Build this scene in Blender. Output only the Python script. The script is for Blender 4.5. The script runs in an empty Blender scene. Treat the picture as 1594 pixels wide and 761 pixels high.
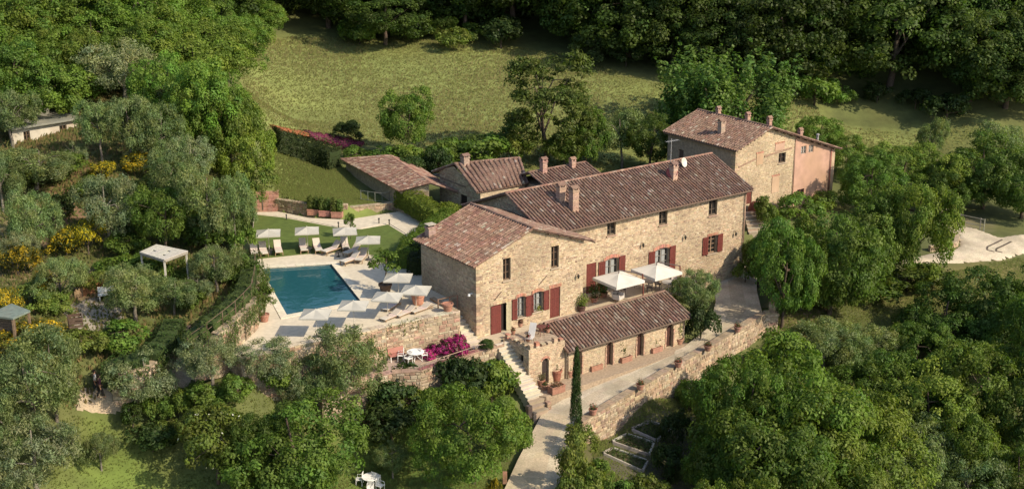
import bpy, math, random
import numpy as np
from mathutils import Vector, Matrix
random.seed(7); RNG = np.random.default_rng(11)
SC = bpy.context.scene
COL = SC.collection
# ---------------------------------------------------------------- camera, sky, sun, exposure
FPX, PITCH, CAMH = 2000.0, math.radians(17.74), 35.0        # focal length in photo pixels (photo 1594 wide)
cam_d = bpy.data.cameras.new('camera'); cam = bpy.data.objects.new('camera', cam_d); COL.objects.link(cam)
cam.location = (0, 0, CAMH); cam.rotation_euler = (math.radians(90) - PITCH, 0, 0)
cam_d.sensor_fit = 'HORIZONTAL'; cam_d.sensor_width = 36.0; cam_d.lens = 36.0 * FPX / 1594.0
cam_d.clip_start = 1.0; cam_d.clip_end = 6000.0
SC.camera = cam
SUN_EL = math.radians(37.0)
SUN_DIR = Vector((0.865, -0.50, 0)).normalized() * math.cos(SUN_EL) + Vector((0, 0, math.sin(SUN_EL)))   # towards the sun
w = bpy.data.worlds.new('World'); SC.world = w; w.use_nodes = True
nt = w.node_tree; bg = nt.nodes['Background']
sky = nt.nodes.new('ShaderNodeTexSky'); sky.sky_type = 'NISHITA'; sky.sun_disc = False
sky.sun_elevation = SUN_EL; sky.sun_rotation = math.atan2(SUN_DIR.x, SUN_DIR.y)
sky.dust_density = 1.5
nt.links.new(sky.outputs[0], bg.inputs[0]); bg.inputs[1].default_value = 0.15
sl = bpy.data.lights.new('sun', 'SUN'); so = bpy.data.objects.new('sun', sl); COL.objects.link(so)
sl.energy = 4.2; sl.angle = math.radians(0.6); sl.color = (1.0, 0.86, 0.66)
so.rotation_euler = SUN_DIR.to_track_quat('Z', 'Y').to_euler(); so.location = (80, -20, 120)
SC.view_settings.view_transform = 'Standard'; SC.view_settings.look = 'None'
SC.view_settings.exposure = 0.36; SC.view_settings.gamma = 1.0
# ---------------------------------------------------------------- survey helpers: photo pixel + height -> place in the world
CP, SP = math.cos(PITCH), math.sin(PITCH)
def ray(px, py):
    u = (px - 797) / FPX; v = -(py - 380.5) / FPX
    return Vector((u, CP + v * SP, -SP + v * CP))
def P(px, py, z=0.0):
    d = ray(px, py); t = (z - CAMH) / d.z
    return Vector((d.x * t, d.y * t, z))
def zc_of(p): return p[1] * CP - (p[2] - CAMH) * SP
def ppm(p): return FPX / zc_of(p)                           # photo pixels per metre there
AZ = math.radians(54.0)
U = Vector((math.sin(AZ), math.cos(AZ), 0)); V = Vector((-math.cos(AZ), math.sin(AZ), 0))
O = P(742, 526, 0)
def W(u, v, z=0.0): return O + U * u + V * v + Vector((0, 0, z))
def UV(p): q = Vector(p) - O; return (q.dot(U), q.dot(V), p[2])
ROTU = math.atan2(U.y, U.x)
def onwall(px, py, vpl):                                    # (u, z) where the line of sight meets the wall plane v = vpl
    d = ray(px, py); n = V; t = ((O + V * vpl) - Vector((0, 0, CAMH))).dot(n) / d.dot(n)
    p = Vector((0, 0, CAMH)) + d * t; return UV(p)[0], p.z
# ---------------------------------------------------------------- objects
def tag(o, label=None, cat=None, group=None, kind=None):
    if label: o['label'] = label
    if cat: o['category'] = cat
    if group: o['group'] = group
    if kind: o['kind'] = kind
    return o
def empty(name, loc=(0, 0, 0), label=None, cat=None, group=None, rz=0.0, scale=None):
    o = bpy.data.objects.new(name, None); COL.objects.link(o); o.location = loc; o.rotation_euler = (0, 0, rz)
    o.empty_display_size = 0.2
    if scale: o.scale = scale
    return tag(o, label, cat, group)
def link(name, me, parent=None, loc=None):
    o = bpy.data.objects.new(name, me); COL.objects.link(o)
    if parent: o.parent = parent
    if loc is not None: o.location = loc
    return o
def kids(o): return [c for c in bpy.data.objects if c.parent == o]
def copy_tree(o, parent=None, ch=None):
    ch = ch if ch is not None else children_map()
    c = o.copy(); COL.objects.link(c)
    if parent: c.parent = parent
    for k in ch.get(o.name, ()): copy_tree(k, c, ch)
    return c
def children_map():
    m = {}
    for o in bpy.data.objects:
        if o.parent: m.setdefault(o.parent.name, []).append(o)
    return m
class MB:
    def __init__(s, off=None): s.v = []; s.f = []; s.c = []; s.col = (0.5, 0.5, 0.5)
    def add(s, vs, fs, col=None):
        n = len(s.v); col = col or s.col
        s.v += [tuple(p) for p in vs]; s.f += [tuple(i + n for i in f) for f in fs]; s.c += [col] * len(vs)
    def quad(s, a, b, c, d, col=None): s.add([a, b, c, d], [(0, 1, 2, 3)], col)
    def obox(s, c, ax, ay, az, hx, hy, hz, col=None):          # oriented box: centre, axes, half sizes
        c = Vector(c); P8 = []
        for k in (-1, 1):
            for i, j in ((-1, -1), (1, -1), (1, 1), (-1, 1)): P8.append(c + ax * (i * hx) + ay * (j * hy) + az * (k * hz))
        s.add(P8, [(3, 2, 1, 0), (4, 5, 6, 7), (0, 1, 5, 4), (1, 2, 6, 5), (2, 3, 7, 6), (3, 0, 4, 7)], col)
    def box(s, x0, y0, z0, x1, y1, z1, col=None):
        s.obox(((x0 + x1) / 2, (y0 + y1) / 2, (z0 + z1) / 2), Vector((1, 0, 0)), Vector((0, 1, 0)), Vector((0, 0, 1)), abs(x1 - x0) / 2, abs(y1 - y0) / 2, abs(z1 - z0) / 2, col)
    def uvbox(s, u0, u1, v0, v1, z0, z1, col=None):            # box along the house axes, in world coordinates
        s.obox(W((u0 + u1) / 2, (v0 + v1) / 2, (z0 + z1) / 2), U, V, Vector((0, 0, 1)), abs(u1 - u0) / 2, abs(v1 - v0) / 2, abs(z1 - z0) / 2, col)
    def tube(s, a, b, r0, r1=None, n=6, col=None, caps=True):
        a = Vector(a); b = Vector(b); r1 = r0 if r1 is None else r1; d = (b - a).normalized()
        t = d.orthogonal().normalized(); q = d.cross(t); vs = []
        for p, r in ((a, r0), (b, r1)):
            for i in range(n):
                an = 2 * math.pi * i / n; vs.append(p + (t * math.cos(an) + q * math.sin(an)) * r)
        fs = [(i, (i + 1) % n, n + (i + 1) % n, n + i) for i in range(n)]
        if caps: fs += [tuple(reversed(range(n))), tuple(range(n, 2 * n))]
        s.add(vs, fs, col)
    def lathe(s, c, prof, n=10, col=None, cap=True):           # prof: (radius, z) bottom to top
        c = Vector(c); vs = []; m = len(prof)
        for r, z in prof:
            for i in range(n): an = 2 * math.pi * i / n; vs.append(c + Vector((r * math.cos(an), r * math.sin(an), z)))
        fs = [(k * n + i, k * n + (i + 1) % n, (k + 1) * n + (i + 1) % n, (k + 1) * n + i) for k in range(m - 1) for i in range(n)]
        if cap: fs += [tuple(reversed(range(n))), tuple(range((m - 1) * n, m * n))]
        s.add(vs, fs, col)
    def prism(s, poly, z0, z1, col=None, topcol=None):         # poly: list of (x, y) or Vectors, counter-clockwise; z may be list
        n = len(poly); area = sum(poly[i][0] * poly[(i + 1) % n][1] - poly[(i + 1) % n][0] * poly[i][1] for i in range(n))
        poly = list(poly) if area > 0 else list(reversed(poly))
        top = [(p[0], p[1], z1) for p in poly]; bot = [(p[0], p[1], z0) for p in poly]
        s.add(top, [tuple(range(n))], topcol or col)
        s.add(top + bot, [(i, n + i, n + (i + 1) % n, (i + 1) % n) for i in range(n)], col)
    def build(s, name, mat, parent=None, smooth=False, kind=None, loc=None):
        me = bpy.data.meshes.new(name); me.from_pydata(s.v, [], s.f)
        a = me.color_attributes.new('Col', 'FLOAT_COLOR', 'POINT')
        a.data.foreach_set('color', np.array([(c[0], c[1], c[2], 1.0) for c in s.c], dtype=np.float32).ravel() if s.c else [])
        if smooth: me.polygons.foreach_set('use_smooth', [True] * len(me.polygons))
        me.materials.append(mat); me.update()
        o = link(name, me, parent, loc)
        if kind: o['kind'] = kind
        return o
def wmat(o):
    m = Matrix.LocRotScale(o.location, o.rotation_euler, o.scale)
    return (wmat(o.parent) @ o.matrix_parent_inverse @ m) if o.parent else m
def wb(mb, name, mat, parent, **k):                             # a mesh written in world coordinates, parented where it stands
    o = mb.build(name, mat, None, **k); o.parent = parent; o.matrix_parent_inverse = wmat(parent).inverted(); return o
def vary(c, a=0.15, hue=0.05):
    k = 1 + random.uniform(-a, a)
    return tuple(max(0.0, x * k * (1 + random.uniform(-hue, hue))) for x in c)
def mix(a, b, t): return tuple(a[i] * (1 - t) + b[i] * t for i in range(3))
# ---------------------------------------------------------------- materials
def material(name, rough=0.85, nscale=3.0, namt=0.35, bump=0.0, bscale=12.0, bdist=0.02, col=None, tint=None, tscale=0.4, tamt=0.0, spec=0.3, metallic=0.0, detail=6.0, streak=0.0):
    m = bpy.data.materials.new(name); m.use_nodes = True; t = m.node_tree; N = t.nodes; L = t.links
    b = N['Principled BSDF']; b.inputs['Roughness'].default_value = rough; b.inputs['Specular IOR Level'].default_value = spec
    b.inputs['Metallic'].default_value = metallic
    geo = N.new('ShaderNodeNewGeometry')
    if col is None:
        at = N.new('ShaderNodeAttribute'); at.attribute_name = 'Col'; src = at.outputs['Color']
    else:
        rg = N.new('ShaderNodeRGB'); rg.outputs[0].default_value = (*col, 1); src = rg.outputs[0]
    no = N.new('ShaderNodeTexNoise'); no.inputs['Scale'].default_value = nscale; no.inputs['Detail'].default_value = detail
    L.new(geo.outputs['Position'], no.inputs['Vector'])
    mr = N.new('ShaderNodeMapRange'); mr.inputs[1].default_value = 0.3; mr.inputs[2].default_value = 0.7
    mr.inputs[3].default_value = 1 - namt; mr.inputs[4].default_value = 1 + namt
    L.new(no.outputs['Fac'], mr.inputs[0])
    mx = N.new('ShaderNodeMix'); mx.data_type = 'RGBA'; mx.blend_type = 'MULTIPLY'; mx.inputs[0].default_value = 1.0
    L.new(src, mx.inputs[6]); L.new(mr.outputs[0], mx.inputs[7]); out = mx.outputs[2]
    if streak:                                              # long soft bands, as mowing and the lie of the grass leave them
        mp = N.new('ShaderNodeMapping'); mp.inputs['Scale'].default_value = (0.035, 0.32, 0.1); mp.inputs['Rotation'].default_value = (0, 0, math.radians(-9)); L.new(geo.outputs['Position'], mp.inputs['Vector'])
        n3 = N.new('ShaderNodeTexNoise'); n3.inputs['Scale'].default_value = 1.0; n3.inputs['Detail'].default_value = 4; L.new(mp.outputs[0], n3.inputs['Vector'])
        r3 = N.new('ShaderNodeMapRange'); r3.inputs[1].default_value = 0.3; r3.inputs[2].default_value = 0.7; r3.inputs[3].default_value = 1 - streak; r3.inputs[4].default_value = 1 + streak; L.new(n3.outputs['Fac'], r3.inputs[0])
        m3 = N.new('ShaderNodeMix'); m3.data_type = 'RGBA'; m3.blend_type = 'MULTIPLY'; m3.inputs[0].default_value = 1; L.new(out, m3.inputs[6]); L.new(r3.outputs[0], m3.inputs[7]); out = m3.outputs[2]
    if tint:
        n2 = N.new('ShaderNodeTexNoise'); n2.inputs['Scale'].default_value = tscale; n2.inputs['Detail'].default_value = 5
        L.new(geo.outputs['Position'], n2.inputs['Vector'])
        r2 = N.new('ShaderNodeMapRange'); r2.inputs[1].default_value = 0.42; r2.inputs[2].default_value = 0.68; r2.inputs[3].default_value = 0; r2.inputs[4].default_value = tamt
        L.new(n2.outputs['Fac'], r2.inputs[0])
        m2 = N.new('ShaderNodeMix'); m2.data_type = 'RGBA'; L.new(r2.outputs[0], m2.inputs[0]); L.new(out, m2.inputs[6]); m2.inputs[7].default_value = (*tint, 1); out = m2.outputs[2]
    L.new(out, b.inputs['Base Color'])
    if bump:
        nb = N.new('ShaderNodeTexNoise'); nb.inputs['Scale'].default_value = bscale; nb.inputs['Detail'].default_value = 6
        L.new(geo.outputs['Position'], nb.inputs['Vector'])
        bp = N.new('ShaderNodeBump'); bp.inputs['Strength'].default_value = bump; bp.inputs['Distance'].default_value = bdist
        L.new(nb.outputs['Fac'], bp.inputs['Height']); L.new(bp.outputs[0], b.inputs['Normal'])
    return m
def leafmat(name, trans=0.3, rough=0.55, objvar=0.27):
    m = bpy.data.materials.new(name); m.use_nodes = True; t = m.node_tree; N = t.nodes; L = t.links
    b = N['Principled BSDF']; b.inputs['Roughness'].default_value = rough; b.inputs['Specular IOR Level'].default_value = 0.25
    at = N.new('ShaderNodeAttribute'); at.attribute_name = 'Col'
    oi = N.new('ShaderNodeObjectInfo')
    hs = N.new('ShaderNodeHueSaturation')
    mr = N.new('ShaderNodeMapRange'); mr.inputs[3].default_value = 1 - objvar; mr.inputs[4].default_value = 1 + objvar; L.new(oi.outputs['Random'], mr.inputs[0])
    mh = N.new('ShaderNodeMapRange'); mh.inputs[3].default_value = 0.48; mh.inputs[4].default_value = 0.512
    ml = N.new('ShaderNodeMath'); ml.operation = 'MULTIPLY'; ml.inputs[1].default_value = 7.31; L.new(oi.outputs['Random'], ml.inputs[0])
    fr = N.new('ShaderNodeMath'); fr.operation = 'FRACT'; L.new(ml.outputs[0], fr.inputs[0]); L.new(fr.outputs[0], mh.inputs[0])
    L.new(at.outputs['Color'], hs.inputs['Color']); L.new(mr.outputs[0], hs.inputs['Value']); L.new(mh.outputs[0], hs.inputs['Hue'])
    L.new(hs.outputs[0], b.inputs['Base Color'])
    tr = N.new('ShaderNodeBsdfTranslucent'); gm = N.new('ShaderNodeMix'); gm.data_type = 'RGBA'; gm.blend_type = 'MULTIPLY'; gm.inputs[0].default_value = 1
    L.new(hs.outputs[0], gm.inputs[6]); gm.inputs[7].default_value = (1.15, 1.3, 0.6, 1); L.new(gm.outputs[2], tr.inputs['Color'])
    ms = N.new('ShaderNodeMixShader'); ms.inputs[0].default_value = trans
    L.new(b.outputs[0], ms.inputs[1]); L.new(tr.outputs[0], ms.inputs[2]); L.new(ms.outputs[0], N['Material Output'].inputs['Surface'])
    return m
M = dict(
    stone=material('stone', 0.9, 5, 0.3, 0.6, 14, 0.02, tint=(0.2, 0.15, 0.1), tscale=0.35, tamt=0.42),
    mortar=material('lime_mortar', 0.95, 4, 0.3, 0.7, 20, 0.02, tint=(0.2, 0.15, 0.1), tscale=0.35, tamt=0.42),
    plaster=material('pink_plaster', 0.92, 1.2, 0.16, 0.25, 20, 0.01, tint=(0.42, 0.27, 0.16), tscale=0.35, tamt=0.55),
    brick=material('brick', 0.9, 6, 0.25, 0.4, 25, 0.01),
    tile=material('roof_tile_clay', 0.88, 3, 0.2, 0.3, 25, 0.01, tint=(0.21, 0.17, 0.125), tscale=0.9, tamt=0.3),
    terracotta=material('terracotta', 0.85, 5, 0.2, 0.2, 30, 0.01),
    wood=material('timber', 0.8, 8, 0.3, 0.3, 40, 0.005),
    paint=material('painted_wood', 0.62, 6, 0.14, 0.15, 30, 0.004),
    metal=material('metal', 0.5, 6, 0.12, metallic=0.3),
    fabric=material('canvas', 0.9, 1.5, 0.07, 0.3, 5, 0.03),
    pave=material('paving_stone', 0.85, 2.5, 0.12, 0.25, 14, 0.008, tint=(0.5, 0.43, 0.31), tscale=0.5, tamt=0.3),
    gravel=material('gravel', 0.95, 9, 0.22, 0.7, 30, 0.02, tint=(0.25, 0.21, 0.15), tscale=0.6, tamt=0.6, detail=10),
    ground=material('earth_and_grass', 0.95, 1.1, 0.16, 0.4, 5, 0.05, tint=(0.15, 0.125, 0.04), tscale=0.13, tamt=0.28, detail=10, streak=0.2),
    lawn=material('mown_lawn', 0.95, 2.2, 0.2, 0.8, 22, 0.03, tint=(0.12, 0.145, 0.03), tscale=0.35, tamt=0.5, detail=10),
    bark=material('bark', 0.95, 6, 0.35, 0.7, 18, 0.03),
    leaf=leafmat('leaves', 0.4), olive=leafmat('olive_leaves', 0.4, 0.5, 0.14), petal=leafmat('petals', 0.3, 0.6, 0.1),
    grass=leafmat('grass_blades', 0.3, 0.8, 0.05),
    skin=material('skin_and_cloth', 0.7, 8, 0.08),
)
gt = M['grass'].node_tree; cx_ = gt.nodes.new('ShaderNodeCombineXYZ'); cx_.inputs[1].default_value = -.15; cx_.inputs[2].default_value = 1.0    # blades lit like the sward they stand in
gt.links.new(cx_.outputs[0], gt.nodes['Principled BSDF'].inputs['Normal'])
gm = bpy.data.materials.new('window_glass'); gm.use_nodes = True
gb = gm.node_tree.nodes['Principled BSDF']; gb.inputs['Base Color'].default_value = (0.025, 0.024, 0.022, 1); gb.inputs['Roughness'].default_value = 0.08
M['glass'] = gm
wm = bpy.data.materials.new('pool_water'); wm.use_nodes = True; t = wm.node_tree; b = t.nodes['Principled BSDF']
b.inputs['Base Color'].default_value = (0.016, 0.084, 0.102, 1); b.inputs['Roughness'].default_value = 0.03; b.inputs['IOR'].default_value = 1.33
nz = t.nodes.new('ShaderNodeTexNoise'); nz.inputs['Scale'].default_value = 1.3; nz.inputs['Detail'].default_value = 3
ge = t.nodes.new('ShaderNodeNewGeometry'); t.links.new(ge.outputs['Position'], nz.inputs['Vector'])
bp = t.nodes.new('ShaderNodeBump'); bp.inputs['Strength'].default_value = 0.14; bp.inputs['Distance'].default_value = 0.08
t.links.new(nz.outputs['Fac'], bp.inputs['Height']); t.links.new(bp.outputs[0], b.inputs['Normal'])
M['water'] = wm
# ---------------------------------------------------------------- terrain
CTRL = [  # photo pixel, height
    (250, 405, 4.0), (140, 470, 3.2), (60, 500, 3.4), (20, 520, 3.5), (300, 420, 3.9), (350, 440, 3.6), (390, 300, 4.0),
    (450, 75, 9), (700, 75, 9), (850, 85, 8), (1000, 125, 6.5), (1250, 160, 4.5), (1540, 190, 3), (450, 190, 4.5), (560, 130, 6.5), (700, 210, 3.8), (900, 200, 3.6), (1000, 200, 3.2), (1300, 200, 1.5), (1420, 240, -0.5), (1560, 260, -1.5),
    (430, 290, 3.2), (500, 300, 2.9), (480, 250, 3.6), (560, 260, 3.1), (640, 280, 2.6), (690, 300, 2.4), (800, 250, 2.8), (1000, 250, 1.5), (1180, 340, 0.2), (1310, 320, -0.5),
    (160, 612, -0.3), (130, 620, -0.3), (200, 606, -0.3), (240, 598, -0.2), (280, 575, 0.2), (300, 590, 0.1), (330, 602, 0.3), (365, 590, 0.9), (410, 588, 0.7), (430, 640, -2.0), (200, 660, -1.5), (150, 700, -2.8), (160, 755, -4.2), (60, 700, -1.8), (10, 640, 0.4), (60, 590, 1.0), (260, 690, -3), (300, 740, -4.8),
    (445, 592, -0.4), (480, 596, -0.9), (430, 690, -4.2), (520, 620, -2.6), (560, 720, -5.4), (640, 740, -5.5), (690, 690, -4.8), (600, 640, -3.4), (690, 610, -2.9), (760, 640, -4.0), (740, 750, -5.4), (780, 610, -2.9),
    (850, 650, -3.9), (835, 761, -5.2), (900, 700, -4.9), (900, 760, -5.4), (1000, 600, -3.2), (1110, 530, -2.8), (1145, 470, -2.5), (1150, 435, -2.1),
    (960, 690, -6.1), (1010, 700, -6.2), (1070, 640, -6.1), (1000, 755, -6.8), (1150, 590, -5.6), (1230, 510, -3.3), (1240, 490, -3.0), (1330, 470, -3.2), (1200, 560, -5.0), (1300, 600, -7.0), (1150, 720, -8.5), (1400, 700, -9), (1580, 700, -9), (1500, 560, -6.5),
    (1380, 460, -3.3), (1440, 440, -2.9), (1520, 395, -2.2), (1590, 370, -2.1), (1470, 350, -1.9), (1400, 330, -1.8), (1590, 430, -3.3), (1590, 330, -2.0), (1350, 400, -2.2), (1260, 420, -2.2),
]
WCTRL = [(-80, 220, 34), (-30, 235, 22), (0, 230, 24), (40, 220, 22), (80, 200, 18), (110, 180, 12), (-110, 150, 24), (-80, 100, 9.5), (-60, 70, 5), (0, 300, 52), (-100, 300, 62), (120, 300, 50), (200, 200, 25),
         (0, 45, -12), (50, 45, -15), (-50, 45, -6), (100, 80, -12), (100, 120, -6), (0, 600, 130), (-400, 500, 130), (400, 500, 120), (-400, 100, 60), (400, 100, 10), (0, -200, -30), (300, -200, -30), (-300, -200, 0),
         (0, 1500, 220), (1500, 1200, 200), (-1500, 1200, 220), (1500, -500, 0), (-1500, -500, 60)]
def hill(px, py):                                           # the olive hillside: one broad slope rising away from the pool
    d = ray(px, py); t = (CAMH - (3.6 - .19 * 90 - .07 * 25)) / (-d.z + .19 * d.y - .07 * d.x); return Vector((d.x * t, d.y * t, CAMH + d.z * t))
HILL = [hill(a, b) for a, b in ((130, 390), (60, 400), (10, 400), (60, 320), (130, 310), (60, 240), (200, 300), (250, 240), (320, 310), (330, 220), (100, 120), (10, 60), (200, 60), (330, 110), (20, 200), (200, 160))]
cpts = np.array([list(p) for p in HILL] + [list(P(a, b, c)) for a, b, c in CTRL] + WCTRL, dtype=float)
X0 = cpts[:, :2] / 100.0
def _phi(a, b): return np.sqrt(((a[:, None, :] - b[None, :, :]) ** 2).sum(-1) + 1e-4)
n_ = len(X0); A_ = np.zeros((n_ + 3, n_ + 3)); A_[:n_, :n_] = _phi(X0, X0) + np.eye(n_) * -0.012
A_[:n_, n_] = 1; A_[:n_, n_ + 1:] = X0; A_[n_, :n_] = 1; A_[n_ + 1:, :n_] = X0.T
W_ = np.linalg.solve(A_, np.concatenate([cpts[:, 2], np.zeros(3)]))
def TH(x, y):
    q = np.stack([np.asarray(x, float).ravel(), np.asarray(y, float).ravel()], 1) / 100.0; out = np.empty(len(q))
    for i in range(0, len(q), 8000):
        s = q[i:i + 8000]; out[i:i + 8000] = _phi(s, X0) @ W_[:n_] + W_[n_] + s @ W_[n_ + 1:]
    return out
CARVE = []          # (polygon xy array, z) levelled sites: the ground sheet is kept beneath them
def inside(px, py, poly):
    r = np.zeros(px.shape, bool); n = len(poly)
    for i in range(n):
        x1, y1 = poly[i][:2]; x2, y2 = poly[(i + 1) % n][:2]
        c = ((y1 > py) != (y2 > py)) & (px < (x2 - x1) * (py - y1) / (y2 - y1 + 1e-12) + x1); r ^= c
    return r
def dist_poly(px, py, poly):
    d = np.full(px.shape, 1e9); n = len(poly)
    for i in range(n):
        a = np.array(poly[i][:2], float); b = np.array(poly[(i + 1) % n][:2], float); e = b - a
        t = np.clip(((px - a[0]) * e[0] + (py - a[1]) * e[1]) / (e @ e + 1e-9), 0, 1)
        d = np.minimum(d, np.hypot(px - a[0] - t * e[0], py - a[1] - t * e[1]))
    return d
def TZ(x, y):                                               # ground height with the sites levelled
    x = np.asarray(x, float).ravel(); y = np.asarray(y, float).ravel(); z = TH(x, y)
    for poly, zz, mg in CARVE:
        m = inside(x, y, poly)
        if mg > 0: m |= dist_poly(x, y, poly) < mg
        zv = zz(x, y) if callable(zz) else zz
        z = np.where(m, np.minimum(z, zv - 0.4), z)
    return z
def tz(x, y): return float(TZ([x], [y])[0])
def G(px, py):                                              # where the line of sight meets the ground
    d = ray(px, py); ts = np.linspace(50, 420, 600)
    z = TH(d.x * ts, d.y * ts); h = CAMH + d.z * ts - z; k = np.argmax(h < 0)
    if h[k] >= 0: k = len(ts) - 1
    t0, t1 = ts[max(k - 1, 0)], ts[k]
    for _ in range(12):
        tm = (t0 + t1) / 2
        if CAMH + d.z * tm - TH([d.x * tm], [d.y * tm])[0] < 0: t1 = tm
        else: t0 = tm
    p = Vector((d.x * t1, d.y * t1, CAMH + d.z * t1)); return p
# ================================================================ masonry and roofs
ZV = Vector((0, 0, 1))
STONES = [(0.445, 0.34, 0.225), (0.415, 0.315, 0.205), (0.47, 0.37, 0.25), (0.31, 0.215, 0.145), (0.42, 0.295, 0.2), (0.485, 0.40, 0.285), (0.43, 0.34, 0.23), (0.45, 0.33, 0.215), (0.28, 0.2, 0.145)]
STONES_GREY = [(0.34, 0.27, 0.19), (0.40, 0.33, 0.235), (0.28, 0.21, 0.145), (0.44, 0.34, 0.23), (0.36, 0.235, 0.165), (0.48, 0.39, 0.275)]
MORTAR = (0.46, 0.365, 0.245); BRICK = (0.40, 0.2, 0.135)
TILES = [(0.19, 0.115, 0.085), (0.21, 0.13, 0.096), (0.165, 0.10, 0.076), (0.235, 0.155, 0.117), (0.195, 0.112, 0.08)]
TILES_RED = [(0.245, 0.13, 0.092), (0.28, 0.155, 0.11), (0.215, 0.115, 0.085), (0.32, 0.21, 0.155)]
RED = (0.14, 0.036, 0.028); CREAM = (0.47, 0.40, 0.27)
def ztop_at(tops, s):
    for (a, za), (b, zb) in zip(tops, tops[1:]):
        if a - 1e-6 <= s <= b + 1e-6: return za + (zb - za) * (s - a) / max(b - a, 1e-6)
    return tops[-1][1]
def expand(holes):                                          # (s0, s1, z0, z1, rise) -> thin strips following the arch
    out = []
    for h in holes:
        s0, s1, z0, z1 = h[:4]; r = h[4] if len(h) > 4 else 0
        if r <= 0: out.append((s0, s1, z0, z1, True, True)); continue
        n = 8
        for i in range(n):
            a = s0 + (s1 - s0) * i / n; b = s0 + (s1 - s0) * (i + 1) / n; m = ((a + b) / 2 - s0) / (s1 - s0) * 2 - 1
            out.append((a, b, z0, z1 - r + r * math.sqrt(max(0, 1 - m * m)), i == 0, i == n - 1))
    return out
def face(body, stones, org, e, n, tops, zb, holes=(), pal=STONES, mcol=MORTAR, depth=0.28, cw=(0.13, 0.38), ch=(0.10, 0.19), proud=0.014, back=False):
    """one wall face: org + e*s, z absolute; tops = [(s, z)...]; holes cut with reveals; stones laid proud of the mortar"""
    org = Vector((org[0], org[1], 0)); hs = expand(holes)
    cuts = sorted(set([round(t[0], 4) for t in tops] + [round(x, 4) for h in hs for x in h[:2]]))
    pt = lambda s, z, d=0.0: org + e * s - n * d + ZV * z
    for a, b in zip(cuts, cuts[1:]):
        m = (a + b) / 2; sp = sorted([(h[2], h[3]) for h in hs if h[0] - 1e-4 <= m <= h[1] + 1e-4]); z = zb
        for h0, h1 in sp:
            if h0 > z + 1e-3: body.quad(pt(a, z), pt(b, z), pt(b, h0), pt(a, h0), mcol)
            z = h1
        body.quad(pt(a, z), pt(b, z), pt(b, ztop_at(tops, b)), pt(a, ztop_at(tops, a)), mcol)
    for s0, s1, z0, z1, l, r in hs:
        body.quad(pt(s0, z1), pt(s1, z1), pt(s1, z1, depth), pt(s0, z1, depth), mcol)
        body.quad(pt(s0, z0), pt(s1, z0), pt(s1, z0, depth), pt(s0, z0, depth), mcol)
        if l: body.quad(pt(s0, z0), pt(s0, z1), pt(s0, z1, depth), pt(s0, z0, depth), mcol)
        if r: body.quad(pt(s1, z0), pt(s1, z1), pt(s1, z1, depth), pt(s1, z0, depth), mcol)
    if stones is None: return
    zt = max(t[1] for t in tops); z = zb; s_min, s_max = tops[0][0], tops[-1][0]
    while z < zt:
        h = random.uniform(*ch); s = s_min + random.uniform(0, 0.1)
        while s < s_max - 0.06:
            wd = min(random.uniform(*cw) * (1.0 if random.random() < 0.85 else 1.35), s_max - s)
            g = random.uniform(0.008, 0.024); a, b = s + g, s + wd - g; c, d = z + g, z + h - g * random.uniform(0.5, 1.2)
            if random.random() < 0.16: c, d = c + h * random.uniform(0.0, 0.3), d
            top = min(ztop_at(tops, max(a, s_min)), ztop_at(tops, min(b, s_max))) - 0.02
            d = min(d, top); s += wd
            if d - c < 0.05 or b - a < 0.05: continue
            if any(a < q[1] + 0.02 and b > q[0] - 0.02 and c < q[3] + 0.02 and d > q[2] - 0.02 for q in hs): continue
            if random.random() < 0.05: continue
            pr = proud * random.uniform(0.5, 1.6); k = random.uniform(0.015, 0.04)
            j = lambda: random.uniform(-0.02, 0.02)
            F = [pt(a + k + j(), c + k + j(), -pr), pt(b - k + j(), c + k + j(), -pr), pt(b - k + j(), d - k + j(), -pr), pt(a + k + j(), d - k + j(), -pr)]
            B = [pt(a, c, 0.004), pt(b, c, 0.004), pt(b, d, 0.004), pt(a, d, 0.004)]
            col = vary(random.choice(pal), 0.16, 0.05)
            stones.add(F + B, [(0, 1, 2, 3), (4, 5, 1, 0), (5, 6, 2, 1), (6, 7, 3, 2), (7, 4, 0, 3)], col)
        z += h
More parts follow.
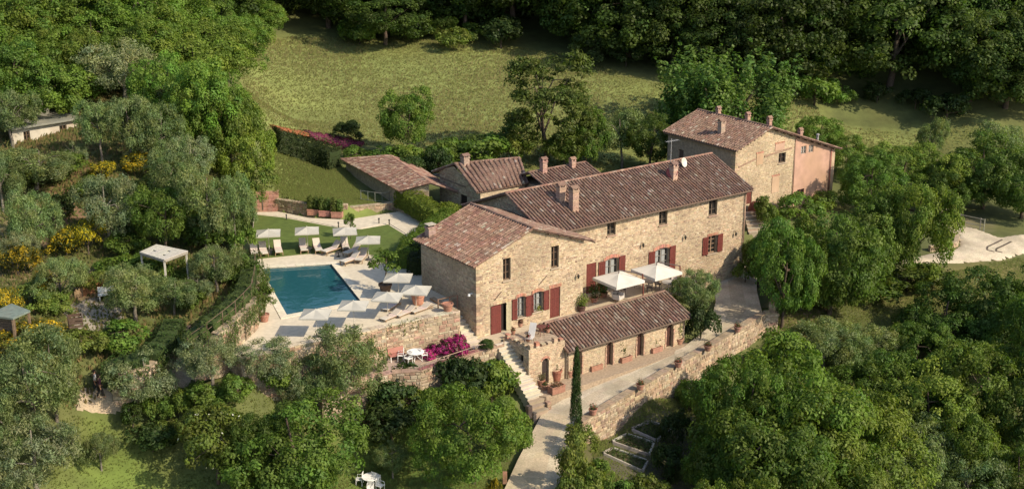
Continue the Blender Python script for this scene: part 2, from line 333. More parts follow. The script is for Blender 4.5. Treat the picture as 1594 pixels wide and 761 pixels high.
def roof(parent, A, B, C, D, pal=TILES, sp=0.30, course=0.36, thick=0.10, name='roof', shift=0.0, rise=0.075):
    """A->B along the eave, D->C along the ridge; barrel tiles in courses over a boarded slab"""
    A, B, C, D = map(Vector, (A, B, C, D)); n = (B - A).cross(D - A).normalized()
    if n.z < 0: n = -n
    und = MB(); uc = (0.17, 0.105, 0.078)
    und.add([A, B, C, D, A - ZV * thick, B - ZV * thick, C - ZV * thick, D - ZV * thick], [(0, 1, 2, 3), (7, 6, 5, 4), (0, 4, 5, 1), (1, 5, 6, 2), (2, 6, 7, 3), (3, 7, 4, 0)], uc)
    r = wb(und, name, M['wood'], parent)
    tl = MB(); L = ((B - A).length + (C - D).length) / 2; S = ((D - A).length + (C - B).length) / 2
    nc = max(2, int(L / sp)); nr = max(2, int(S / course)); arc = 4
    for i in range(nc + 1):
        sag = random.uniform(-0.012, 0.012)
        for k in range(nr):
            s = (i + 0.0) / nc + random.uniform(-0.05, 0.05) / nc; t0 = (k - 0.12) / nr; t1 = (k + 1.0) / nr
            if k == 0: t0 = -0.06 / S * 1.0
            p0 = (A.lerp(B, s)).lerp(D.lerp(C, s), t0); p1 = (A.lerp(B, s)).lerp(D.lerp(C, s), t1)
            ax = (p1 - p0).normalized(); sd = ax.cross(n).normalized(); vs = []
            r0 = sp * 0.36 * random.uniform(0.95, 1.05); r1 = sp * 0.29; lift = random.uniform(0.0, 0.014) + sag
            tw = random.uniform(-0.02, 0.02)
            for p, rr, l in ((p0, r0, 0.03), (p1, r1, 0.004)):
                for a in range(arc + 1):
                    an = math.pi * a / arc; vs.append(p + sd * (math.cos(an) * rr + (tw if l > 0.01 else -tw)) + n * (math.sin(an) * rise * 1.35 + l + lift))
            m = arc + 1; fs = [(a, a + 1, m + a + 1, m + a) for a in range(arc)] + [tuple(range(arc, -1, -1))]
            c = vary(random.choice(pal), 0.13, 0.05)
            if random.random() < 0.05: c = vary((0.34, 0.28, 0.22), 0.12)
            tl.add(vs, fs, c)
    wb(tl, 'roof_tiles', M['tile'], r, kind='stuff')
    return r
def caps(parent, A, B, pal=TILES, rad=0.13, step=0.42):       # half-round ridge or verge tiles
    A, B = Vector(A), Vector(B); d = (B - A); L = d.length; d.normalize(); n = max(1, int(L / step)); mb = MB(); q = d.cross(ZV).normalized(); u = q.cross(d)
    for i in range(n):
        p0 = A + d * (L * i / n - 0.03); p1 = A + d * (L * (i + 1) / n + 0.03); vs = []
        for p, r, l in ((p0, rad * 1.08, random.uniform(0, .012)), (p1, rad * 0.92, 0.015)):
            for a in range(6): an = math.pi * a / 5; vs.append(p + q * (math.cos(an) * r) + u * (math.sin(an) * r * 0.8 + l))
        mb.add(vs, [(a, a + 1, 6 + a + 1, 6 + a) for a in range(5)] + [tuple(range(5, -1, -1)), tuple(range(6, 12))], vary(random.choice(pal), 0.2))
    return wb(mb, 'ridge_tiles', M['tile'], parent, kind='stuff')
def gutter(parent, A, B, r=0.075, col=(0.16, 0.115, 0.085)):
    mb = MB(); A, B = Vector(A), Vector(B); d = (B - A).normalized(); q = d.cross(ZV).normalized(); vs = []
    for p in (A, B):
        for a in range(6): an = math.pi + math.pi * a / 5; vs.append(p + q * (math.cos(an) * r) + ZV * (math.sin(an) * r))
        for a in range(5, -1, -1): an = math.pi + math.pi * a / 5; vs.append(p + q * (math.cos(an) * r * .8) + ZV * (math.sin(an) * r * .8 + 0.004))
    mb.add(vs, [(a, (a + 1) % 12, 12 + (a + 1) % 12, 12 + a) for a in range(12)], col); return wb(mb, 'gutter', M['metal'], parent, smooth=False)
def pipe(parent, A, B, r=0.05, col=(0.16, 0.115, 0.085)):
    mb = MB(); mb.tube(A, B, r, n=8, col=col); return wb(mb, 'downpipe', M['metal'], parent, smooth=True)
def rafters(parent, A, B, inw, num, ln=0.5, col=(0.13, 0.085, 0.055)):     # rafter tails under an eave or purlin ends under a verge
    A, B = Vector(A), Vector(B); d = (B - A).normalized()
    mb = MB()
    for i in range(num):
        p = A.lerp(B, (i + 0.5) / num); nn = inw.cross(d).normalized(); mb.obox(p + inw * (ln / 2), d, inw, nn, 0.05, ln / 2, 0.05, vary(col))
    return wb(mb, 'rafters', M['wood'], parent, kind='stuff')
def window(parent, org, e, n, s0, s1, z0, z1, depth=0.2, mul=1, tra=3, col=(0.13, 0.085, 0.055), label=None, curtain=False, open_=False):
    """timber casement set in its opening: frame > two or more panes"""
    org = Vector((org[0], org[1], 0)); c = lambda s, z, d: org + e * s + ZV * z - n * d
    mb = MB(); fw = 0.07; wd, ht = s1 - s0, z1 - z0
    def bar(sa, sb, za, zb, d=depth, t=0.035): mb.obox(c((sa + sb) / 2, (za + zb) / 2, d), e, n, ZV, (sb - sa) / 2, t, (zb - za) / 2, col)
    bar(s0, s0 + fw, z0, z1); bar(s1 - fw, s1, z0, z1); bar(s0 + fw, s1 - fw, z0, z0 + fw); bar(s0 + fw, s1 - fw, z1 - fw, z1)
    for k in range(mul): x = s0 + wd * (k + 1) / (mul + 1); bar(x - 0.045, x + 0.045, z0 + fw, z1 - fw, depth - .004)
    for k in range(tra - 1): zz = z0 + ht * (k + 1) / tra; bar(s0 + fw, s1 - fw, zz - 0.018, zz + 0.018, depth + 0.006, 0.025)
    f = wb(mb, 'window', M['paint'], parent)
    if label: f['label'] = label
    for k in range(mul + 1):
        a = s0 + fw + (wd - 2 * fw) * k / (mul + 1); b = s0 + fw + (wd - 2 * fw) * (k + 1) / (mul + 1); g = MB()
        g.quad(c(a, z0 + .02, depth + 0.05), c(b, z0 + .02, depth + 0.05), c(b, z1 - .02, depth + 0.05), c(a, z1 - .02, depth + 0.05)); wb(g, 'pane', M['glass'], f)
    if curtain:
        g = MB()
        for k in range(mul + 1):
            a = s0 + fw + (wd - 2 * fw) * k / (mul + 1); b = s0 + fw + (wd - 2 * fw) * (k + 1) / (mul + 1); m = a + (b - a) * 0.25; mm = b - (b - a) * 0.25
            g.quad(c(m, z0 + .12, depth + 0.04), c(mm, z0 + .12, depth + 0.04), c(mm, z1 - .12, depth + 0.04), c(m, z1 - .12, depth + 0.04), (0.3, 0.31, 0.3))
        wb(g, 'curtain', M['fabric'], f)
    return f
def leaf_panel(parent, org, e, n, s0, s1, z0, z1, name='shutter', d=-0.05, col=RED, label=None, rows=3, slant=0.0):
    """a boarded leaf with rails standing proud of the wall face"""
    org = Vector((org[0], org[1], 0)); mb = MB(); nb = max(2, int((s1 - s0) / 0.16)); k = 1 if slant >= 0 else -1
    for i in range(nb):
        a = s0 + (s1 - s0) * i / nb + 0.006; b = s0 + (s1 - s0) * (i + 1) / nb - 0.006
        dd = d - abs(slant) * (((a + b) / 2 - s0) if slant > 0 else (s1 - (a + b) / 2))
        mb.obox(org + e * ((a + b) / 2) + ZV * ((z0 + z1) / 2) - n * dd, e, n, ZV, (b - a) / 2, 0.02, (z1 - z0) / 2, vary(col, 0.12, 0.03))
    for r in range(rows):
        zz = z0 + 0.1 + (z1 - z0 - 0.2) * r / max(rows - 1, 1); mb.obox(org + e * ((s0 + s1) / 2) + ZV * zz - n * (d - 0.035 - abs(slant) * (s1 - s0) * .5), (e + n * (slant)).normalized(), n, ZV, (s1 - s0) / 2 - 0.02, 0.016, 0.045, vary(col, 0.08))
    o = wb(mb, name, M['paint'], parent)
    if label: o['label'] = label
    return o
def brick_head(parent, org, e, n, s0, s1, z, rise=0.0, h=0.24, wd=0.11, col=BRICK, out=0.045):
    """a flat or bowed head of upright bricks over an opening"""
    org = Vector((org[0], org[1], 0)); mb = MB(); k = max(3, int((s1 - s0) / wd))
    for i in range(k):
        m = (i + 0.5) / k; s = s0 + (s1 - s0) * m; zz = z + rise * (math.sqrt(max(0.0, 1 - (2 * m - 1) ** 2)) - 1 if rise > 0.2 else 1 - (2 * m - 1) ** 2 - 1)
        mb.obox(org + e * s + ZV * (zz + h / 2) + n * (out - 0.05), e, n, ZV, (s1 - s0) / k / 2 - 0.006, 0.05, h / 2, vary(col, 0.2, 0.08))
    return wb(mb, 'brick_arch', M['brick'], parent)
def sill(parent, org, e, n, s0, s1, z, col=(0.42, 0.33, 0.24)):
    org = Vector((org[0], org[1], 0)); mb = MB(); mb.obox(org + e * ((s0 + s1) / 2) + ZV * (z - 0.04) + n * 0.02, e, n, ZV, (s1 - s0) / 2 + 0.08, 0.1, 0.04, col); return wb(mb, 'sill', M['pave'], parent)
def quoins(parent, org, e, n, zb, zt, e2, n2, pal=STONES, sgn=1):       # larger dressed blocks at a corner; org is the corner point, e/e2 run into each face
    org = Vector((org[0], org[1], 0)); mb = MB(); z = zb; i = 0
    while z < zt - 0.1:
        h = min(random.uniform(0.22, 0.34), zt - z); a, b = (0.55, 0.3) if i % 2 else (0.3, 0.55); i += 1
        mb.obox(org + e * (a / 2) + e2 * (b / 2) + ZV * (z + h / 2) + (n + n2) * 0.02, e, e2, ZV, a / 2 + 0.02, b / 2 + 0.02, h / 2 - 0.012, vary(random.choice(pal), 0.12)); z += h
    return wb(mb, 'quoins', M['stone'], parent, kind='stuff')
def chimney(base, w=0.5, d=0.5, h=1.0, kind='roofed', label=None, parent=None, col=(0.40, 0.27, 0.19), az=ROTU, below=0.6):
    """stack built on its own axes: shaft with courses, vent openings and a tiled cap"""
    e = Vector((math.cos(az), math.sin(az), 0)); n = Vector((-e.y, e.x, 0)); base = Vector(base); mb = MB()
    nco = max(3, int((h + below) / 0.16)); hh = (h + below) / nco
    for k in range(nco):
        j = random.uniform(-.008, .008); mb.obox(base + ZV * (-below + hh * (k + .5)), e, n, ZV, w / 2 + j, d / 2 + j, hh / 2 - 0.006, vary(col, 0.13, 0.05))
    c = wb(mb, 'chimney', M['brick'], parent) if parent else mb.build('chimney', M['brick'])
    if label and parent: c['label'] = label
    t = MB()
    if kind == 'roofed':
        for sx in (-1, 1):
            for sy in (-1, 1): t.obox(base + e * (sx * (w / 2 - 0.06)) + n * (sy * (d / 2 - 0.06)) + ZV * (h + 0.12), e, n, ZV, 0.06, 0.06, 0.12, vary(col))
        t.obox(base + ZV * (h + 0.02), e, n, ZV, w / 2 + 0.05, d / 2 + 0.05, 0.03, vary(col)); a = base + ZV * (h + 0.24)
        R = [a + e * (sx * (w / 2 + .07)) + n * (sy * (d / 2 + .07)) for sx, sy in ((-1, -1), (1, -1), (1, 1), (-1, 1))]
        r0, r1 = a - e * (w / 2 + .07) + ZV * 0.2, a + e * (w / 2 + .07) + ZV * 0.2
        t.add([R[0], R[1], R[2], R[3], r0, r1], [(0, 1, 5, 4), (2, 3, 4, 5), (0, 4, 3), (1, 2, 5), (3, 2, 1, 0)], vary(TILES[1]))
    elif kind == 'flat':
        t.obox(base + ZV * (h + 0.05), e, n, ZV, w / 2 + 0.06, d / 2 + 0.06, 0.045, vary(col)); t.obox(base + ZV * (h + 0.17), e, n, ZV, w / 2 - .08, d / 2 - .08, 0.09, (0.06, 0.05, 0.045)); t.obox(base + ZV * (h + 0.28), e, n, ZV, w / 2 + .04, d / 2 + .04, 0.03, vary((0.4, .36, .3)))
    else:
        t.lathe(base + ZV * h, [(0.13, 0), (0.13, 0.28), (0.2, 0.3), (0.17, 0.36), (0.02, 0.44)], 8, vary(col))
    wb(t, 'chimney_cap', M['brick'], c); return c
def iron_tie(parent, org, e, n, s0, z0, s1, z1):
    mb = MB(); o = Vector((org[0], org[1], 0)); mb.tube(o + e * s0 + ZV * z0 + n * 0.07, o + e * s1 + ZV * z1 + n * 0.07, 0.025, n=5, col=(0.1, 0.07, 0.05)); return wb(mb, 'wall_tie', M['metal'], parent)
def lantern(parent, org, e, n, s, z):
    mb = MB(); p = Vector((org[0], org[1], 0)) + e * s + ZV * z + n * 0.04; mb.obox(p + n * 0.1 + ZV * .1, e, n, ZV, 0.02, 0.1, 0.02, (.04, .035, .03)); mb.lathe(p + n * 0.2 - ZV * .25, [(.06, 0), (.1, .2), (.12, .24), (.02, .34)], 6, (.05, .045, .035)); return wb(mb, 'wall_lantern', M['metal'], parent)
# ================================================================ front house (gable to the camera)
FH = empty('gabled_house', W(0, 0, 0), 'stone farmhouse with front gable and red shutters beside the pool steps', 'house')
ZB = -1.2; FW, FD, UAp, ZE, ZA = 9.9, 7.4, 4.85, 5.65, 7.42
f_holes = [(2.37, 3.06, 3.9, 5.6), (6.8, 7.52, 3.98, 5.7), (1.3, 3.08, -0.02, 2.18), (3.62, 4.37, 0.72, 2.38, 0.14), (5.07, 6.04, 0.85, 2.42, 0.16), (6.72, 7.7, -0.02, 2.4)]
bd, st = MB(), MB()
face(bd, st, W(0, 0), U, -V, [(0, ZE), (UAp, ZA), (FW, ZE)], ZB, f_holes)
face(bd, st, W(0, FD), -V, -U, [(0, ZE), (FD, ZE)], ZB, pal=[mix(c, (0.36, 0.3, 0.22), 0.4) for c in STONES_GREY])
face(bd, None, W(FW, 0), V, U, [(0, ZE), (FD, ZE)], ZB)
face(bd, None, W(FW, FD), -U, V, [(0, ZE), (FW - UAp, ZA), (FW, ZE)], ZB)
wb(bd, 'wall', M['mortar'], FH); wb(st, 'wall_stones', M['stone'], FH, kind='stuff')
quoins(FH, W(0, 0), U, -V, ZB, ZE - 0.05, V, -U)
for i, (s0, s1, z0, z1, *_) in enumerate(f_holes[:2]):
    window(FH, W(0, 0), U, -V, s0, s1, z0, z1); sill(FH, W(0, 0), U, -V, s0, s1, z0); brick_head(FH, W(0, 0), U, -V, s0 - 0.06, s1 + 0.06, z1, 0, 0.12, 0.2, (0.44, 0.33, 0.21))
for s0, s1, z0, z1, r in f_holes[3:5]:
    window(FH, W(0, 0), U, -V, s0, s1, z0, z1 - 0.1, col=(0.2, 0.19, 0.17), curtain=True); sill(FH, W(0, 0), U, -V, s0, s1, z0); brick_head(FH, W(0, 0), U, -V, s0 - 0.1, s1 + 0.1, z1 + 0.0, 0.14)
leaf_panel(FH, W(0, 0), U, -V, 3.16, 3.62, 0.68, 2.3, slant=0.1); leaf_panel(FH, W(0, 0), U, -V, 4.37, 4.95, 0.68, 2.3, slant=-0.1)
leaf_panel(FH, W(0, 0), U, -V, 5.0, 5.14, 0.82, 2.3); leaf_panel(FH, W(0, 0), U, -V, 6.04, 6.62, 0.82, 2.36, slant=-0.1)
leaf_panel(FH, W(0, 0), U, -V, 6.72, 7.7, -0.02, 2.38, 'door', 0.1, rows=4); brick_head(FH, W(0, 0), U, -V, 6.62, 7.8, 2.4, 0.0)
leaf_panel(FH, W(0, 0), U, -V, 1.24, 2.16, -0.05, 2.15, 'door', -0.04, label='open red plank door leaf', rows=4)
leaf_panel(FH, W(0, 0), U, -V, 2.62, 3.1, -0.02, 2.2, 'door', -0.04, (0.40, 0.35, 0.23), label='pale door leaf folded back beside the red one', rows=2)
leaf_panel(FH, W(0, 0), U, -V, 2.16, 2.62, -0.02, 2.18, 'door', 0.22, (0.03, 0.022, 0.018), label='dark panel painted as the shade inside the open doorway', rows=2); brick_head(FH, W(0, 0), U, -V, 1.2, 3.1, 2.2, 0.0, 0.2, 0.24, (0.43, 0.33, 0.21))  # dark panel: shade of the open doorway put into its colour
iron_tie(FH, W(0, 0), U, -V, 1.55, 2.6, 2.2, 3.15); iron_tie(FH, W(0, 0), U, -V, 5.6, 2.95, 6.4, 3.55); lantern(FH, W(0, 0), U, -V, 9.25, 3.0)
mb = MB(); mb.obox(W(-0.12, 0.5, 3.3), U, V, ZV, 0.12, 0.06, 0.05, (.7, .7, .68)); mb.lathe(W(-0.3, 0.5, 3.12), [(.05, 0), (.11, .07), (.07, .2)], 8, (.75, .75, .72)); wb(mb, 'wall_lamp', M['paint'], FH)
ov = 0.32; sl_ = (ZA - ZE) / UAp; sr_ = (ZA - ZE) / (FW - UAp); RZ = 0.1
roof(FH, W(-0.42, FD + .3, ZE - .42 * sl_ + RZ), W(-0.42, -ov, ZE - .42 * sl_ + RZ), W(UAp, -ov, ZA + RZ), W(UAp, FD + .3, ZA + RZ), pal=[mix(a, b, .5) for a, b in zip(TILES[:4], TILES_RED)])
roof(FH, W(FW + .75, -ov, ZE - .75 * sr_ + RZ), W(FW + .75, FD + .3, ZE - .75 * sr_ + RZ), W(UAp, FD + .3, ZA + RZ), W(UAp, -ov, ZA + RZ))
caps(FH, W(UAp, -ov - .05, ZA + RZ + .05), W(UAp, FD + .35, ZA + RZ + .05))
gutter(FH, W(FW + .84, -ov, ZE - .75 * sr_), W(FW + .84, FD, ZE - .75 * sr_))
rafters(FH, W(FW + .3, -ov + .02, ZE - .12), W(UAp + 1, -ov + .02, ZA - .42), V, 4, 0.3)
chimney(W(0.55, 6.9, ZE + .2), 0.62, 0.55, 0.75, 'flat', 'low chimney at the rear corner of the eave', FH, (0.36, .25, .2))
# ================================================================ long house
LH = empty('long_house', W(8.4, 2.7, 0), 'long stone farmhouse with a wide tiled roof behind the terrace', 'house')
LV, LU0, LU1, LE, LRV, LRZ = 2.7, 8.4, 30.1, 5.82, 7.5, 7.78; LB = -3.0; LBV = 13.3; LBZ = 5.5
l_holes = [(14.5, 15.4, 4.42, 5.95), (20.05, 20.98, 4.3, 5.88), (25.65, 26.7, 4.15, 5.78) if False else (25.7, 26.7, 4.12, 5.7), (12.45, 13.46, -0.1, 2.45), (14.35, 15.75, -0.1, 2.5, 0.2), (19.7, 21.3, -0.1, 2.3, 0.22), (25.75, 26.85, 0.72, 2.3)]
l_holes = [(h[0], h[1], h[2], min(h[3], 5.6), *h[4:]) for h in l_holes]
bd, st = MB(), MB()
sh = lambda h: (h[0] - LU0, h[1] - LU0, *h[2:])
face(bd, st, W(LU0, LV), U, -V, [(0, LE), (LU1 - LU0, LE)], LB, [sh(h) for h in l_holes])
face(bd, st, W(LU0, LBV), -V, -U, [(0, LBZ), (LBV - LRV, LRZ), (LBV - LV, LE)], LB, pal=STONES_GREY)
face(bd, None, W(LU1, LV), V, U, [(0, LE), (LRV - LV, LRZ), (LBV - LV, LBZ)], LB)
face(bd, None, W(LU1, LBV), -U, V, [(0, LBZ), (LU1 - LU0, LBZ)], LB)
wb(bd, 'wall', M['mortar'], LH); wb(st, 'wall_stones', M['stone'], LH, kind='stuff')
wo = W(0, LV)
for s0, s1, z0, z1, *_ in l_holes[:3]:
    window(LH, wo, U, -V, s0, s1, z0, z1, col=(0.12, 0.09, 0.065)); sill(LH, wo, U, -V, s0, s1, z0, (0.40, .27, .2)); brick_head(LH, wo, U, -V, s0 - 0.05, s1 + 0.05, z1, 0, 0.1, 0.2, (0.43, 0.33, 0.22))
leaf_panel(LH, wo, U, -V, 12.45, 13.46, -0.1, 2.42, 'door', 0.08, rows=4)
for (s0, s1, z0, z1, r), wz in ((l_holes[4], 0.0), (l_holes[5], 0.0)):
    window(LH, wo, U, -V, s0, s1, z0, z1 - 0.15, tra=4, col=(0.24, 0.22, 0.19), curtain=True); brick_head(LH, wo, U, -V, s0 - 0.15, s1 + 0.15, z1, 0.2, 0.28, col=(0.44, 0.21, 0.15))
    leaf_panel(LH, wo, U, -V, s0 - 0.68, s0 - 0.02, z0, z1 - 0.1, slant=0.08); leaf_panel(LH, wo, U, -V, s1 + 0.02, s1 + 0.72, z0, z1 - 0.02, slant=-0.08)
s0, s1, z0, z1 = l_holes[6]; window(LH, wo, U, -V, s0, s1, z0, z1, tra=4, col=(.3, .2, .13)); sill(LH, wo, U, -V, s0, s1, z0)
leaf_panel(LH, wo, U, -V, s0 - 0.62, s0, z0, z1, slant=0.08); leaf_panel(LH, wo, U, -V, s1, s1 + 0.68, z0, z1, slant=-0.08); brick_head(LH, wo, U, -V, s0 - .1, s1 + .1, z1, 0, .22)
for s, z in ((18.2, 3.1), (22.9, 2.9), (28.9, 2.1)): lantern(LH, wo, U, -V, s, z)
ev = 0.4; sf = (LRZ - LE) / (LRV - LV); sb = (LRZ - LBZ) / (LBV - LRV)
roof(LH, W(LU0 - .4, LV - ev, LE - ev * sf + .14), W(LU1 + .42, LV - ev, LE - ev * sf + .14), W(LU1 + .42, LRV, LRZ + .14), W(LU0 - .4, LRV, LRZ + .14), sp=0.31, rise=0.085)
roof(LH, W(LU1 + .42, LBV + ev, LBZ - ev * sb + .14), W(LU0 - .4, LBV + ev, LBZ - ev * sb + .14), W(LU0 - .4, LRV, LRZ + .14), W(LU1 + .42, LRV, LRZ + .14))
caps(LH, W(LU0 - .45, LRV, LRZ + .17), W(LU1 + .45, LRV, LRZ + .17), TILES_RED)
gutter(LH, W(LU0 - .4, LV - ev - .1, LE - ev * sf + .06), W(LU1 + .42, LV - ev - .1, LE - ev * sf + .06))
rafters(LH, W(LU0, LV - ev + .03, LE - .22), W(LU1, LV - ev + .03, LE - .22), V, 40, 0.4)
pipe(LH, W(LU1 - .12, LV - .12, LE - .1), W(LU1 - .12, LV - .12, -2.3), 0.055, (0.30, 0.2, 0.14))
def on_long_roof(px, py):                                   # point of the long roof's front slope seen at a photo pixel
    a = W(0, LV, LE + .14); nn = (V * (LRV - LV) + ZV * (LRZ - LE)); nn = U.cross(nn).normalized(); d = ray(px, py); c0 = Vector((0, 0, CAMH)); return c0 + d * ((a - c0).dot(nn) / d.dot(nn))
chimney(on_long_roof(873, 312), 0.62, 0.5, 1.05, 'roofed', 'rear chimney of the pair above the eave', LH, (0.37, .26, .19))
chimney(on_long_roof(893, 327), 0.6, 0.55, 1.6, 'roofed', 'taller chimney of the pair, nearer the eave', LH, (0.39, .26, .19))
ch3 = chimney(on_long_roof(1048, 279), 0.5, 0.55, 1.1, 'roofed', 'chimney near the ridge with an aerial mast beside it', LH, (0.42, .29, .22))
b = on_long_roof(1043, 277); mb = MB(); mb.tube(b - ZV * .1, b + ZV * 3.4, 0.03, n=6, col=(.35, .34, .33))
for k in range(6): mb.tube(b + ZV * 3.2 + U * (-.5 + .24 * k) - V * .28, b + ZV * 3.2 + U * (-.5 + .24 * k) + V * .28, 0.012, n=4, col=(.5, .5, .5))
mb.tube(b + ZV * 3.2 - U * .6, b + ZV * 3.2 + U * .8, 0.014, n=4, col=(.5, .5, .5))
for k in range(5): mb.tube(b + ZV * (1.2 + .4 * k) - V * .14, b + ZV * (1.2 + .4 * k) + V * .14, 0.012, n=4, col=(.5, .5, .5))
tag(mb.build('tv_aerial', M['metal']), 'thin metal tv aerial mast beside the chimney near the long ridge', 'aerial')
def dish(p, aim, r, col, label, nm='satellite_dish'):
    aim = Vector(aim).normalized(); t = aim.orthogonal().normalized(); q = aim.cross(t); mb = MB(); vs = []; rings = [(0.0, 0), (.5, .05), (.85, .13), (1, .18)]
    for a, z in rings:
        for i in range(14): an = 2 * math.pi * i / 14; vs.append(Vector(p) + (t * math.cos(an) + q * math.sin(an)) * (a * r) + aim * (z * r))
    n0 = len(vs); vs += [v - aim * 0.02 for v in vs]; fs = []
    for k in range(3):
        for i in range(14):
            j = (i + 1) % 14; fs.append((k * 14 + i, k * 14 + j, k * 14 + 14 + j, k * 14 + 14 + i)); fs.append((n0 + k * 14 + 14 + i, n0 + k * 14 + 14 + j, n0 + k * 14 + j, n0 + k * 14 + i))
    fs += [(42 + i, 42 + (i + 1) % 14, n0 + 42 + (i + 1) % 14, n0 + 42 + i) for i in range(14)]
    root = empty(nm, p, label, 'satellite dish'); mb.add(vs, fs, col); wb(mb, 'dish', M['metal'], root, smooth=True)
    m2 = MB(); m2.tube(Vector(p) - aim * .02, Vector(p) - aim * .15 - ZV * .55, 0.03, n=6, col=(.3, .3, .3)); m2.tube(Vector(p) - q * r * .9 + aim * .1, Vector(p) + aim * r * .8, 0.012, n=4, col=(.3, .3, .3)); wb(m2, 'bracket', M['metal'], root)
    return root
dish(on_long_roof(1064, 262) + ZV * .5, (0.75, -.6, .3), 0.42, (.62, .58, .5), 'cream satellite dish on the long roof beside the chimney')
dish(on_long_roof(1042, 275) + ZV * .45 - V * .3, (-0.2, -.9, .3), 0.5, (.2, .05, .05), 'dark red satellite dish fixed to the chimney by the aerial')
# ================================================================ annex with arched doors, and the battlemented lookout beside it
AX = empty('arched_annex', W(4.95, -4.25, -3), 'low stone outbuilding with arched doors and tiled lean-to roof by the drive', 'outbuilding')
a_holes = [(5.72, 6.45, -3.0, -1.08, .37), (8.78, 9.42, -3.0, -1.12, .32), (11.8, 12.48, -3.0, -1.1, .34), (14.8, 15.55, -3.0, -1.08, .37)]
bd, st = MB(), MB(); AU0, AU1, AV, AE = 4.95, 16.75, -4.25, -0.62
face(bd, st, W(AU0, AV), U, -V, [(0, AE), (AU1 - AU0, AE)], -4.0, [(h[0] - AU0, h[1] - AU0, *h[2:]) for h in a_holes], pal=[mix(c, (.5, .41, .26), .35) for c in STONES], depth=.3)
face(bd, None, W(AU1, AV), V, U, [(0, AE), (2.7, 0.4)], -4.0)
face(bd, None, W(AU0, -1.55), -V, -U, [(0, .4), (2.7, AE)], -4.0)
wb(bd, 'wall', M['mortar'], AX); wb(st, 'wall_stones', M['stone'], AX, kind='stuff'); ao = W(0, AV)
for s0, s1, z0, z1, r in a_holes:
    leaf_panel(AX, ao, U, -V, s0 + .02, s1 - .02, z0, z1, 'arched_door', 0.27, (.065, .03, .022), rows=3)
    brick_head(AX, ao, U, -V, s0 - 0.08, s1 + 0.08, z1 + .01, .36, 0.13, .1, (.42, .27, .19))
    for sd in (s0 - .05, s1 + .05):
        z = z0; m3 = MB()
        while z < z1 - r - .05: m3.obox(ao + U * (sd + random.uniform(-.015, .015)) + ZV * (z + .06) - V * (-.0) + (-V) * .005, U, V, ZV, random.uniform(.045, .07), .05, .055, vary((.42, .27, .19))); z += .125
        wb(m3, 'brick_jamb', M['brick'], AX)
rv = -1.5; rz = 0.42
roof(AX, W(AU0 - .15, AV - .38, AE - .12), W(AU1 + .3, AV - .38, AE - .12), W(AU1 + .3, rv, rz), W(AU0 + .1, rv, rz), sp=.29, pal=TILES + [(.27, .215, .16)])
caps(AX, W(AU0 + .1, rv, rz + .04), W(AU1 + .3, rv, rz + .04)); caps(AX, W(AU1 + .3, AV - .38, AE - .07), W(AU1 + .3, rv, rz + .04), rad=.1)
gutter(AX, W(AU0 - .1, AV - .47, AE - .16), W(AU1 + .3, AV - .47, AE - .16)); pipe(AX, W(AU0 + .1, AV - .12, AE - .2), W(AU0 + .1, AV - .12, -2.95))
TW = empty('battlemented_lookout', W(1.65, -4.15, -3), 'small square stone lookout with battlements and arched doorway beside the stairs', 'tower')
bd, st = MB(), MB(); TU0, TU1, TV, TT = 1.65, 4.9, -4.15, 0.02
t_holes = [(2.83, 3.46, -2.95, -0.97, .32)]
face(bd, st, W(TU0, TV), U, -V, [(0, TT), (TU1 - TU0, TT)], -4.0, [(t_holes[0][0] - TU0, t_holes[0][1] - TU0, -2.95, -.97, .32)], pal=[mix(c, (.44, .3, .2), .35) for c in STONES])
face(bd, st, W(TU0, -1.0), -V, -U, [(0, TT), (3.15, TT)], -4.0, [(1.9, 2.5, -1.2, -.6)], pal=STONES_GREY)
face(bd, None, W(TU1, TV), V, U, [(0, TT), (3.15, TT)], -4.0)
bd.quad(W(TU0, TV, TT), W(TU1, TV, TT), W(TU1, -1, TT), W(TU0, -1, TT), (.36, .28, .2))
wb(bd, 'wall', M['mortar'], TW); wb(st, 'wall_stones', M['stone'], TW, kind='stuff')
leaf_panel(TW, W(0, TV), U, -V, 2.85, 3.44, -2.95, -.98, 'arched_door', .2, (.05, .035, .03)); brick_head(TW, W(0, TV), U, -V, 2.72, 3.57, -.94, .36, .16, .1)
g = MB(); g.quad(W(TU0 + .25, -3.5, -1.2), W(TU0 + .25, -2.9, -1.2), W(TU0 + .25, -2.9, -.6), W(TU0 + .25, -3.5, -.6)); wb(g, 'pane', M['glass'], TW)
def merlons(a, b, num, thick):
    for i in range(num):
        p = Vector(a).lerp(Vector(b), (i + .5) / num); d = (Vector(b) - Vector(a)).normalized(); q = d.cross(ZV); ln = (Vector(b) - Vector(a)).length / num
        mb = MB(); hh = random.choice((.18, .26, .34, .4))
        for k in range(3): mb.obox(p + ZV * (hh * (k + .5) / 3), d, q, ZV, ln * .29 + random.uniform(-.02, .02), thick / 2 + random.uniform(-.01, .02), hh / 6 - .004, vary(random.choice(STONES + [BRICK])))
        wb(mb, 'merlon', M['brick'], TW)
merlons(W(TU0, TV + .16, TT), W(TU1, TV + .16, TT), 6, .3); merlons(W(TU0 + .16, TV + .4, TT), W(TU0 + .16, -1.1, TT), 5, .3)
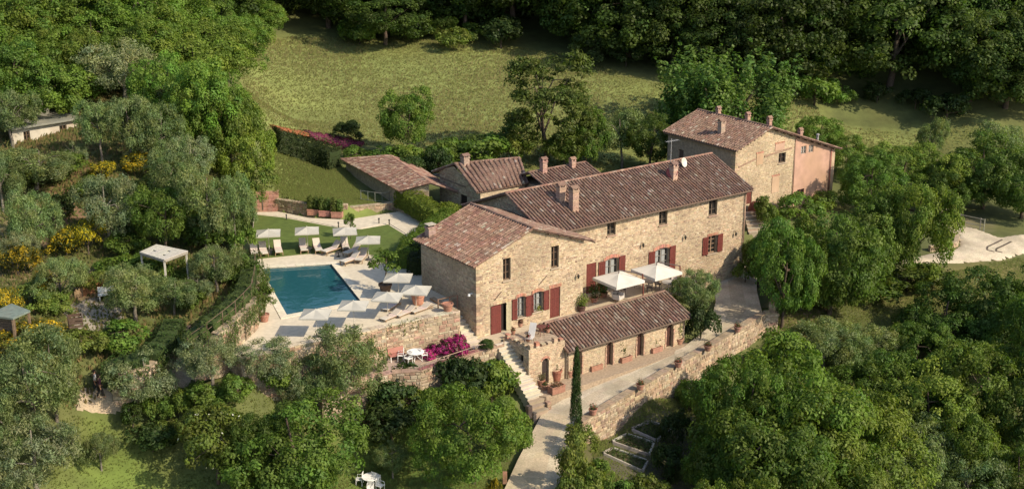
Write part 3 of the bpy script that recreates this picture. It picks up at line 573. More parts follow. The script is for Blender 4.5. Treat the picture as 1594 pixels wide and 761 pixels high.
# ================================================================ rear house
RH = empty('tall_rear_house', W(36.7, 10.5, 0), 'tall stone house with half its gable in pink plaster, behind the long roof', 'house')
RU0, RU1, RV, RD, RE, RA, RAz = 36.7, 50.75, 10.5, 9.3, 6.85, 40.95, 8.32; RB = -1.5; RPK = 44.85; RRz = 4.95
sl2 = lambda u: RE + (RAz - RE) * (u - RU0) / (RA - RU0) if u < RA else RAz + (RRz - RAz) * (u - RA) / (RU1 - RA)
bd, st, pk = MB(), MB(), MB()
face(bd, st, W(RU0, RV), U, -V, [(0, RE), (RA - RU0, RAz), (RPK - RU0, sl2(RPK))], RB, [(42.6 - RU0, 43.6 - RU0, 4.62, 5.6), (38.45 - RU0, 39.2 - RU0, 1.2, 3.0)], pal=[mix(c, (.5, .4, .25), .45) for c in STONES])
face(pk, None, W(RPK, RV), U, -V, [(0, sl2(RPK)), (RU1 - RPK, RRz)], RB, [(45.75 - RPK, 46.5 - RPK, 5.05, 5.85), (46.85 - RPK, 47.55 - RPK, 5.05, 5.8), (45.6 - RPK, 46.6 - RPK, 0.2, 1.5)], mcol=(0.47, 0.29, 0.215), depth=.2)
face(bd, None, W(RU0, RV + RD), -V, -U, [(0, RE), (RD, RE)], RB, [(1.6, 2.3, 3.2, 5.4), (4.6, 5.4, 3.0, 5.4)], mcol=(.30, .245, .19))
face(bd, None, W(RU1, RV), V, U, [(0, RRz), (RD, RRz)], RB); face(bd, None, W(RU1, RV + RD), -U, V, [(0, RRz), (RU1 - RA, RAz), (RU1 - RU0, RE)], RB)
wb(bd, 'wall', M['mortar'], RH); wb(st, 'wall_stones', M['stone'], RH, kind='stuff'); wb(pk, 'plaster_wall', M['plaster'], RH)
ro = W(0, RV)
window(RH, ro, U, -V, 42.6, 43.6, 4.62, 5.6, mul=1, tra=2, col=(.09, .06, .045)); sill(RH, ro, U, -V, 42.6, 43.6, 4.62)
for a, b_, c_, d_ in ((45.75, 46.5, 5.05, 5.85), (46.85, 47.55, 5.05, 5.8)): window(RH, ro, U, -V, a, b_, c_, d_, .1, 1, 2, (.34, .27, .22), curtain=True)
window(RH, ro, U, -V, 45.6, 46.6, .2, 1.5, .12, 1, 2, (.15, .05, .035)); leaf_panel(RH, ro, U, -V, 38.47, 39.18, 1.2, 3.0, 'door', .1, (.13, .04, .03))
lo = W(RU0, RV + RD)
for a, b_, c_, d_ in ((1.6, 2.3, 3.2, 5.4), (4.6, 5.4, 3.0, 5.4)): leaf_panel(RH, lo, -V, -U, a, b_, c_, d_, 'door', .15, (.09, .06, .05))
for a, za, b_, zb_ in ((37.1, 5.05, 39.4, 5.55), (40.6, 5.62, 44.4, 5.95)):
    mb = MB(); mb.obox((ro + U * ((a + b_) / 2) + ZV * ((za + zb_) / 2) - V * .03), (U * (b_ - a) + ZV * (zb_ - za)).normalized(), V, ZV, (b_ - a) / 2, .05, .07, (.30, .2, .14)); wb(mb, 'old_roof_line', M['brick'], RH)
for a, b_, c_, d_ in ((41.85, 42.85, 1.75, 3.4), (39.5, 40.4, 4.9, 6.0), (42.0, 43.3, 5.95, 6.6)):
    mb = MB(); mb.obox(ro + U * ((a + b_) / 2) + ZV * ((c_ + d_) / 2), U, V, ZV, (b_ - a) / 2, .055, (d_ - c_) / 2, vary((.49, .34, .23), .06)); wb(mb, 'blocked_window', M['plaster'], RH); brick_head(RH, ro, U, -V, a - .05, b_ + .05, d_ + .01, .0, .14)
quoins(RH, W(RU0, RV), U, -V, RB, RE - .05, V, -U, [mix(c, (.5, .4, .25), .4) for c in STONES])
mb = MB(); mb.obox(ro + U * (RU1 - .22) + ZV * ((RB + RRz) / 2 - .15) - V * .012, U, V, ZV, .22, .06, (RRz - RB) / 2 - .2, (.46, .34, .23)); wb(mb, 'corner_pilaster', M['plaster'], RH)
pipe(RH, W(RU1 - .6, RV - .1, RRz), W(RU1 - .6, RV - .1, .1), .05, (.3, .12, .09)); pipe(RH, W(RPK - .03, RV - .1, sl2(RPK) - .2), W(RPK - .03, RV - .1, .1), .045, (.33, .2, .15))
e1 = (RAz - RE) / (RA - RU0); e2 = (RAz - RRz) / (RU1 - RA)
roof(RH, W(RU0 - .4, RV + RD + .3, RE - .4 * e1 + .14), W(RU0 - .4, RV - .45, RE - .4 * e1 + .14), W(RA, RV - .45, RAz + .14), W(RA, RV + RD + .3, RAz + .14), sp=.32)
roof(RH, W(RU1 + .4, RV - .45, RRz - .4 * e2 + .14), W(RU1 + .4, RV + RD + .3, RRz - .4 * e2 + .14), W(RA, RV + RD + .3, RAz + .14), W(RA, RV - .45, RAz + .14), sp=.32)
caps(RH, W(RA, RV - .5, RAz + .18), W(RA, RV + RD + .35, RAz + .18)); caps(RH, W(RU1 + .4, RV - .45, RRz - .4 * e2 + .18), W(RA, RV - .45, RAz + .18), rad=.09)
rafters(RH, W(RU0 - .1, RV - .42, RE - .14), W(RA, RV - .42, RAz - .06), V, 5, .42); rafters(RH, W(RA + .5, RV - .42, RAz - .22), W(RU1, RV - .42, RRz - .06), V, 9, .42)
gutter(RH, W(RU0 - .5, RV + RD, RE - .42 * e1 + .08), W(RU0 - .5, RV - .4, RE - .42 * e1 + .08))
chimney(W(38.3, RV + 3.6, sl2(38.3) + .1), .55, .5, 1.0, 'roofed', 'chimney on the shaded slope', RH, (.40, .29, .22))
for u, v, h, lb in ((41.2, 17.5, .5, None), (41.3, 13.6, .6, None), (42.2, 11.6, .75, None), (47.4, 12.2, .6, None), (49.2, 11.5, .5, 'thin metal flue near the low eave')):
    chimney(W(u, v, sl2(u) + .1), .38 if lb is None else .2, .38 if lb is None else .2, h, 'roofed' if lb is None else 'pot', lb, RH, (.40, .25, .19) if lb is None else (.25, .24, .23), below=.4)
# ================================================================ low rear cottage (two roofs), shed, villa on the hill
KC = empty('low_cottage', W(12.6, 18, 0), 'low stone cottage with striped tiled roof behind the long house', 'house')
c1, c2, c3, c4 = W(12.3, 17.8, 5), W(17.75, 17.7, 5), W(18.9, 20.6, 6.6), W(12.95, 22.2, 6.6)
roof(KC, c1, c2, c3, c4, sp=.42, rise=.11); caps(KC, c4, c3, rad=.15); caps(KC, c1 + ZV * .05, c4 + ZV * .05, TILES_RED, rad=.11)
bd, st = MB(), MB()
face(bd, st, W(12.75, 24.5), -V, -U, [(0, 5.6), (2.4, 6.4), (6.6, 4.85)], 0, [(3.4, 4.5, 1.8, 4.1)], pal=STONES_GREY)
face(bd, None, W(12.75, 17.95), U, -V, [(0, 4.85), (4.9, 4.85)], 0); face(bd, None, W(17.65, 17.9), V, U, [(0, 4.85), (2.8, 6.3), (5, 5.4)], 0)
wb(bd, 'wall', M['mortar'], KC); wb(st, 'wall_stones', M['stone'], KC, kind='stuff')
leaf_panel(KC, W(12.75, 24.5), -V, -U, 3.42, 4.48, 1.8, 4.05, 'door', .12, (.03, .022, .018))
roof(KC, W(18.5, 25.2, 5.3), W(12.4, 25.2, 5.3), c4, c3)
q1, q2, q3, q4 = W(17.8, 14.3, 5.0), W(24.3, 14.3, 5.0), W(24.2, 17.4, 6.05), W(17.7, 17.45, 6.05)
roof(KC, q1, q2, q3, q4, sp=.34, rise=.09); roof(KC, W(24.2, 20.4, 5), W(17.9, 20.4, 5), q4, q3); caps(KC, q4 + ZV * .03, q3 + ZV * .03)
mb = MB(); mb.uvbox(18, 24, 14.7, 20, 0, 4.9, MORTAR); wb(mb, 'wing_wall', M['mortar'], KC)
chimney(P(724, 256, 6.5), .6, .6, .6, 'roofed', 'chimney on the verge of the higher roof', KC, (.38, .27, .21)); chimney(P(846, 264, 6.2), .5, .5, .75, 'roofed', None, KC, (.42, .26, .21)); chimney(P(891, 258, 6.1), .45, .45, .4, 'roofed', None, KC, (.42, .27, .21))
LT = empty('flat_porch', P(690, 310, 2.2), 'small shaded porch with flat roof at the cottage side', 'porch')
mb = MB(); a = P(683, 268, 5.0); mb.uvbox(UV(a)[0] - .3, 12.7, UV(a)[1] - 5.6, UV(a)[1] - .2, 4.85, 4.98, (.2, .15, .11)); wb(mb, 'roof', M['tile'], LT)
for k in range(3): p = W(UV(a)[0], UV(a)[1] - .8 - 2.2 * k, 0); mb = MB(); mb.obox(p + ZV * 2.4, U, V, ZV, .16, .16, 2.44, vary(STONES_GREY[0])); wb(mb, 'pillar', M['stone'], LT)
SHD = empty('tiled_shed', P(575, 300, 2.6), 'long low shed with weathered red tile roof on the upper lawn', 'shed')
s1, s2 = P(533, 250, 4.0), P(619, 293, 4.3); s4, s3 = P(607, 243, 4.9), P(668, 284, 4.95); s2.z = s1.z = 4.1
dv = (s2 - s1).normalized(); du = (s3 - s2); du.z = 0; du.normalize()
roof(SHD, s1 - dv * .2, s2 + dv * .3, s3 + dv * .3, s4 - dv * .2, TILES_RED + [(.44, .31, .22)], sp=.3); caps(SHD, s4, s3, TILES_RED)
bd, st = MB(), MB(); nl = dv.cross(ZV); nl = nl if nl.x < 0 else -nl
o2 = s1 + du * .35; face(bd, None, o2, dv, nl, [(0, 4.1), ((s2 - s1).length, 4.1)], 1.5, mcol=(.36, .3, .22)); oe = s2 + du * .35 + dv * .0
face(bd, st, oe, du, dv, [(0, 4.1), ((s3 - s2).length - .5, 4.75)], 1.5); wb(bd, 'wall', M['mortar'], SHD); wb(st, 'wall_stones', M['stone'], SHD, kind='stuff')
roof(SHD, s3 + dv * .3 + du * 2.4 - ZV * .75, s4 - dv * .2 + du * 2.4 - ZV * .75, s4 - dv * .2, s3 + dv * .3, TILES_RED)
VL = empty('hillside_villa', P(80, 225, 8), 'pale rendered villa with flat grey roof half hidden on the olive hillside', 'house')
vr, vl = P(122, 200, 9.4), P(20, 217, 9.4); e = (vr - vl); e.z = 0; eL = e.length; e.normalize(); nn = e.cross(ZV); nn = nn if nn.y < 0 else -nn
bd = MB(); face(bd, None, vl, e, nn, [(0, 10.3), (eL, 10.3)], 5.5, [(1.0, 1.6, 8.8, 9.9), (eL - 1.8, eL - 1.1, 8.8, 9.9)], mcol=(.50, .46, .38), depth=.2)
face(bd, None, vr, -nn, e, [(0, 10.3), (6, 10.3)], 5.5, mcol=(.60, .56, .48)); wb(bd, 'wall', M['plaster'], VL)  # end wall coloured paler than the front: its sunlit side painted in
window(VL, vl, e, nn, 1.0, 1.6, 8.8, 9.9, .12); window(VL, vl, e, nn, eL - 1.8, eL - 1.1, 8.8, 9.9, .12)
q = lambda s, d, z: vl + e * s - nn * d + ZV * (z - 9.4)
mb = MB(); mb.obox(q(eL / 2, 2.9, 10.38), e, nn, ZV, eL / 2 + .35, 3.4, .09, (.215, .215, .18)); wb(mb, 'roof', M['pave'], VL)
mb = MB(); mb.obox(q(eL * .52, 4.2, 11.1), e, nn, ZV, 1.7, 1.4, .62, (.19, .19, .16)); mb.obox(q(eL * .52, 4.2, 11.78), e, nn, ZV, 1.85, 1.55, .06, (.24, .24, .2)); wb(mb, 'stair_head', M['pave'], VL)
# ================================================================ levelled ground: pool terrace, lawn, paths, terraces, drive
PZ = 2.0
def px_poly(pts, z): return [P(a, b, z) for a, b in pts]
pool_poly = px_poly([(716, 483), (660, 494), (600, 508), (540, 521), (500, 529), (452, 534), (430, 548), (375, 556), (350, 543), (355, 517), (399, 491), (406, 468), (401, 430), (394, 404), (392, 370), (396, 330), (432, 329), (480, 339), (540, 342), (622, 329), (672, 350)], PZ) + [W(3, 12, PZ), W(1.5, 7.35, PZ), W(-.02, 7.2, PZ), W(-.02, 4.0, PZ), W(-1.02, 4.0, PZ), W(-1.02, .69, PZ)]
lower_poly = [W(-1.2, .62, 0), W(-.1, .0, 0), W(-.1, -.9, 0), W(0.3, -1.6, 0), P(742, 548, -.45), P(700, 562, -.45), P(655, 577, -.45), P(610, 580, -.45), P(560, 590, -.45), P(500, 600, -.45), P(470, 575, -.45), P(500, 545, -.45)] + [P(560, 540, -.45), P(640, 530, -.45)]
terr_uv = [(0, 0), (0, -1.0), (4.9, -1.0), (4.9, -1.52), (16.9, -1.52), (18.2, -1.2), (18.6, 2.68), (9.92, 2.68), (9.92, 0)]
terr_poly = [W(a, b) for a, b in terr_uv]
walk_uv = [(1.5, -4.2), (16.85, -4.27), (17.3, -5.2), (12, -5.75), (4.6, -5.9), (1.9, -5.9), (1.4, -5.3)]
walk_poly = [W(a, b) for a, b in walk_uv]
def zlin(poly): return [p for p in poly]
# drive: left edge, right edge (photo pixels) with height, from the bottom of the picture up past the annex
DRIVE = [((770, 790), (868, 790), -5.5), ((785, 761), (873, 761), -5.2), ((806, 715), (880, 708), -4.6), ((833, 664), (896, 668), -4.1), ((845, 640), (915, 655), -3.8), ((905, 604), (968, 621), -3.42), ((985, 570), (1038, 581), -3.15), ((1064, 540), (1110, 543), -2.95), ((1105, 508), (1163, 508), -2.72), ((1114, 470), (1187, 488), -2.5), ((1112, 440), (1178, 452), -2.2), ((1110, 428), (1178, 428), -2.02), ((1150, 410), (1215, 412), -1.95), ((1185, 395), (1250, 400), -1.9)]
dL = [P(a[0], a[1], z) for a, b, z in DRIVE]; dR = [P(b[0], b[1], z) for a, b, z in DRIVE]
drive_poly = dL + dR[::-1]
dmid = np.array([[(a.x + b.x) / 2, (a.y + b.y) / 2, a.z] for a, b in zip(dL, dR)])
dm2 = np.concatenate([np.linspace(dmid[i], dmid[i + 1], 12) for i in range(len(dmid) - 1)])
def drive_z(x, y):
    d = (np.asarray(x)[:, None] - dm2[None, :, 0]) ** 2 + (np.asarray(y)[:, None] - dm2[None, :, 1]) ** 2; return dm2[d.argmin(1), 2]
CARVE += [(pool_poly, PZ, 1.0), (lower_poly, -.45, .8), (terr_poly, 0.0, .6), (walk_poly, -3.0, .5), (drive_poly, drive_z, 1.2)]
CARVE += [([W(0, 0), W(FW, 0), W(FW, FD), W(0, FD)], -.3, .3), ([W(LU0, LV), W(LU1, LV), W(LU1, LBV), W(LU0, LBV)], -.3, .0), ([W(TU0, TV), W(AU1, AV), W(AU1, -1.5), W(TU0, -1)], -3.0, .3)]
stair_poly = [W(.2, -1.2), W(1.65, -1.2), W(1.65, -5.6), W(.2, -5.6)]; CARVE += [(stair_poly, lambda x, y: np.interp([UV((a, b, 0))[1] for a, b in zip(x, y)], [-5.5, -1.2], [-3.2, -.5]), .4)]
bed_poly = (lambda q, z: [G(a, b) for a, b in q])([(925, 715), (1010, 650), (1095, 640), (1075, 720), (1000, 770)], -6.15)
track_poly = [G(a, b) for a, b in ((1400, 408), (1452, 396), (1490, 390), (1498, 382), (1492, 366), (1470, 356), (1486, 350), (1520, 358), (1556, 372), (1600, 366), (1680, 364), (1680, 384), (1590, 394), (1556, 404), (1500, 408), (1450, 409))]
path2_poly = (lambda q, z: [G(a, b) for a, b in q])([(120, 634), (190, 640), (245, 622), (300, 590), (308, 560), (290, 520), (270, 540), (262, 585), (200, 605), (130, 606)], -.35)
patio_poly = (lambda q, z: [G(a, b) for a, b in q])([(98, 478), (150, 463), (185, 470), (190, 500), (150, 520), (112, 505)], 3.3)
# ---- the ground sheet
def spaced(lo, hi, a, b, fine, mid_lo, mid_hi, mid):
    inner = np.arange(a, b + 1e-6, fine); l1 = np.arange(mid_lo, a - mid / 2, mid); r1 = np.arange(b + mid, mid_hi + 1e-6, mid)
    far = lambda s, e, st: np.array([]) if s == e else s + (e - s) * (np.linspace(0, 1, 15)[1:] ** 2.2)
    return np.concatenate([far(mid_lo, lo, 0)[::-1], l1, inner, r1, far(r1[-1], hi, 0)])
gx = spaced(-2500, 2500, -46, 56, 0.8, -150, 170, 2.5); gy = spaced(-1200, 3500, 56, 134, 0.8, 0, 330, 2.5)
XX, YY = np.meshgrid(gx, gy); fx, fy = XX.ravel(), YY.ravel()
fz = TZ(fx, fy) + 0.03 * np.sin(fx * .9 + 2 * np.sin(fy * .37)) * np.cos(fy * .8) * (np.abs(fx) < 170)
for poly, zz, mg in CARVE:
    m = inside(fx, fy, poly) | (dist_poly(fx, fy, poly) < max(mg, .01)); zv = zz(fx[m], fy[m]) if callable(zz) else zz
    fz[m] = np.minimum(fz[m], zv - .3)
def poly_px(pts): return [G(a, b) for a, b in pts]
ZONES = [ # (photo outline on the ground, colour)
    ([(425, 290), (400, 190), (372, 110), (366, 64), (450, 58), (560, 58), (700, 64), (860, 80), (1010, 128), (1250, 162), (1545, 192), (1600, 215), (1500, 230), (1330, 235), (1200, 262), (1000, 270), (800, 275), (690, 255), (600, 225), (430, 205)], (0.185, 0.215, 0.064)),
    ([(420, 225), (530, 262), (560, 300), (620, 330), (430, 330)], (0.165, 0.20, 0.052)),
    ([(90, 790), (150, 640), (200, 680), (300, 760), (330, 800)], (0.12, 0.165, 0.034)),
    ([(540, 660), (700, 640), (770, 740), (780, 800), (500, 800)], (0.10, 0.15, 0.03)),
    ([(1200, 480), (1290, 470), (1290, 515), (1215, 520)], (0.21, 0.16, 0.095)),
    ([(1330, 455), (1460, 412), (1600, 408), (1600, 440), (1440, 470), (1350, 480)], (0.16, 0.14, 0.05)),
    ([(60, 260), (150, 250), (160, 380), (40, 400)], (0.20, 0.125, 0.07)), ([(0, 330), (60, 330), (70, 440), (0, 440)], (0.19, 0.14, 0.075)),
    ([(95, 430), (170, 420), (200, 480), (110, 500)], (0.24, 0.165, 0.10)), ([(290, 410), (350, 400), (350, 450), (300, 460)], (0.22, 0.15, 0.09)),
    ([(915, 670), (985, 640), (1080, 585), (1110, 600), (1110, 720), (1060, 790), (930, 760)], (0.10, 0.082, 0.055)),
    ([(1460, 345), (1480, 330), (1530, 345), (1520, 362)], (0.2, 0.17, 0.11)),
]
gc = np.tile(np.array([0.10, 0.115, 0.038]), (len(fx), 1))
near = (np.abs(fx) < 200) & (fy < 340) & (fy > 0)
for pts, c in ZONES:
    q = poly_px(pts); ins = inside(fx, fy, q); d = dist_poly(fx, fy, q); k = np.clip(np.where(ins, .5 + d / 3, .5 - d / 3), 0, 1) * near
    k = np.clip(k + 0.25 * np.sin(fx * 1.7 + fy) * np.sin(fy * 1.3) * (k > 0) * (k < 1), 0, 1); gc = gc * (1 - k[:, None]) + np.array(c) * k[:, None]
nx_, ny_ = len(gx), len(gy); me = bpy.data.meshes.new('ground'); me.vertices.add(len(fx)); me.vertices.foreach_set('co', np.stack([fx, fy, fz], 1).astype(np.float32).ravel())
I = (np.arange(ny_ - 1)[:, None] * nx_ + np.arange(nx_ - 1)[None, :]).ravel(); quads = np.stack([I, I + 1, I + nx_ + 1, I + nx_], 1)
me.loops.add(quads.size); me.loops.foreach_set('vertex_index', quads.ravel().astype(np.int32)); me.polygons.add(len(quads)); me.polygons.foreach_set('loop_start', (np.arange(len(quads)) * 4).astype(np.int32)); me.update(calc_edges=True); me.validate()
a = me.color_attributes.new('Col', 'FLOAT_COLOR', 'POINT'); a.data.foreach_set('color', np.concatenate([gc, np.ones((len(gc), 1))], 1).astype(np.float32).ravel()); me.polygons.foreach_set('use_smooth', [True] * len(me.polygons)); me.materials.append(M['ground'])
tag(link('ground', me), kind='structure')
# ---- pool terrace slab with its own pool
def structure(mb, name, mat, **k): return tag(mb.build(name, mat, **k), kind='structure')
pool_q = px_poly([(446.5, 490.3), (561, 468), (515.6, 411.3), (406, 418)], PZ)
def in_off(poly, d):                                        # offset polygon outwards by d
    c = sum((Vector(p) for p in poly), Vector()) / len(poly); n = len(poly); out = []
    for i in range(n):
        a, b, e = Vector(poly[i - 1]), Vector(poly[i]), Vector(poly[(i + 1) % n]); d1 = (b - a).normalized(); d2 = (e - b).normalized(); n1 = d1.cross(ZV); n2 = d2.cross(ZV)
        if n1.dot(c - a) > 0: n1 = -n1
        if n2.dot(c - b) > 0: n2 = -n2
        m = (n1 + n2).normalized(); out.append(b + m * (d / max(.3, m.dot(n1))))
    return out
pave_col = (0.60, 0.53, 0.405)
mb = MB(); n = len(pool_poly)
bm_ = __import__('bmesh'); me = bpy.data.meshes.new('pool_terrace'); b = bm_.new()
vo = [b.verts.new((p.x, p.y, PZ)) for p in pool_poly]; vi = [b.verts.new((p.x, p.y, PZ)) for p in pool_q]
ed = [b.edges.new((vo[i], vo[(i + 1) % n])) for i in range(n)] + [b.edges.new((vi[i], vi[(i + 1) % 4])) for i in range(4)]
bm_.ops.triangle_fill(b, use_beauty=True, use_dissolve=False, edges=ed)
vb = [b.verts.new((p.x, p.y, -.5)) for p in pool_poly]
for i in range(n): b.faces.new((vo[i], vo[(i + 1) % n], vb[(i + 1) % n], vb[i]))
bm_.ops.recalc_face_normals(b, faces=b.faces); b.to_mesh(me); b.free()
a = me.color_attributes.new('Col', 'FLOAT_COLOR', 'POINT'); a.data.foreach_set('color', np.tile(np.array([*pave_col, 1], dtype=np.float32), len(me.vertices)))
me.materials.append(M['pave']); tag(link('pool_terrace', me), kind='structure')
PL = empty('swimming_pool', sum(pool_q, Vector()) / 4, 'swimming pool of dark teal water with pale stone coping', 'pool')
mb = MB(); mb.quad(*[p - ZV * .13 for p in pool_q]); wb(mb, 'water', M['water'], PL)
mb = MB()
for i in range(4):
    p, q = pool_q[i], pool_q[(i + 1) % 4]; mb.quad(p, q, q - ZV * 1.4, p - ZV * 1.4, (.1, .17, .18))
mb.quad(*[p - ZV * 1.4 for p in pool_q], (.1, .17, .18)); wb(mb, 'basin', M['pave'], PL)
out_q = in_off(pool_q, .55)
for i in range(4):                                          # coping stones, butted
    p, q, po, qo = pool_q[i], pool_q[(i + 1) % 4], out_q[i], out_q[(i + 1) % 4]; num = max(4, int((q - p).length / .62))
    for k in range(num):
        a, b_, c_, d_ = p.lerp(q, (k + .015) / num), p.lerp(q, (k + .985) / num), po.lerp(qo, (k + .985) / num), po.lerp(qo, (k + .015) / num); h = ZV * (.045 + random.uniform(-.004, .004)); mb = MB()
        mb.add([a + h, b_ + h, c_ + h, d_ + h, a - ZV * .06, b_ - ZV * .06, c_ + ZV * .003, d_ + ZV * .003], [(0, 1, 2, 3), (0, 4, 5, 1), (1, 5, 6, 2), (2, 6, 7, 3), (3, 7, 4, 0)], vary((.66, .6, .47), .05, .02)); wb(mb, 'coping_stone', M['pave'], PL)
# wide paler band beyond the coping on the far side, lawn and curving path
lawn_px = [(394.5, 404), (393, 370), (397, 334.5), (440, 339), (480, 346.5), (520, 354), (562, 357.5), (604, 350), (640, 372), (645, 385), (640, 410), (608, 419), (585, 398), (545, 391.5), (470, 396)]
mb = MB(); mb.prism(px_poly(lawn_px, PZ), PZ - .05, PZ + .03, (0.095, 0.135, 0.028)); structure(mb, 'lawn', M['lawn'])
path_px = [(399, 332), (432, 330), (480, 340), (540, 343.5), (622, 331), (664, 352), (652, 373), (641, 370), (606, 348.5), (562, 356), (520, 352.5), (480, 345), (440, 337.5), (399, 333.8)]
mb = MB(); mb.prism(px_poly(path_px, PZ), PZ - .05, PZ + .045, (.60, .53, .405)); structure(mb, 'garden_path', M['pave'])
# lower terrace, house terrace, walkway, drive
mb = MB(); mb.prism(lower_poly, -2.5, -.45, (.40, .30, .245)); structure(mb, 'lower_terrace', M['gravel'])
mb = MB(); mb.prism(terr_poly, -3.4, -.03, (.47, .39, .28)); structure(mb, 'house_terrace', M['pave'])
mb = MB(); mb.prism(walk_poly, -4.3, -2.98, (.34, .26, .18)); structure(mb, 'brick_walkway', M['brick'])
def edge_path(a, b, num): return [Vector(a).lerp(Vector(b), i / num) for i in range(num)]
mb = MB()
for i in range(len(dL) - 1):
    for k in range(6):
        f0, f1 = k / 6, (k + 1) / 6; a0, a1 = dL[i].lerp(dL[i + 1], f0), dL[i].lerp(dL[i + 1], f1); b0, b1 = dR[i].lerp(dR[i + 1], f0), dR[i].lerp(dR[i + 1], f1)
        for j in range(6):
            cr = lambda t: ZV * (0.05 * (1 - (2 * t - 1) ** 2)); t0, t1 = j / 6, (j + 1) / 6; c = mix((.53, .46, .345), (.43, .365, .26), .8 if j in (2, 3) else .1)
            if i < 4: c = mix(c, (.50, .41, .27), .75 if j < 4 else .3)
            mb.quad(a0.lerp(b0, t0) + cr(t0), a0.lerp(b0, t1) + cr(t1), a1.lerp(b1, t1) + cr(t1), a1.lerp(b1, t0) + cr(t0), vary(c, .05, .02))
mb.quad(dL[0], dR[0], dR[0] - ZV, dL[0] - ZV, (.4, .35, .27)); structure(mb, 'drive', M['gravel'])
def sheet(name, poly, mat, col, dz=.13, step=.4):           # a surface laid over the ground
    xs = [p[0] for p in poly]; ys = [p[1] for p in poly]; ax = np.arange(min(xs) - step, max(xs) + step, step); ay = np.arange(min(ys) - step, max(ys) + step, step); XX, YY = np.meshgrid(ax, ay); x, y = XX.ravel(), YY.ravel()
    ins = inside(x, y, poly); d = dist_poly(x, y, poly); sd = np.where(ins, d, -d); z = TZ(x, y) + dz; z = np.where(sd < 0, z - .3 * np.minimum(1, -sd / step) , z); nx = len(ax); k = (sd > -step * 1.2).reshape(YY.shape); mb = MB(); idx = {}
    def vid(i, j):
        if (i, j) not in idx: idx[(i, j)] = len(mb.v); q = i * nx + j; mb.v.append((x[q], y[q], z[q])); mb.c.append(vary(col, .06, .02))
        return idx[(i, j)]
    for i in range(len(ay) - 1):
        for j in range(nx - 1):
            if k[i, j] and k[i + 1, j] and k[i, j + 1] and k[i + 1, j + 1]: mb.f.append((vid(i, j), vid(i, j + 1), vid(i + 1, j + 1), vid(i + 1, j)))
    return structure(mb, name, mat, smooth=True)
sheet('gravel_track', track_poly, M['gravel'], (.55, .47, .34))
sheet('stone_path', path2_poly, M['gravel'], (.44, .35, .235))
sheet('hillside_patio', patio_poly, M['gravel'], (.27, .24, .2))
sheet('kitchen_garden', bed_poly, M['ground'], (.085, .08, .055))
# ---- walls: path = [(point, top)], each with stones on the side facing the given direction and a coping
def garden_wall(name, label, pts, zb, th=.45, pal=STONES_GREY, cap=True, both=False, cat='wall', mcol=(.36, .285, .19), capcol=(.38, .3, .2), ch=(.16, .3), cw=(.2, .6)):
    """pts: list of Vectors whose z is the wall top; built to the left of the direction of travel is the hidden side"""
    root = empty(name, Vector((pts[0].x, pts[0].y, zb if not isinstance(zb, list) else zb[0])), label, cat); bd, st, cp = MB(), MB(), MB()
    for i in range(len(pts) - 1):
        a, b = pts[i], pts[i + 1]; e = Vector((b.x - a.x, b.y - a.y, 0)); L = e.length; e.normalize(); n = Vector((e.y, -e.x, 0)); z0 = min(zb[i], zb[i + 1]) if isinstance(zb, list) else zb
        face(bd, st, a, e, n, [(0, a.z), (L, b.z)], z0, pal=pal, mcol=mcol, ch=ch, cw=cw, proud=.035); face(bd, st if both else None, Vector((b.x, b.y, 0)) - n * th, -e, -n, [(0, b.z), (L, a.z)], z0, pal=pal, mcol=mcol)
        bd.quad(a, b, b - n * th, a - n * th, mcol)
        for q, s in ((a, -1), (b, 1)):
            if (i == 0 and s < 0) or (i == len(pts) - 2 and s > 0): bd.quad(Vector((q.x, q.y, z0)), q, q - n * th, Vector((q.x, q.y, z0)) - n * th, mcol)
        if cap:
            num = max(1, int(L / .5))
            for k in range(num):
                p = a.lerp(b, (k + .5) / num) - n * (th / 2); dd = (b - a).normalized(); cp.obox(p + ZV * .03, dd, n, dd.cross(n) * -1 if dd.cross(n).z < 0 else dd.cross(n), L / num / 2 - .008, th / 2 + .05 + random.uniform(-.02, .02), .04, vary(capcol, .16))
    wb(bd, 'wall', M['mortar'], root); wb(st, 'wall_stones', M['stone'], root, kind='stuff')
    if cap: wb(cp, 'coping', M['stone'], root, kind='stuff')
    return root
Q = lambda px, py, z: P(px, py, z)
pw = [Q(352, 545, 2.06), Q(376, 557, 2.06), Q(430, 549, 2.06), Q(445, 542, 2.06), Q(470, 536, 2.06), Q(500, 530.5, 2.06), Q(540, 522.5, 2.06), Q(600, 509.5, 2.06), Q(660, 495.5, 2.06), Q(717, 484, 2.06)]
pw[-1] = W(-1.0, .66, 2.06)
garden_wall('pool_terrace_wall', 'stone retaining wall under the pool terrace behind the magenta flowers', pw, -1.4, cap=True, pal=STONES_GREY + [(.36, .22, .16)], capcol=(.47, .41, .31))
garden_wall('stair_side_wall', 'short wall end beside the white steps', [W(-1.0, .70, 2.06), W(-1.0, 4.2, 2.1)], -.6, th=.3)
lw = [P(500, 601, -.4), P(560, 591, -.4), P(610, 581, -.4), P(655, 578, -.35), P(700, 563, -.3), P(745, 548, -.25), W(1.1, -1.9, -.2)]
garden_wall('flower_terrace_wall', 'rough stone wall below the terrace with white table, edged with pink flowers', lw, -4.2, pal=STONES_GREY, cap=True, capcol=(.40, .26, .2))
par = [(907, 657, -3.32), (950, 631, -3.08), (980, 613, -2.95), (1060, 566, -2.62), (1112, 536, -2.42), (1140, 519, -2.25)]
par = [P(a, b, z) for a, b, z in par]; rt = P(1212, 487, -1.95); rt0 = P(1192, 488, -1.9)
garden_wall('drive_parapet', 'long stone retaining wall with parapet along the outer edge of the drive', par + [rt0, rt], -8.0, th=.5, both=True, pal=STONES + STONES_GREY, capcol=(.33, .25, .17))
mb = MB(); pier = empty('wall_pier', rt, 'squat stone pier ending the drive parapet', 'pier')
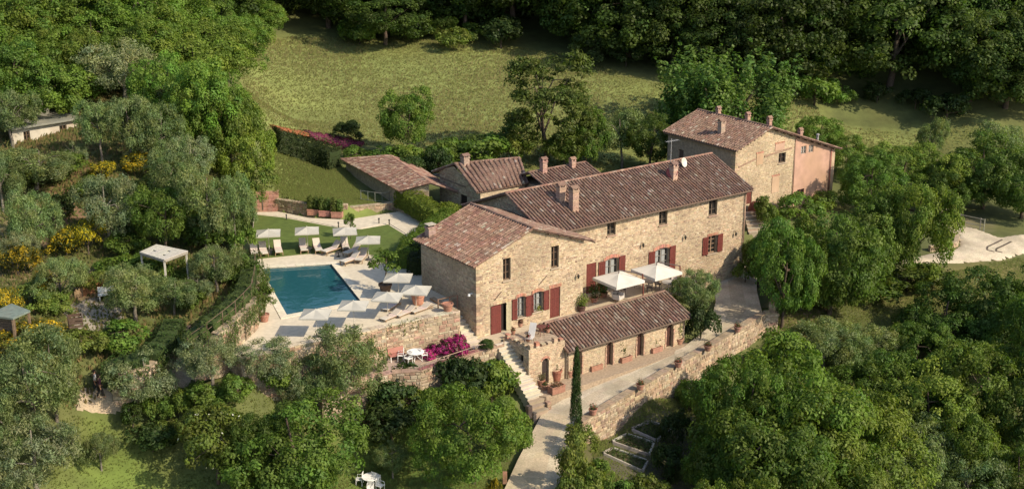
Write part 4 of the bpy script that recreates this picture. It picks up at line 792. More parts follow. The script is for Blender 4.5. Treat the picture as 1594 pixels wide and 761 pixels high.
for k in range(6): mb.obox(Vector((rt.x - .3, rt.y + .3, -2.2 + .2 * k)), U, V, ZV, .32 + random.uniform(-.02, .02), .32, .095, vary(random.choice(STONES + [BRICK])))
wb(mb, 'stones', M['stone'], pier, kind='stuff')
iv = [P(300, 548, 2.6), P(340, 520, 3.6), P(372, 494, 4.0), P(398, 468, 4.1), P(404, 440, 4.0), P(404, 415, 3.7)]
garden_wall('planted_bank_wall', 'stone bank wall left of the pool hung with trailing rosemary', iv, 0.5, pal=STONES_GREY, cap=False, th=.6)
lowc = [P(357, 519, 2.45), P(401, 490, 2.45)]
garden_wall('low_pool_wall', 'low pale rendered wall beside the pool below the bank', lowc, 1.9, th=.3, pal=[(.5, .45, .36)], mcol=(.54, .49, .39), capcol=(.58, .53, .43))
pv = [P(172, 583, 1.3), P(198, 579, 1.6), P(235, 570, 1.8), P(262, 545, 2.0), P(275, 515, 2.2)]
garden_wall('path_bank_wall', 'pale rough stone wall above the path where two people walk', pv, -1.0, pal=[(.52, .40, .29), (.46, .33, .23), (.56, .46, .35)], cap=False, th=.5)
lp = [P(540, 321, 2.8), P(590, 314, 2.85), P(640, 312, 2.9)]
garden_wall('planter_path_wall', 'low stone wall behind the path near the tiled shed', [P(541, 324, 2.6), P(600, 318, 2.6), P(640, 312, 2.6)], 1.5, pal=STONES, th=.4)
garden_wall('shaded_garden_wall', 'low shaded stone wall behind the terracotta planters', [P(428, 311, 3.0), P(478, 318, 3.0), P(541, 320, 2.9)], 1.5, pal=STONES_GREY, th=.4)
garden_wall('hedge_bed_wall', 'stone edging wall under the bright hedge beside the path', [P(622, 312, 2.7), P(676, 343, 2.7)][::-1], 1.6, pal=STONES_GREY, th=.3)
garden_wall('track_wall', 'low curved stone wall at the gravel track', [G(a, b) + ZV * .55 for a, b in ((1448, 392), (1476, 390), (1491, 384), (1493, 373))], -4.0, pal=STONES, th=.4, cap=False)
garden_wall('track_gate_pier', 'square stone gate pier by the trees at the track', [P(1462, 330, .2), P(1479, 331, .2)], -2.2, pal=STONES, th=1.0, cap=True, cat='pier')
# brick steps by the lawn
BS = empty('brick_stair', P(410, 328, 2), 'stepped pink brick stair at the far end of the lawn', 'steps'); base = P(414, 328.5, 2.0)
for k in range(5):
    mb = MB()
    for i in range(6):
        mb.obox(base + Vector((-1.25 + .42 * i, .3 * k, .16 + .32 * k)), Vector((1, 0, 0)), Vector((0, 1, 0)), ZV, .2, .3, .155, vary((.40, .225, .165), .12))
    wb(mb, 'step', M['brick'], BS)
# ---- stairs
def stairs(name, label, a, b, z0, z1, num, wdir, wid, col=(.56, .51, .40), fan=0.0):
    root = empty(name, Vector((a.x, a.y, z0)), label, 'steps'); d = (b - a); d.z = 0; L = d.length; d.normalize()
    for k in range(num):
        z = z0 + (z1 - z0) * (k + 1) / num; mb = MB(); wk = wid + fan * (num - k) / num; c = a + d * (L * (k + .5) / num) + wdir * (wk / 2); t = L / num
        mb.obox(Vector((c.x, c.y, z - .5)), wdir, d, ZV, wk / 2, t / 2 + .0, .5 - .04, vary(mix(col, (.36, .28, .2), .35), .06)); mb.obox(Vector((c.x, c.y, z - .035)) - d * .02, wdir, d, ZV, wk / 2 + .015, t / 2 + .02, .035, vary(col, .06)); wb(mb, 'step', M['pave'], root)
    return root
stairs('pool_stairs', 'white stone steps climbing between the pool terrace wall and house', W(-.97, -.9), W(-.97, 3.6), -.45, 2.0, 12, U, .92)
stairs('lookout_stairs', 'pale stone steps descending along the lookout to the drive', W(.55, -5.5), W(.55, -1.5), -3.1, -.1, 15, U, 1.08, fan=.25)
stairs('drive_steps', 'three worn brick steps between low piers at the drive', W(.25, -6.6), W(.55, -5.45), -3.75, -3.1, 3, U, 1.3, (.30, .235, .165))
for k, (u, v, h) in enumerate(((.0, -6.4, .7), (1.75, -6.3, .55))):
    mb = MB()
    for i in range(4): mb.obox(W(u, v, -3.9 + h * (i + .5) / 3), U, V, ZV, .17, .17, h / 6 - .006, vary((.3, .2, .14)))
    tag(mb.build('step_pier', M['brick']), ('taller brick pier under the bush at the foot of the steps') if k == 0 else 'low brick pier beside the steps near the terracotta trough', 'pier')
mb = MB()
for i in range(26):                                         # terrace edge kerb near the annex ridge
    p = W(5.0 + 11.9 * (i + .5) / 26, -1.38, .2); mb.obox(p, U, V, ZV, .21, .1, .24, vary(random.choice(STONES)))
tag(mb.build('terrace_kerb', M['stone']), 'low stone kerb along the terrace edge above the annex roof', 'wall'); bpy.data.objects['terrace_kerb']['kind'] = 'structure'
mb = MB(); e0 = dL[11]; e1 = dR[11]
num = 10
for i in range(num): mb.obox(e0.lerp(e1, (i + .5) / num) + V * .2 + ZV * .06, U, V, ZV, (e1 - e0).length / num / 2 - .01, .16, .1, vary((.5, .45, .36)))
structure(mb, 'drive_kerb', M['pave'])
# ================================================================ vegetation: leaf-built crowns, shared between alike trees
def leaf_mesh(name, pos, nrm, ln, wd, col, mat, up_bias=None):
    """pos, nrm (N,3); ln, wd (N,); col (N,3): one pointed four-sided leaf each"""
    N = len(pos); nrm = nrm / (np.linalg.norm(nrm, axis=1, keepdims=True) + 1e-9)
    r = RNG.normal(size=(N, 3)) if up_bias is None else RNG.normal(size=(N, 3)) * .45 + np.array(up_bias)
    t = r - (r * nrm).sum(1, keepdims=True) * nrm; t /= (np.linalg.norm(t, axis=1, keepdims=True) + 1e-9); b = np.cross(nrm, t)
    L = ln[:, None] / 2; Wd = wd[:, None] / 2; bend = nrm * (ln[:, None] * 0.12)
    v = np.stack([pos - t * L - bend, pos + b * Wd - t * L * .1, pos + t * L - bend, pos - b * Wd - t * L * .1], 1).reshape(-1, 3)
    me = bpy.data.meshes.new(name); me.vertices.add(4 * N); me.vertices.foreach_set('co', v.astype(np.float32).ravel())
    me.loops.add(4 * N); me.loops.foreach_set('vertex_index', np.arange(4 * N, dtype=np.int32)); me.polygons.add(N); me.polygons.foreach_set('loop_start', (np.arange(N) * 4).astype(np.int32))
    me.update(calc_edges=True); a = me.color_attributes.new('Col', 'FLOAT_COLOR', 'POINT')
    c = np.repeat(np.concatenate([np.clip(col, 0, 1), np.ones((N, 1))], 1), 4, axis=0); a.data.foreach_set('color', c.astype(np.float32).ravel()); me.materials.append(mat); return me
def unit(n): d = RNG.normal(size=(n, 3)); return d / np.linalg.norm(d, axis=1, keepdims=True)
def clump_leaves(cc, rc, nl, size, asp, base, cv, lv, centre, outw=1.1, upw=.4, rnd=.42, flat=.75, accent=None, acc_p=0.0, shell=.55):
    pos, nr, ln, wd, col = [], [], [], [], []
    for c, r in zip(cc, rc):
        k = max(6, int(nl * (r / np.mean(rc)) ** 2)); d = unit(k); o = c - centre; o = o / (np.linalg.norm(o) + 1e-6)
        d += o * .45 + np.array([0, 0, .25]); d /= np.linalg.norm(d, axis=1, keepdims=True)
        p = c + d * r * RNG.uniform(shell, 1.08, (k, 1)) * np.array([1, 1, flat]); pos.append(p)
        nr.append(d * outw + np.array([0, 0, upw]) + RNG.normal(size=(k, 3)) * rnd); s = size * RNG.uniform(.7, 1.35, k); ln.append(s); wd.append(s * asp * RNG.uniform(.8, 1.2, k))
        b = np.array(base) * RNG.uniform(1 - cv, 1 + cv); b = b * np.array([RNG.uniform(.88, 1.16), 1, RNG.uniform(.8, 1.15)]); cl = b[None, :] * RNG.uniform(1 - lv, 1 + lv, (k, 1))
        if accent is not None:
            m = RNG.random(k) < acc_p * RNG.uniform(.2, 1.8); cl[m] = np.array(accent) * RNG.uniform(.75, 1.15, (m.sum(), 1))
        col.append(cl)
    return np.concatenate(pos), np.concatenate(nr), np.concatenate(ln), np.concatenate(wd), np.concatenate(col)
def lobes_crown(rx, rz, cz, nlobe, ncl, rcl, low=-.75, lobe_r=(.28, .6)):
    """clump centres on the outer skin of several overlapping lobes"""
    L = [(np.array([0, 0, cz]), np.array([rx * .62, rx * .62, rz * .72]))]
    for i in range(nlobe):
        an = 2 * math.pi * (i + RNG.uniform(-.3, .3)) / nlobe * 1.618; h = RNG.uniform(-.62, .72); f = math.sqrt(max(.05, 1 - h * h)); rr = RNG.uniform(*lobe_r)
        L.append((np.array([math.cos(an) * rx * f * .68, math.sin(an) * rx * f * .68, cz + h * rz * .66]), np.array([rx * rr, rx * rr, rz * rr * .85])))
    cc = []; tries = 0
    while len(cc) < ncl and tries < ncl * 40:
        tries += 1; c, r = L[RNG.integers(len(L))]; d = unit(1)[0]
        if d[2] < low: continue
        p = c + d * r * RNG.uniform(.86, 1.04)
        if any((((p - c2) / r2) ** 2).sum() < .55 for c2, r2 in L if c2 is not c): continue
        cc.append(p)
    cc = np.array(cc); return cc, rcl * RNG.uniform(.65, 1.35, len(cc))
def trunk_mesh(name, h, r, rx, cz, rz, nb=6, col=(.10, .075, .055), multi=1, fork=.35):
    mb = MB()
    for m in range(multi):
        an0 = 2 * math.pi * m / max(multi, 1); base = Vector((math.cos(an0), math.sin(an0), 0)) * (0.22 * (multi > 1)); lean = Vector((random.uniform(-.1, .1), random.uniform(-.1, .1), 0)) * h + base * (4 if multi > 1 else 0)
        p = base; pts = [base - ZV * 0.6]
        for k in range(1, 7): pts.append(base + lean * (k / 6) ** 1.4 + ZV * (cz + rz * .55) * k / 6 + Vector((random.uniform(-1, 1), random.uniform(-1, 1), 0)) * r * .5)
        for k in range(6): mb.tube(pts[k], pts[k + 1], r * (1.25 - .16 * k) if k else r * 1.35, r * (1.25 - .16 * (k + 1)), 7, vary(col, .1), caps=False)
        for q in range(nb):
            k = random.randint(2, 5); s = pts[k]; an = 2 * math.pi * (q / nb) + random.uniform(-.4, .4); e = Vector((math.cos(an) * rx * random.uniform(.5, .8), math.sin(an) * rx * random.uniform(.5, .8), cz + rz * random.uniform(-.35, .5)))
            mid = s.lerp(e, .5) + ZV * random.uniform(0, .12) * h; mb.tube(s, mid, r * .5, r * .3, 5, vary(col, .1), caps=False); mb.tube(mid, e, r * .3, r * .08, 4, vary(col, .1), caps=False)
    me_o = mb.build(name, M['bark'], smooth=True); me = me_o.data; bpy.data.objects.remove(me_o); return me
KIND = {}
def kind(nm, n, fn): KIND[nm] = [fn(i) for i in range(n)]
def mk(nm, i, rx, rz, cz, ncl, rcl, nl, size, asp, base, mat='leaf', nlobe=7, cv=.3, lv=.25, tr=.2, multi=1, bark=(.10, .075, .055), low=-.75, lobe_r=(.28, .6), **kw):
    cc, rc = lobes_crown(rx, rz, cz, nlobe, ncl, rcl, low, lobe_r); a = clump_leaves(cc, rc, nl, size, asp, base, cv, lv, np.array([0, 0, cz - rz * .3]), **kw)
    up = kw.get('upb'); cm = leaf_mesh(nm + '_crown', *a, M[mat]); tm = trunk_mesh(nm + '_trunk', cz + rz, tr, rx, cz, rz, col=bark, multi=multi); return dict(crown=cm, trunk=tm, w=2 * rx * 1.05, h=cz + rz * 1.0)
kind('broadleaf', 4, lambda i: mk('broadleaf', i, 4.2, 4.0, 4.1, 210, .74, 84, .24, .58, (.125, .198, .03), nlobe=9, cv=.24))
kind('walnut', 3, lambda i: mk('walnut', i, 5.2, 4.1, 4.6, 290, .78, 84, .25, .55, (.116, .184, .027), nlobe=12, cv=.24))
kind('oak', 5, lambda i: mk('oak', i, 5.4, 6.2, 6.6, 300, 1.0, 70, .34, .62, (.058, .098, .018), nlobe=12, cv=.3, tr=.28, low=-.98, lobe_r=(.4, .62)))
kind('dense', 3, lambda i: mk('dense', i, 4.2, 3.9, 3.9, 260, .7, 84, .23, .58, (.088, .148, .024), nlobe=10, cv=.25, low=-.9))
kind('olive', 4, lambda i: mk('olive', i, 2.9, 2.2, 3.0, 150, .58, 84, .21, .3, (.19, .25, .098), 'olive', nlobe=9, cv=.22, tr=.16, bark=(.16, .14, .11), rnd=.8, upw=.25, shell=.2, lobe_r=(.3, .5)))
kind('silver', 3, lambda i: mk('silver', i, 2.5, 2.1, 2.5, 150, .52, 84, .19, .28, (.225, .275, .14), 'olive', nlobe=8, cv=.15, tr=.14, bark=(.2, .18, .14), rnd=.8, upw=.25, shell=.15, lobe_r=(.3, .5)))
kind('shrub', 4, lambda i: mk('shrub', i, 1.15, .85, .85, 60, .36, 46, .17, .6, (.112, .178, .03), nlobe=5, tr=.05, low=-.5))
kind('pale_shrub', 3, lambda i: mk('pale_shrub', i, 1.15, .95, .95, 60, .36, 46, .17, .5, (.14, .185, .036), nlobe=5, tr=.05, low=-.5))
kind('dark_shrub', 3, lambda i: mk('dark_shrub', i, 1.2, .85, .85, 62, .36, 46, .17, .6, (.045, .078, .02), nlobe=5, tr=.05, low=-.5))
kind('broom', 3, lambda i: mk('broom', i, 1.3, 1.0, 1.0, 66, .36, 54, .16, .4, (.10, .125, .025), nlobe=7, tr=.05, low=-.4, accent=(.52, .42, .022), acc_p=.42, lobe_r=(.3, .5)))
kind('bougainvillea', 2, lambda i: mk('bougainvillea', i, .95, .62, .6, 46, .28, 56, .12, .8, (.06, .09, .02), nlobe=5, tr=.04, low=-.5, accent=(.42, .035, .20), acc_p=.75))
kind('whiteflower', 2, lambda i: mk('whiteflower', i, 2.1, 2.3, 2.4, 120, .55, 52, .22, .6, (.095, .125, .022), nlobe=7, tr=.1, accent=(.7, .7, .6), acc_p=.012))
kind('ball', 2, lambda i: mk('ball', i, .9, .8, .8, 90, .2, 34, .1, .6, (.05, .085, .016), nlobe=0, tr=.05, low=-.6))
kind('lemon', 2, lambda i: mk('lemon', i, .75, .7, 1.5, 34, .3, 36, .16, .5, (.085, .13, .02), nlobe=5, tr=.05))
def poplar(i):
    cc, rc = [], []
    for k in range(26):
        an = RNG.uniform(0, 6.28); rr = RNG.uniform(.2, 1) ** .6 * 3.1; h = 9.6 * (1 - .32 * (rr / 3.1) ** 2) * RNG.uniform(.82, 1.06); n = 20
        for q in range(n):
            t = .08 + .92 * q / (n - 1); w_ = .36 * math.sin(math.pi * min(1, t * .92 + .1)) + .1; cc.append([math.cos(an) * (rr * (.72 + .28 * t)) + RNG.normal() * .25, math.sin(an) * (rr * (.72 + .28 * t)) + RNG.normal() * .25, h * t]); rc.append(w_ * RNG.uniform(.7, 1.25))
    a = clump_leaves(np.array(cc), np.array(rc), 34, .24, .5, (.125, .195, .042), .2, .22, np.array([0, 0, 3]), flat=2.4, outw=.9, upw=.1)
    return dict(crown=leaf_mesh('poplar_crown', *a, M['leaf'], (0, 0, 1.2)), trunk=trunk_mesh('poplar_trunk', 6, .14, 1.2, 3.2, 2, nb=3, multi=5), w=5.4, h=9.0)
kind('poplar', 1, poplar)
def cypress(i, r=.62, H=6.8):
    cc, rc = [], []
    for q in range(260):
        t = RNG.random(); p = (1 - t) ** .55 * min(1, .35 + t * 5) * r; an = RNG.uniform(0, 6.28); cc.append([math.cos(an) * p * .75, math.sin(an) * p * .75, .25 + t * (H - .3)]); rc.append(.16 + .2 * p)
    a = clump_leaves(np.array(cc), np.array(rc), 44, .15, .3, (.04, .07, .018), .25, .25, np.array([0, 0, 1]), flat=2.0, outw=.8, upw=.05)
    return dict(crown=leaf_mesh('cypress_crown', *a, M['leaf'], (0, 0, 1.5)), trunk=trunk_mesh('cypress_trunk', 3, .09, .1, 2, 1, nb=0), w=2 * r * 1.02, h=H)
kind('cypress', 1, cypress)
def airy(i):                                                # tall loose tree with tiers of sprays
    cc, rc = lobes_crown(4.0, 5.6, 5.4, 16, 260, .72, low=-.98, lobe_r=(.3, .5)); a = clump_leaves(cc, rc, 56, .3, .45, (.1, .16, .03), .24, .25, np.array([0, 0, 4]), flat=.5, shell=.2)
    return dict(crown=leaf_mesh('airy_crown', *a, M['leaf']), trunk=trunk_mesh('airy_trunk', 10, .2, 3.4, 6, 4, nb=9), w=8.0, h=11.0)
kind('airy', 2, airy)
_vc = {}
def plant(kd, px, ytop, ybase, wpx, label, group=None, z=None, cat='tree', name=None, off=0.0, var=None):
    """a plant whose foot is at (px, ybase) in the photo, as tall and wide as it is seen there"""
    if z is not None: base = P(px, ybase, z)
    else:
        base = G(px, ybase); base.z = TH([base.x], [base.y])[0]
    s = ppm(base); el = math.atan2(CAMH - base.z, base.y); V_ = KIND[kd]; k = _vc.get(kd, 0); _vc[kd] = k + 1; v = V_[(k if var is None else var) % len(V_)]
    wd = wpx / s; h = max(.35, ((ybase - ytop) / s - wd * .2 * math.sin(el)) / math.cos(el)); sx = wd / v['w']; sz = h / v['h']
    return stand(kd, v, base, sx, sz, label, group, cat, name)
NAMES = dict(broadleaf='broadleaf_tree', walnut='walnut_tree', oak='oak_tree', dense='evergreen_tree', olive='olive_tree', silver='olive_tree', shrub='shrub', pale_shrub='shrub', dark_shrub='shrub', broom='broom_bush', bougainvillea='bougainvillea_bush', whiteflower='flowering_bush', ball='clipped_bush', lemon='lemon_tree', poplar='poplar_tree', cypress='cypress_tree', airy='deciduous_tree')
def stand(kd, v, base, sx, sz, label, group=None, cat='tree', name=None, rz=None):
    r = empty(name or NAMES[kd], base, label, cat, group, random.uniform(0, 6.28) if rz is None else rz, (sx, sx, sz)); link('crown', v['crown'], r); link('trunk', v['trunk'], r); return r
# ---- forest beyond the meadow and up the hill
FG = dict(a='oaks along the forest edge beyond the meadow', b='oaks on the forest slope behind the front row', c='trees of the wood above the olive hillside')
edge = [G(a, b) for a, b in ((352, 60), (420, 64), (500, 67), (580, 66), (650, 66), (720, 72), (800, 78), (870, 86), (930, 104), (1000, 122), (1070, 138), (1150, 148), (1240, 156), (1330, 166), (1420, 176), (1500, 186), (1580, 194), (1660, 200), (1750, 206))]
def along(pts, step):
    out = []; acc = 0
    for a, b in zip(pts, pts[1:]):
        L = (b - a).length; t = acc
        while t < L: out.append((a.lerp(b, t / L), (b - a).normalized())); t += step
        acc = t - L
    return out
def far_tree(p, label, group, scale, kd='oak', rnd=.2):
    p = Vector((p.x, p.y, tz(p.x, p.y) - .1)); v = KIND[kd][random.randrange(len(KIND[kd]))]; s = scale * random.uniform(1 - rnd, 1 + rnd); return stand(kd, v, p, s * random.uniform(.92, 1.12), s * random.uniform(.9, 1.15), label, group)
for k, (dst, step, sc) in enumerate(((5.4, 7.4, 1.08), (13, 9.0, 1.3), (20, 9.5, 1.35), (30, 10.5, 1.4), (42, 12, 1.45), (56, 14, 1.5), (72, 16, 1.5))):
    for p, d in along(edge, step):
        n = Vector((-d.y, d.x, 0)); n = n if n.y > 0 else -n; q = p + n * (dst + random.uniform(-1.6, 1.6)) + d * random.uniform(-1.5, 1.5)
        far_tree(q, 'dark oak tree of the forest edge along the top of the meadow' if k == 0 else 'dark oak tree deeper in the forest behind the meadow edge', FG['a' if k == 0 else 'b'], sc)
for p, d in along(edge[3:-3], 4.2):                          # brushy skirt where forest meets grass
    if random.random() < .3: continue
    n = Vector((-d.y, d.x, 0)); n = n if n.y > 0 else -n; q = p + n * random.uniform(-1.0, 3.0); q.z = tz(q.x, q.y); k_ = random.choice(['dark_shrub', 'dark_shrub', 'shrub'])
    s = random.uniform(1.2, 2.3); stand(k_, KIND[k_][random.randrange(3)], q, s, s, 'bushy undergrowth shrub at the foot of the forest edge', 'shrubs along the forest edge', 'shrub')
wood = [(15, 30), (60, 20), (110, 12), (160, 18), (205, 10), (250, 16), (300, 14), (30, 70), (85, 62), (135, 55), (185, 52), (235, 56), (285, 50), (330, 62), (5, 115), (55, 108), (105, 100), (150, 92), (205, 96), (260, 92), (310, 100), (20, 150), (75, 140), (345, 40), (230, -20), (150, -25), (70, -20), (10, -18), (310, -20), (-20, 60), (-25, 110)]
for a, b in wood:
    p = hill(a, b + 42); k_ = random.choice(['broadleaf', 'walnut', 'broadleaf', 'dense']); far_tree(p, 'leafy tree in the dense wood above the olive hillside', FG['c'], random.uniform(.8, 1.05), k_, .1)
plant('cypress', 353, -6, 92, 17, 'tall dark cypress at the left edge of the meadow')
plant('broadleaf', 402, -8, 66, 78, 'pale green round tree at the meadow corner below the forest'); plant('oak', 600, -30, 70, 120, 'oak with bare pale trunk standing forward at the meadow top')
plant('pale_shrub', 705, 38, 78, 50, 'bright green bush glowing against the dark forest edge', cat='shrub'); plant('shrub', 560, 20, 68, 60, 'mid green bush in shade under the forest oak', cat='shrub')
# ---- trees of the meadow and round the houses
plant('broadleaf', 634, 134, 248, 84, 'round dark green tree standing alone in the meadow above the shed', var=1)
plant('airy', 850, 62, 258, 138, 'tall loose feathery tree between the meadow and cottage roofs', var=0)
plant('poplar', 1129, 50, 216, 172, 'broad poplar clump with upright shoots behind the tall rear house')
plant('broadleaf', 912, 158, 258, 66, 'mid green tree right of the feathery tree behind the cottage chimneys'); plant('olive', 968, 164, 262, 76, 'grey green willowy tree behind the long roof ridge')
plant('dense', 1010, 170, 268, 84, 'dark bushy tree touching the tall rear house'); plant('broadleaf', 878, 196, 262, 54, 'light green tree under the feathery tree')
plant('dark_shrub', 543, 186, 222, 42, 'small dark bush alone on the mown meadow', cat='shrub'); plant('shrub', 640, 222, 262, 62, 'leafy bush at the foot of the lone round tree', cat='shrub')
plant('shrub', 742, 204, 262, 100, 'broad pale vine covered bush behind the cottage ridge', cat='shrub'); plant('shrub', 690, 214, 266, 70, 'leafy bush between the shed and cottage chimney', cat='shrub'); plant('pale_shrub', 795, 208, 258, 60, 'yellowish vine bush just left of the feathery tree', cat='shrub')
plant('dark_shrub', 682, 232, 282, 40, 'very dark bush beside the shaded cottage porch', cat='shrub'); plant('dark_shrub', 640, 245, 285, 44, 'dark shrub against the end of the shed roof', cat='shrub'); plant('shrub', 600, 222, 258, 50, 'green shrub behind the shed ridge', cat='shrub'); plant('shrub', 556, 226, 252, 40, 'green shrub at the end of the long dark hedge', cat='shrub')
# big ivy green mass left of the pool lawn
for a, t, b, w_, l in ((268, 64, 205, 110, 'large leafy tree at the top of the green mass by the meadow edge'), (330, 88, 250, 120, 'large leafy tree with glossy sunlit leaves in the middle of the mass'), (385, 150, 295, 92, 'large leafy tree nearest to the dark hedge'), (362, 118, 275, 92, 'glossy leafy tree behind the one by the dark hedge'), (300, 120, 240, 80, 'leafy tree in the green mass towards the grey olive')):
    plant('broadleaf', a, t, b, w_, l)
plant('pale_shrub', 408, 262, 312, 46, 'yellow green bush above the pink brick stair', cat='shrub')
# olive hillside
for kd, a, t, b, w_, l in (
    ('silver', 196, 50, 168, 132, 'large grey olive tree with dark hollow crown below the wood'), ('silver', 250, 120, 190, 84, 'grey olive tree overlapping the glossy leafy trees'),
    ('olive', 160, 146, 258, 70, 'olive tree right of the hillside villa'), ('olive', 206, 142, 262, 78, 'olive tree with pale forked trunk above the yellow broom'), ('olive', 252, 150, 262, 78, 'slender olive tree next to the leafy mass'),
    ('olive', 58, 216, 300, 118, 'old olive tree in front of the hillside villa'), ('olive', 20, 130, 232, 90, 'olive tree left of the hillside villa'), ('silver', 118, 214, 266, 44, 'thin grey olive tree below the villa corner'),
    ('olive', 6, 230, 330, 70, 'olive tree at the edge of the picture on bare earth'), ('silver', 172, 258, 388, 98, 'round grey olive tree on red earth above the broom'), ('olive', 58, 290, 398, 84, 'olive tree between two yellow brooms'),
    ('broadleaf', 258, 278, 400, 96, 'bright green tree with dark shade beside the white canopy'), ('olive', 322, 248, 398, 92, 'feathery grey green tree beside the bright green one'), ('olive', 368, 262, 400, 66, 'feathery tree leaning towards the pool lawn'),
    ('olive', 270, 222, 330, 80, 'pale olive tree above the bright green tree'), ('silver', 300, 200, 300, 70, 'grey olive tree near the leafy mass foot'), ('olive', 212, 404, 500, 98, 'olive tree in front of the white canopy'),
    ('olive', 272, 418, 492, 74, 'small olive tree with leaning trunk right of the white canopy'), ('olive', 338, 372, 458, 74, 'small olive tree at the top of the rosemary bank'), ('silver', 310, 420, 470, 50, 'young silvery tree behind the rosemary fence'),
    ('olive', 96, 392, 480, 80, 'loose green olive tree beside the lamp post'), ('silver', 30, 352, 420, 60, 'small grey tree above the left broom bushes')):
    plant(kd, a, t, b, w_, l)
for a, t, b, w_, l in ((28, 372, 428, 66, 'yellow broom bush at the far left slope'), (104, 350, 400, 56, 'yellow broom bush left of the pair on red earth'), (138, 336, 398, 62, 'large yellow broom bush below the round grey olive'), (228, 234, 272, 62, 'yellow broom bush high on the terrace below the olives'), (160, 248, 282, 40, 'small yellow broom bush on the high terrace'), (292, 186, 222, 40, 'pale yellow broom bush under the leafy mass'), (38, 496, 548, 106, 'wide yellow broom bush behind the green shelter'), (8, 444, 486, 46, 'yellow broom bush at the picture edge above the shelter'), (74, 420, 470, 40, 'thin yellow broom near the lamp post')):
    plant('broom', a, t, b, w_, l, cat='bush')
sk = [('shrub', 232, 404, 440, 50), ('shrub', 262, 410, 446, 56), ('pale_shrub', 292, 398, 432, 40), ('shrub', 205, 396, 430, 44), ('pale_shrub', 150, 420, 455, 50), ('pale_shrub', 60, 440, 480, 60), ('pale_shrub', 130, 505, 550, 70), ('shrub', 190, 498, 540, 70), ('pale_shrub', 40, 262, 300, 50), ('dark_shrub', 100, 300, 345, 46), ('shrub', 200, 360, 400, 60), ('shrub', 190, 395, 432, 70), ('shrub', 150, 270, 305, 60), ('pale_shrub', 250, 252, 300, 70), ('shrub', 220, 300, 340, 60), ('pale_shrub', 290, 270, 320, 60), ('shrub', 320, 330, 385, 80), ('shrub', 380, 330, 395, 44), ('shrub', 385, 390, 440, 36), ('shrub', 100, 235, 275, 70), ('shrub', 30, 235, 280, 60), ('pale_shrub', 300, 235, 280, 70), ('shrub', 340, 290, 345, 60), ('dark_shrub', 215, 330, 372, 50), ('shrub', 300, 440, 480, 50), ('shrub', 352, 405, 442, 44), ('pale_shrub', 90, 450, 486, 50)]
for kd, a, t, b, w_ in sk: plant(kd, a, t, b, w_, 'wild shrub among the olives on the hillside terraces', 'wild shrubs of the olive hillside', cat='shrub')
# lower left garden
for kd, a, t, b, w_, l in (
    ('olive', 60, 515, 690, 150, 'big shadowy olive tree at the lower left edge'), ('olive', 88, 500, 655, 90, 'tall grey green olive tree left of the walkers'), ('olive', 20, 545, 640, 110, 'dark olive tree behind the big shadowy one'), ('silver', 58, 632, 775, 140, 'silvery olive tree in the bottom corner'), ('olive', 0, 600, 740, 90, 'olive tree cut by the picture edge'),
    ('silver', 228, 532, 632, 104, 'olive tree leaning over the path right of the walkers'), ('silver', 331, 512, 602, 96, 'olive tree at the foot of the pool terrace end'), ('silver', 412, 514, 602, 92, 'silvery olive tree under the terrace parasol shadows'), ('silver', 470, 560, 640, 70, 'small silvery olive below the dark terrace wall'),
    ('olive', 540, 498, 640, 122, 'wide grey green olive tree against the pool terrace wall'), ('olive', 500, 545, 640, 90, 'olive tree in front of the terrace corner'), ('whiteflower', 340, 632, 752, 106, 'light green bush dotted with white flowers'), ('dense', 468, 598, 785, 196, 'large dark glossy evergreen tree at the bottom of the garden'),
    ('olive', 612, 684, 744, 56, 'young grey olive on the lower lawn'), ('olive', 158, 668, 732, 56, 'tiny young olive on the sloping lawn'), ('walnut', 738, 588, 752, 168, 'large leafy tree with yellow green tips beside the drive'), ('dense', 415, 640, 770, 90, 'dark bushy tree left of the large glossy evergreen')):
    plant(kd, a, t, b, w_, l)
for kd, a, t, b, w_, l in (
    ('ball', 208, 618, 668, 48, 'round clipped bush by the path edge'), ('shrub', 250, 606, 658, 46, 'leafy shrub next to the round clipped bush'), ('shrub', 278, 600, 648, 40, 'leafy shrub by the garden steps'), ('shrub', 318, 586, 632, 66, 'bright green low shrub above the garden steps'), ('shrub', 372, 580, 622, 50, 'green shrub right of the bright low one'), ('dark_shrub', 238, 658, 702, 76, 'dark low shrub below the round clipped bush'), ('pale_shrub', 262, 645, 690, 60, 'sunlit shrub between path and flowering bush'),
    ('shrub', 430, 560, 612, 60, 'green shrub under the silvery olive of the terrace'), ('dark_shrub', 612, 568, 640, 96, 'dark blue green shrub under the flower terrace wall'), ('shrub', 640, 600, 660, 70, 'mid green shrub in front of the flower terrace'), ('dark_shrub', 610, 622, 690, 90, 'brown tinged shrub on the shady lawn'), ('shrub', 690, 600, 650, 70, 'light shrub at the foot of the flower terrace wall'),
    ('dark_shrub', 726, 556, 640, 84, 'trailing green mound hanging below the terrace rail'), ('shrub', 765, 560, 630, 60, 'deep green mound beside the lookout stairs'), ('shrub', 744, 552, 606, 110, 'wide green creeper mound under the clipped ball'), ('shrub', 700, 566, 612, 50, 'green creeper spilling over the flower wall'), ('shrub', 786, 612, 672, 50, 'green bush between drive tree and stairs'),
    ('ball', 758, 524, 548, 32, 'small clipped ball bush at the house corner')):
    plant(kd, a, t, b, w_, l, cat='bush', z=(-.45 if 'corner' in l and 'ball' in l else None))
for a, t, b, w_, l in ((668, 540, 556, 34, 'low magenta flowering bush nearest the white table'), (690, 530, 552, 38, 'middle magenta flowering bush against the terrace wall'), (714, 520, 550, 42, 'tallest magenta flowering bush next to the white steps')):
    plant('bougainvillea', a, t, b, w_, l, cat='bush', z=-.45)
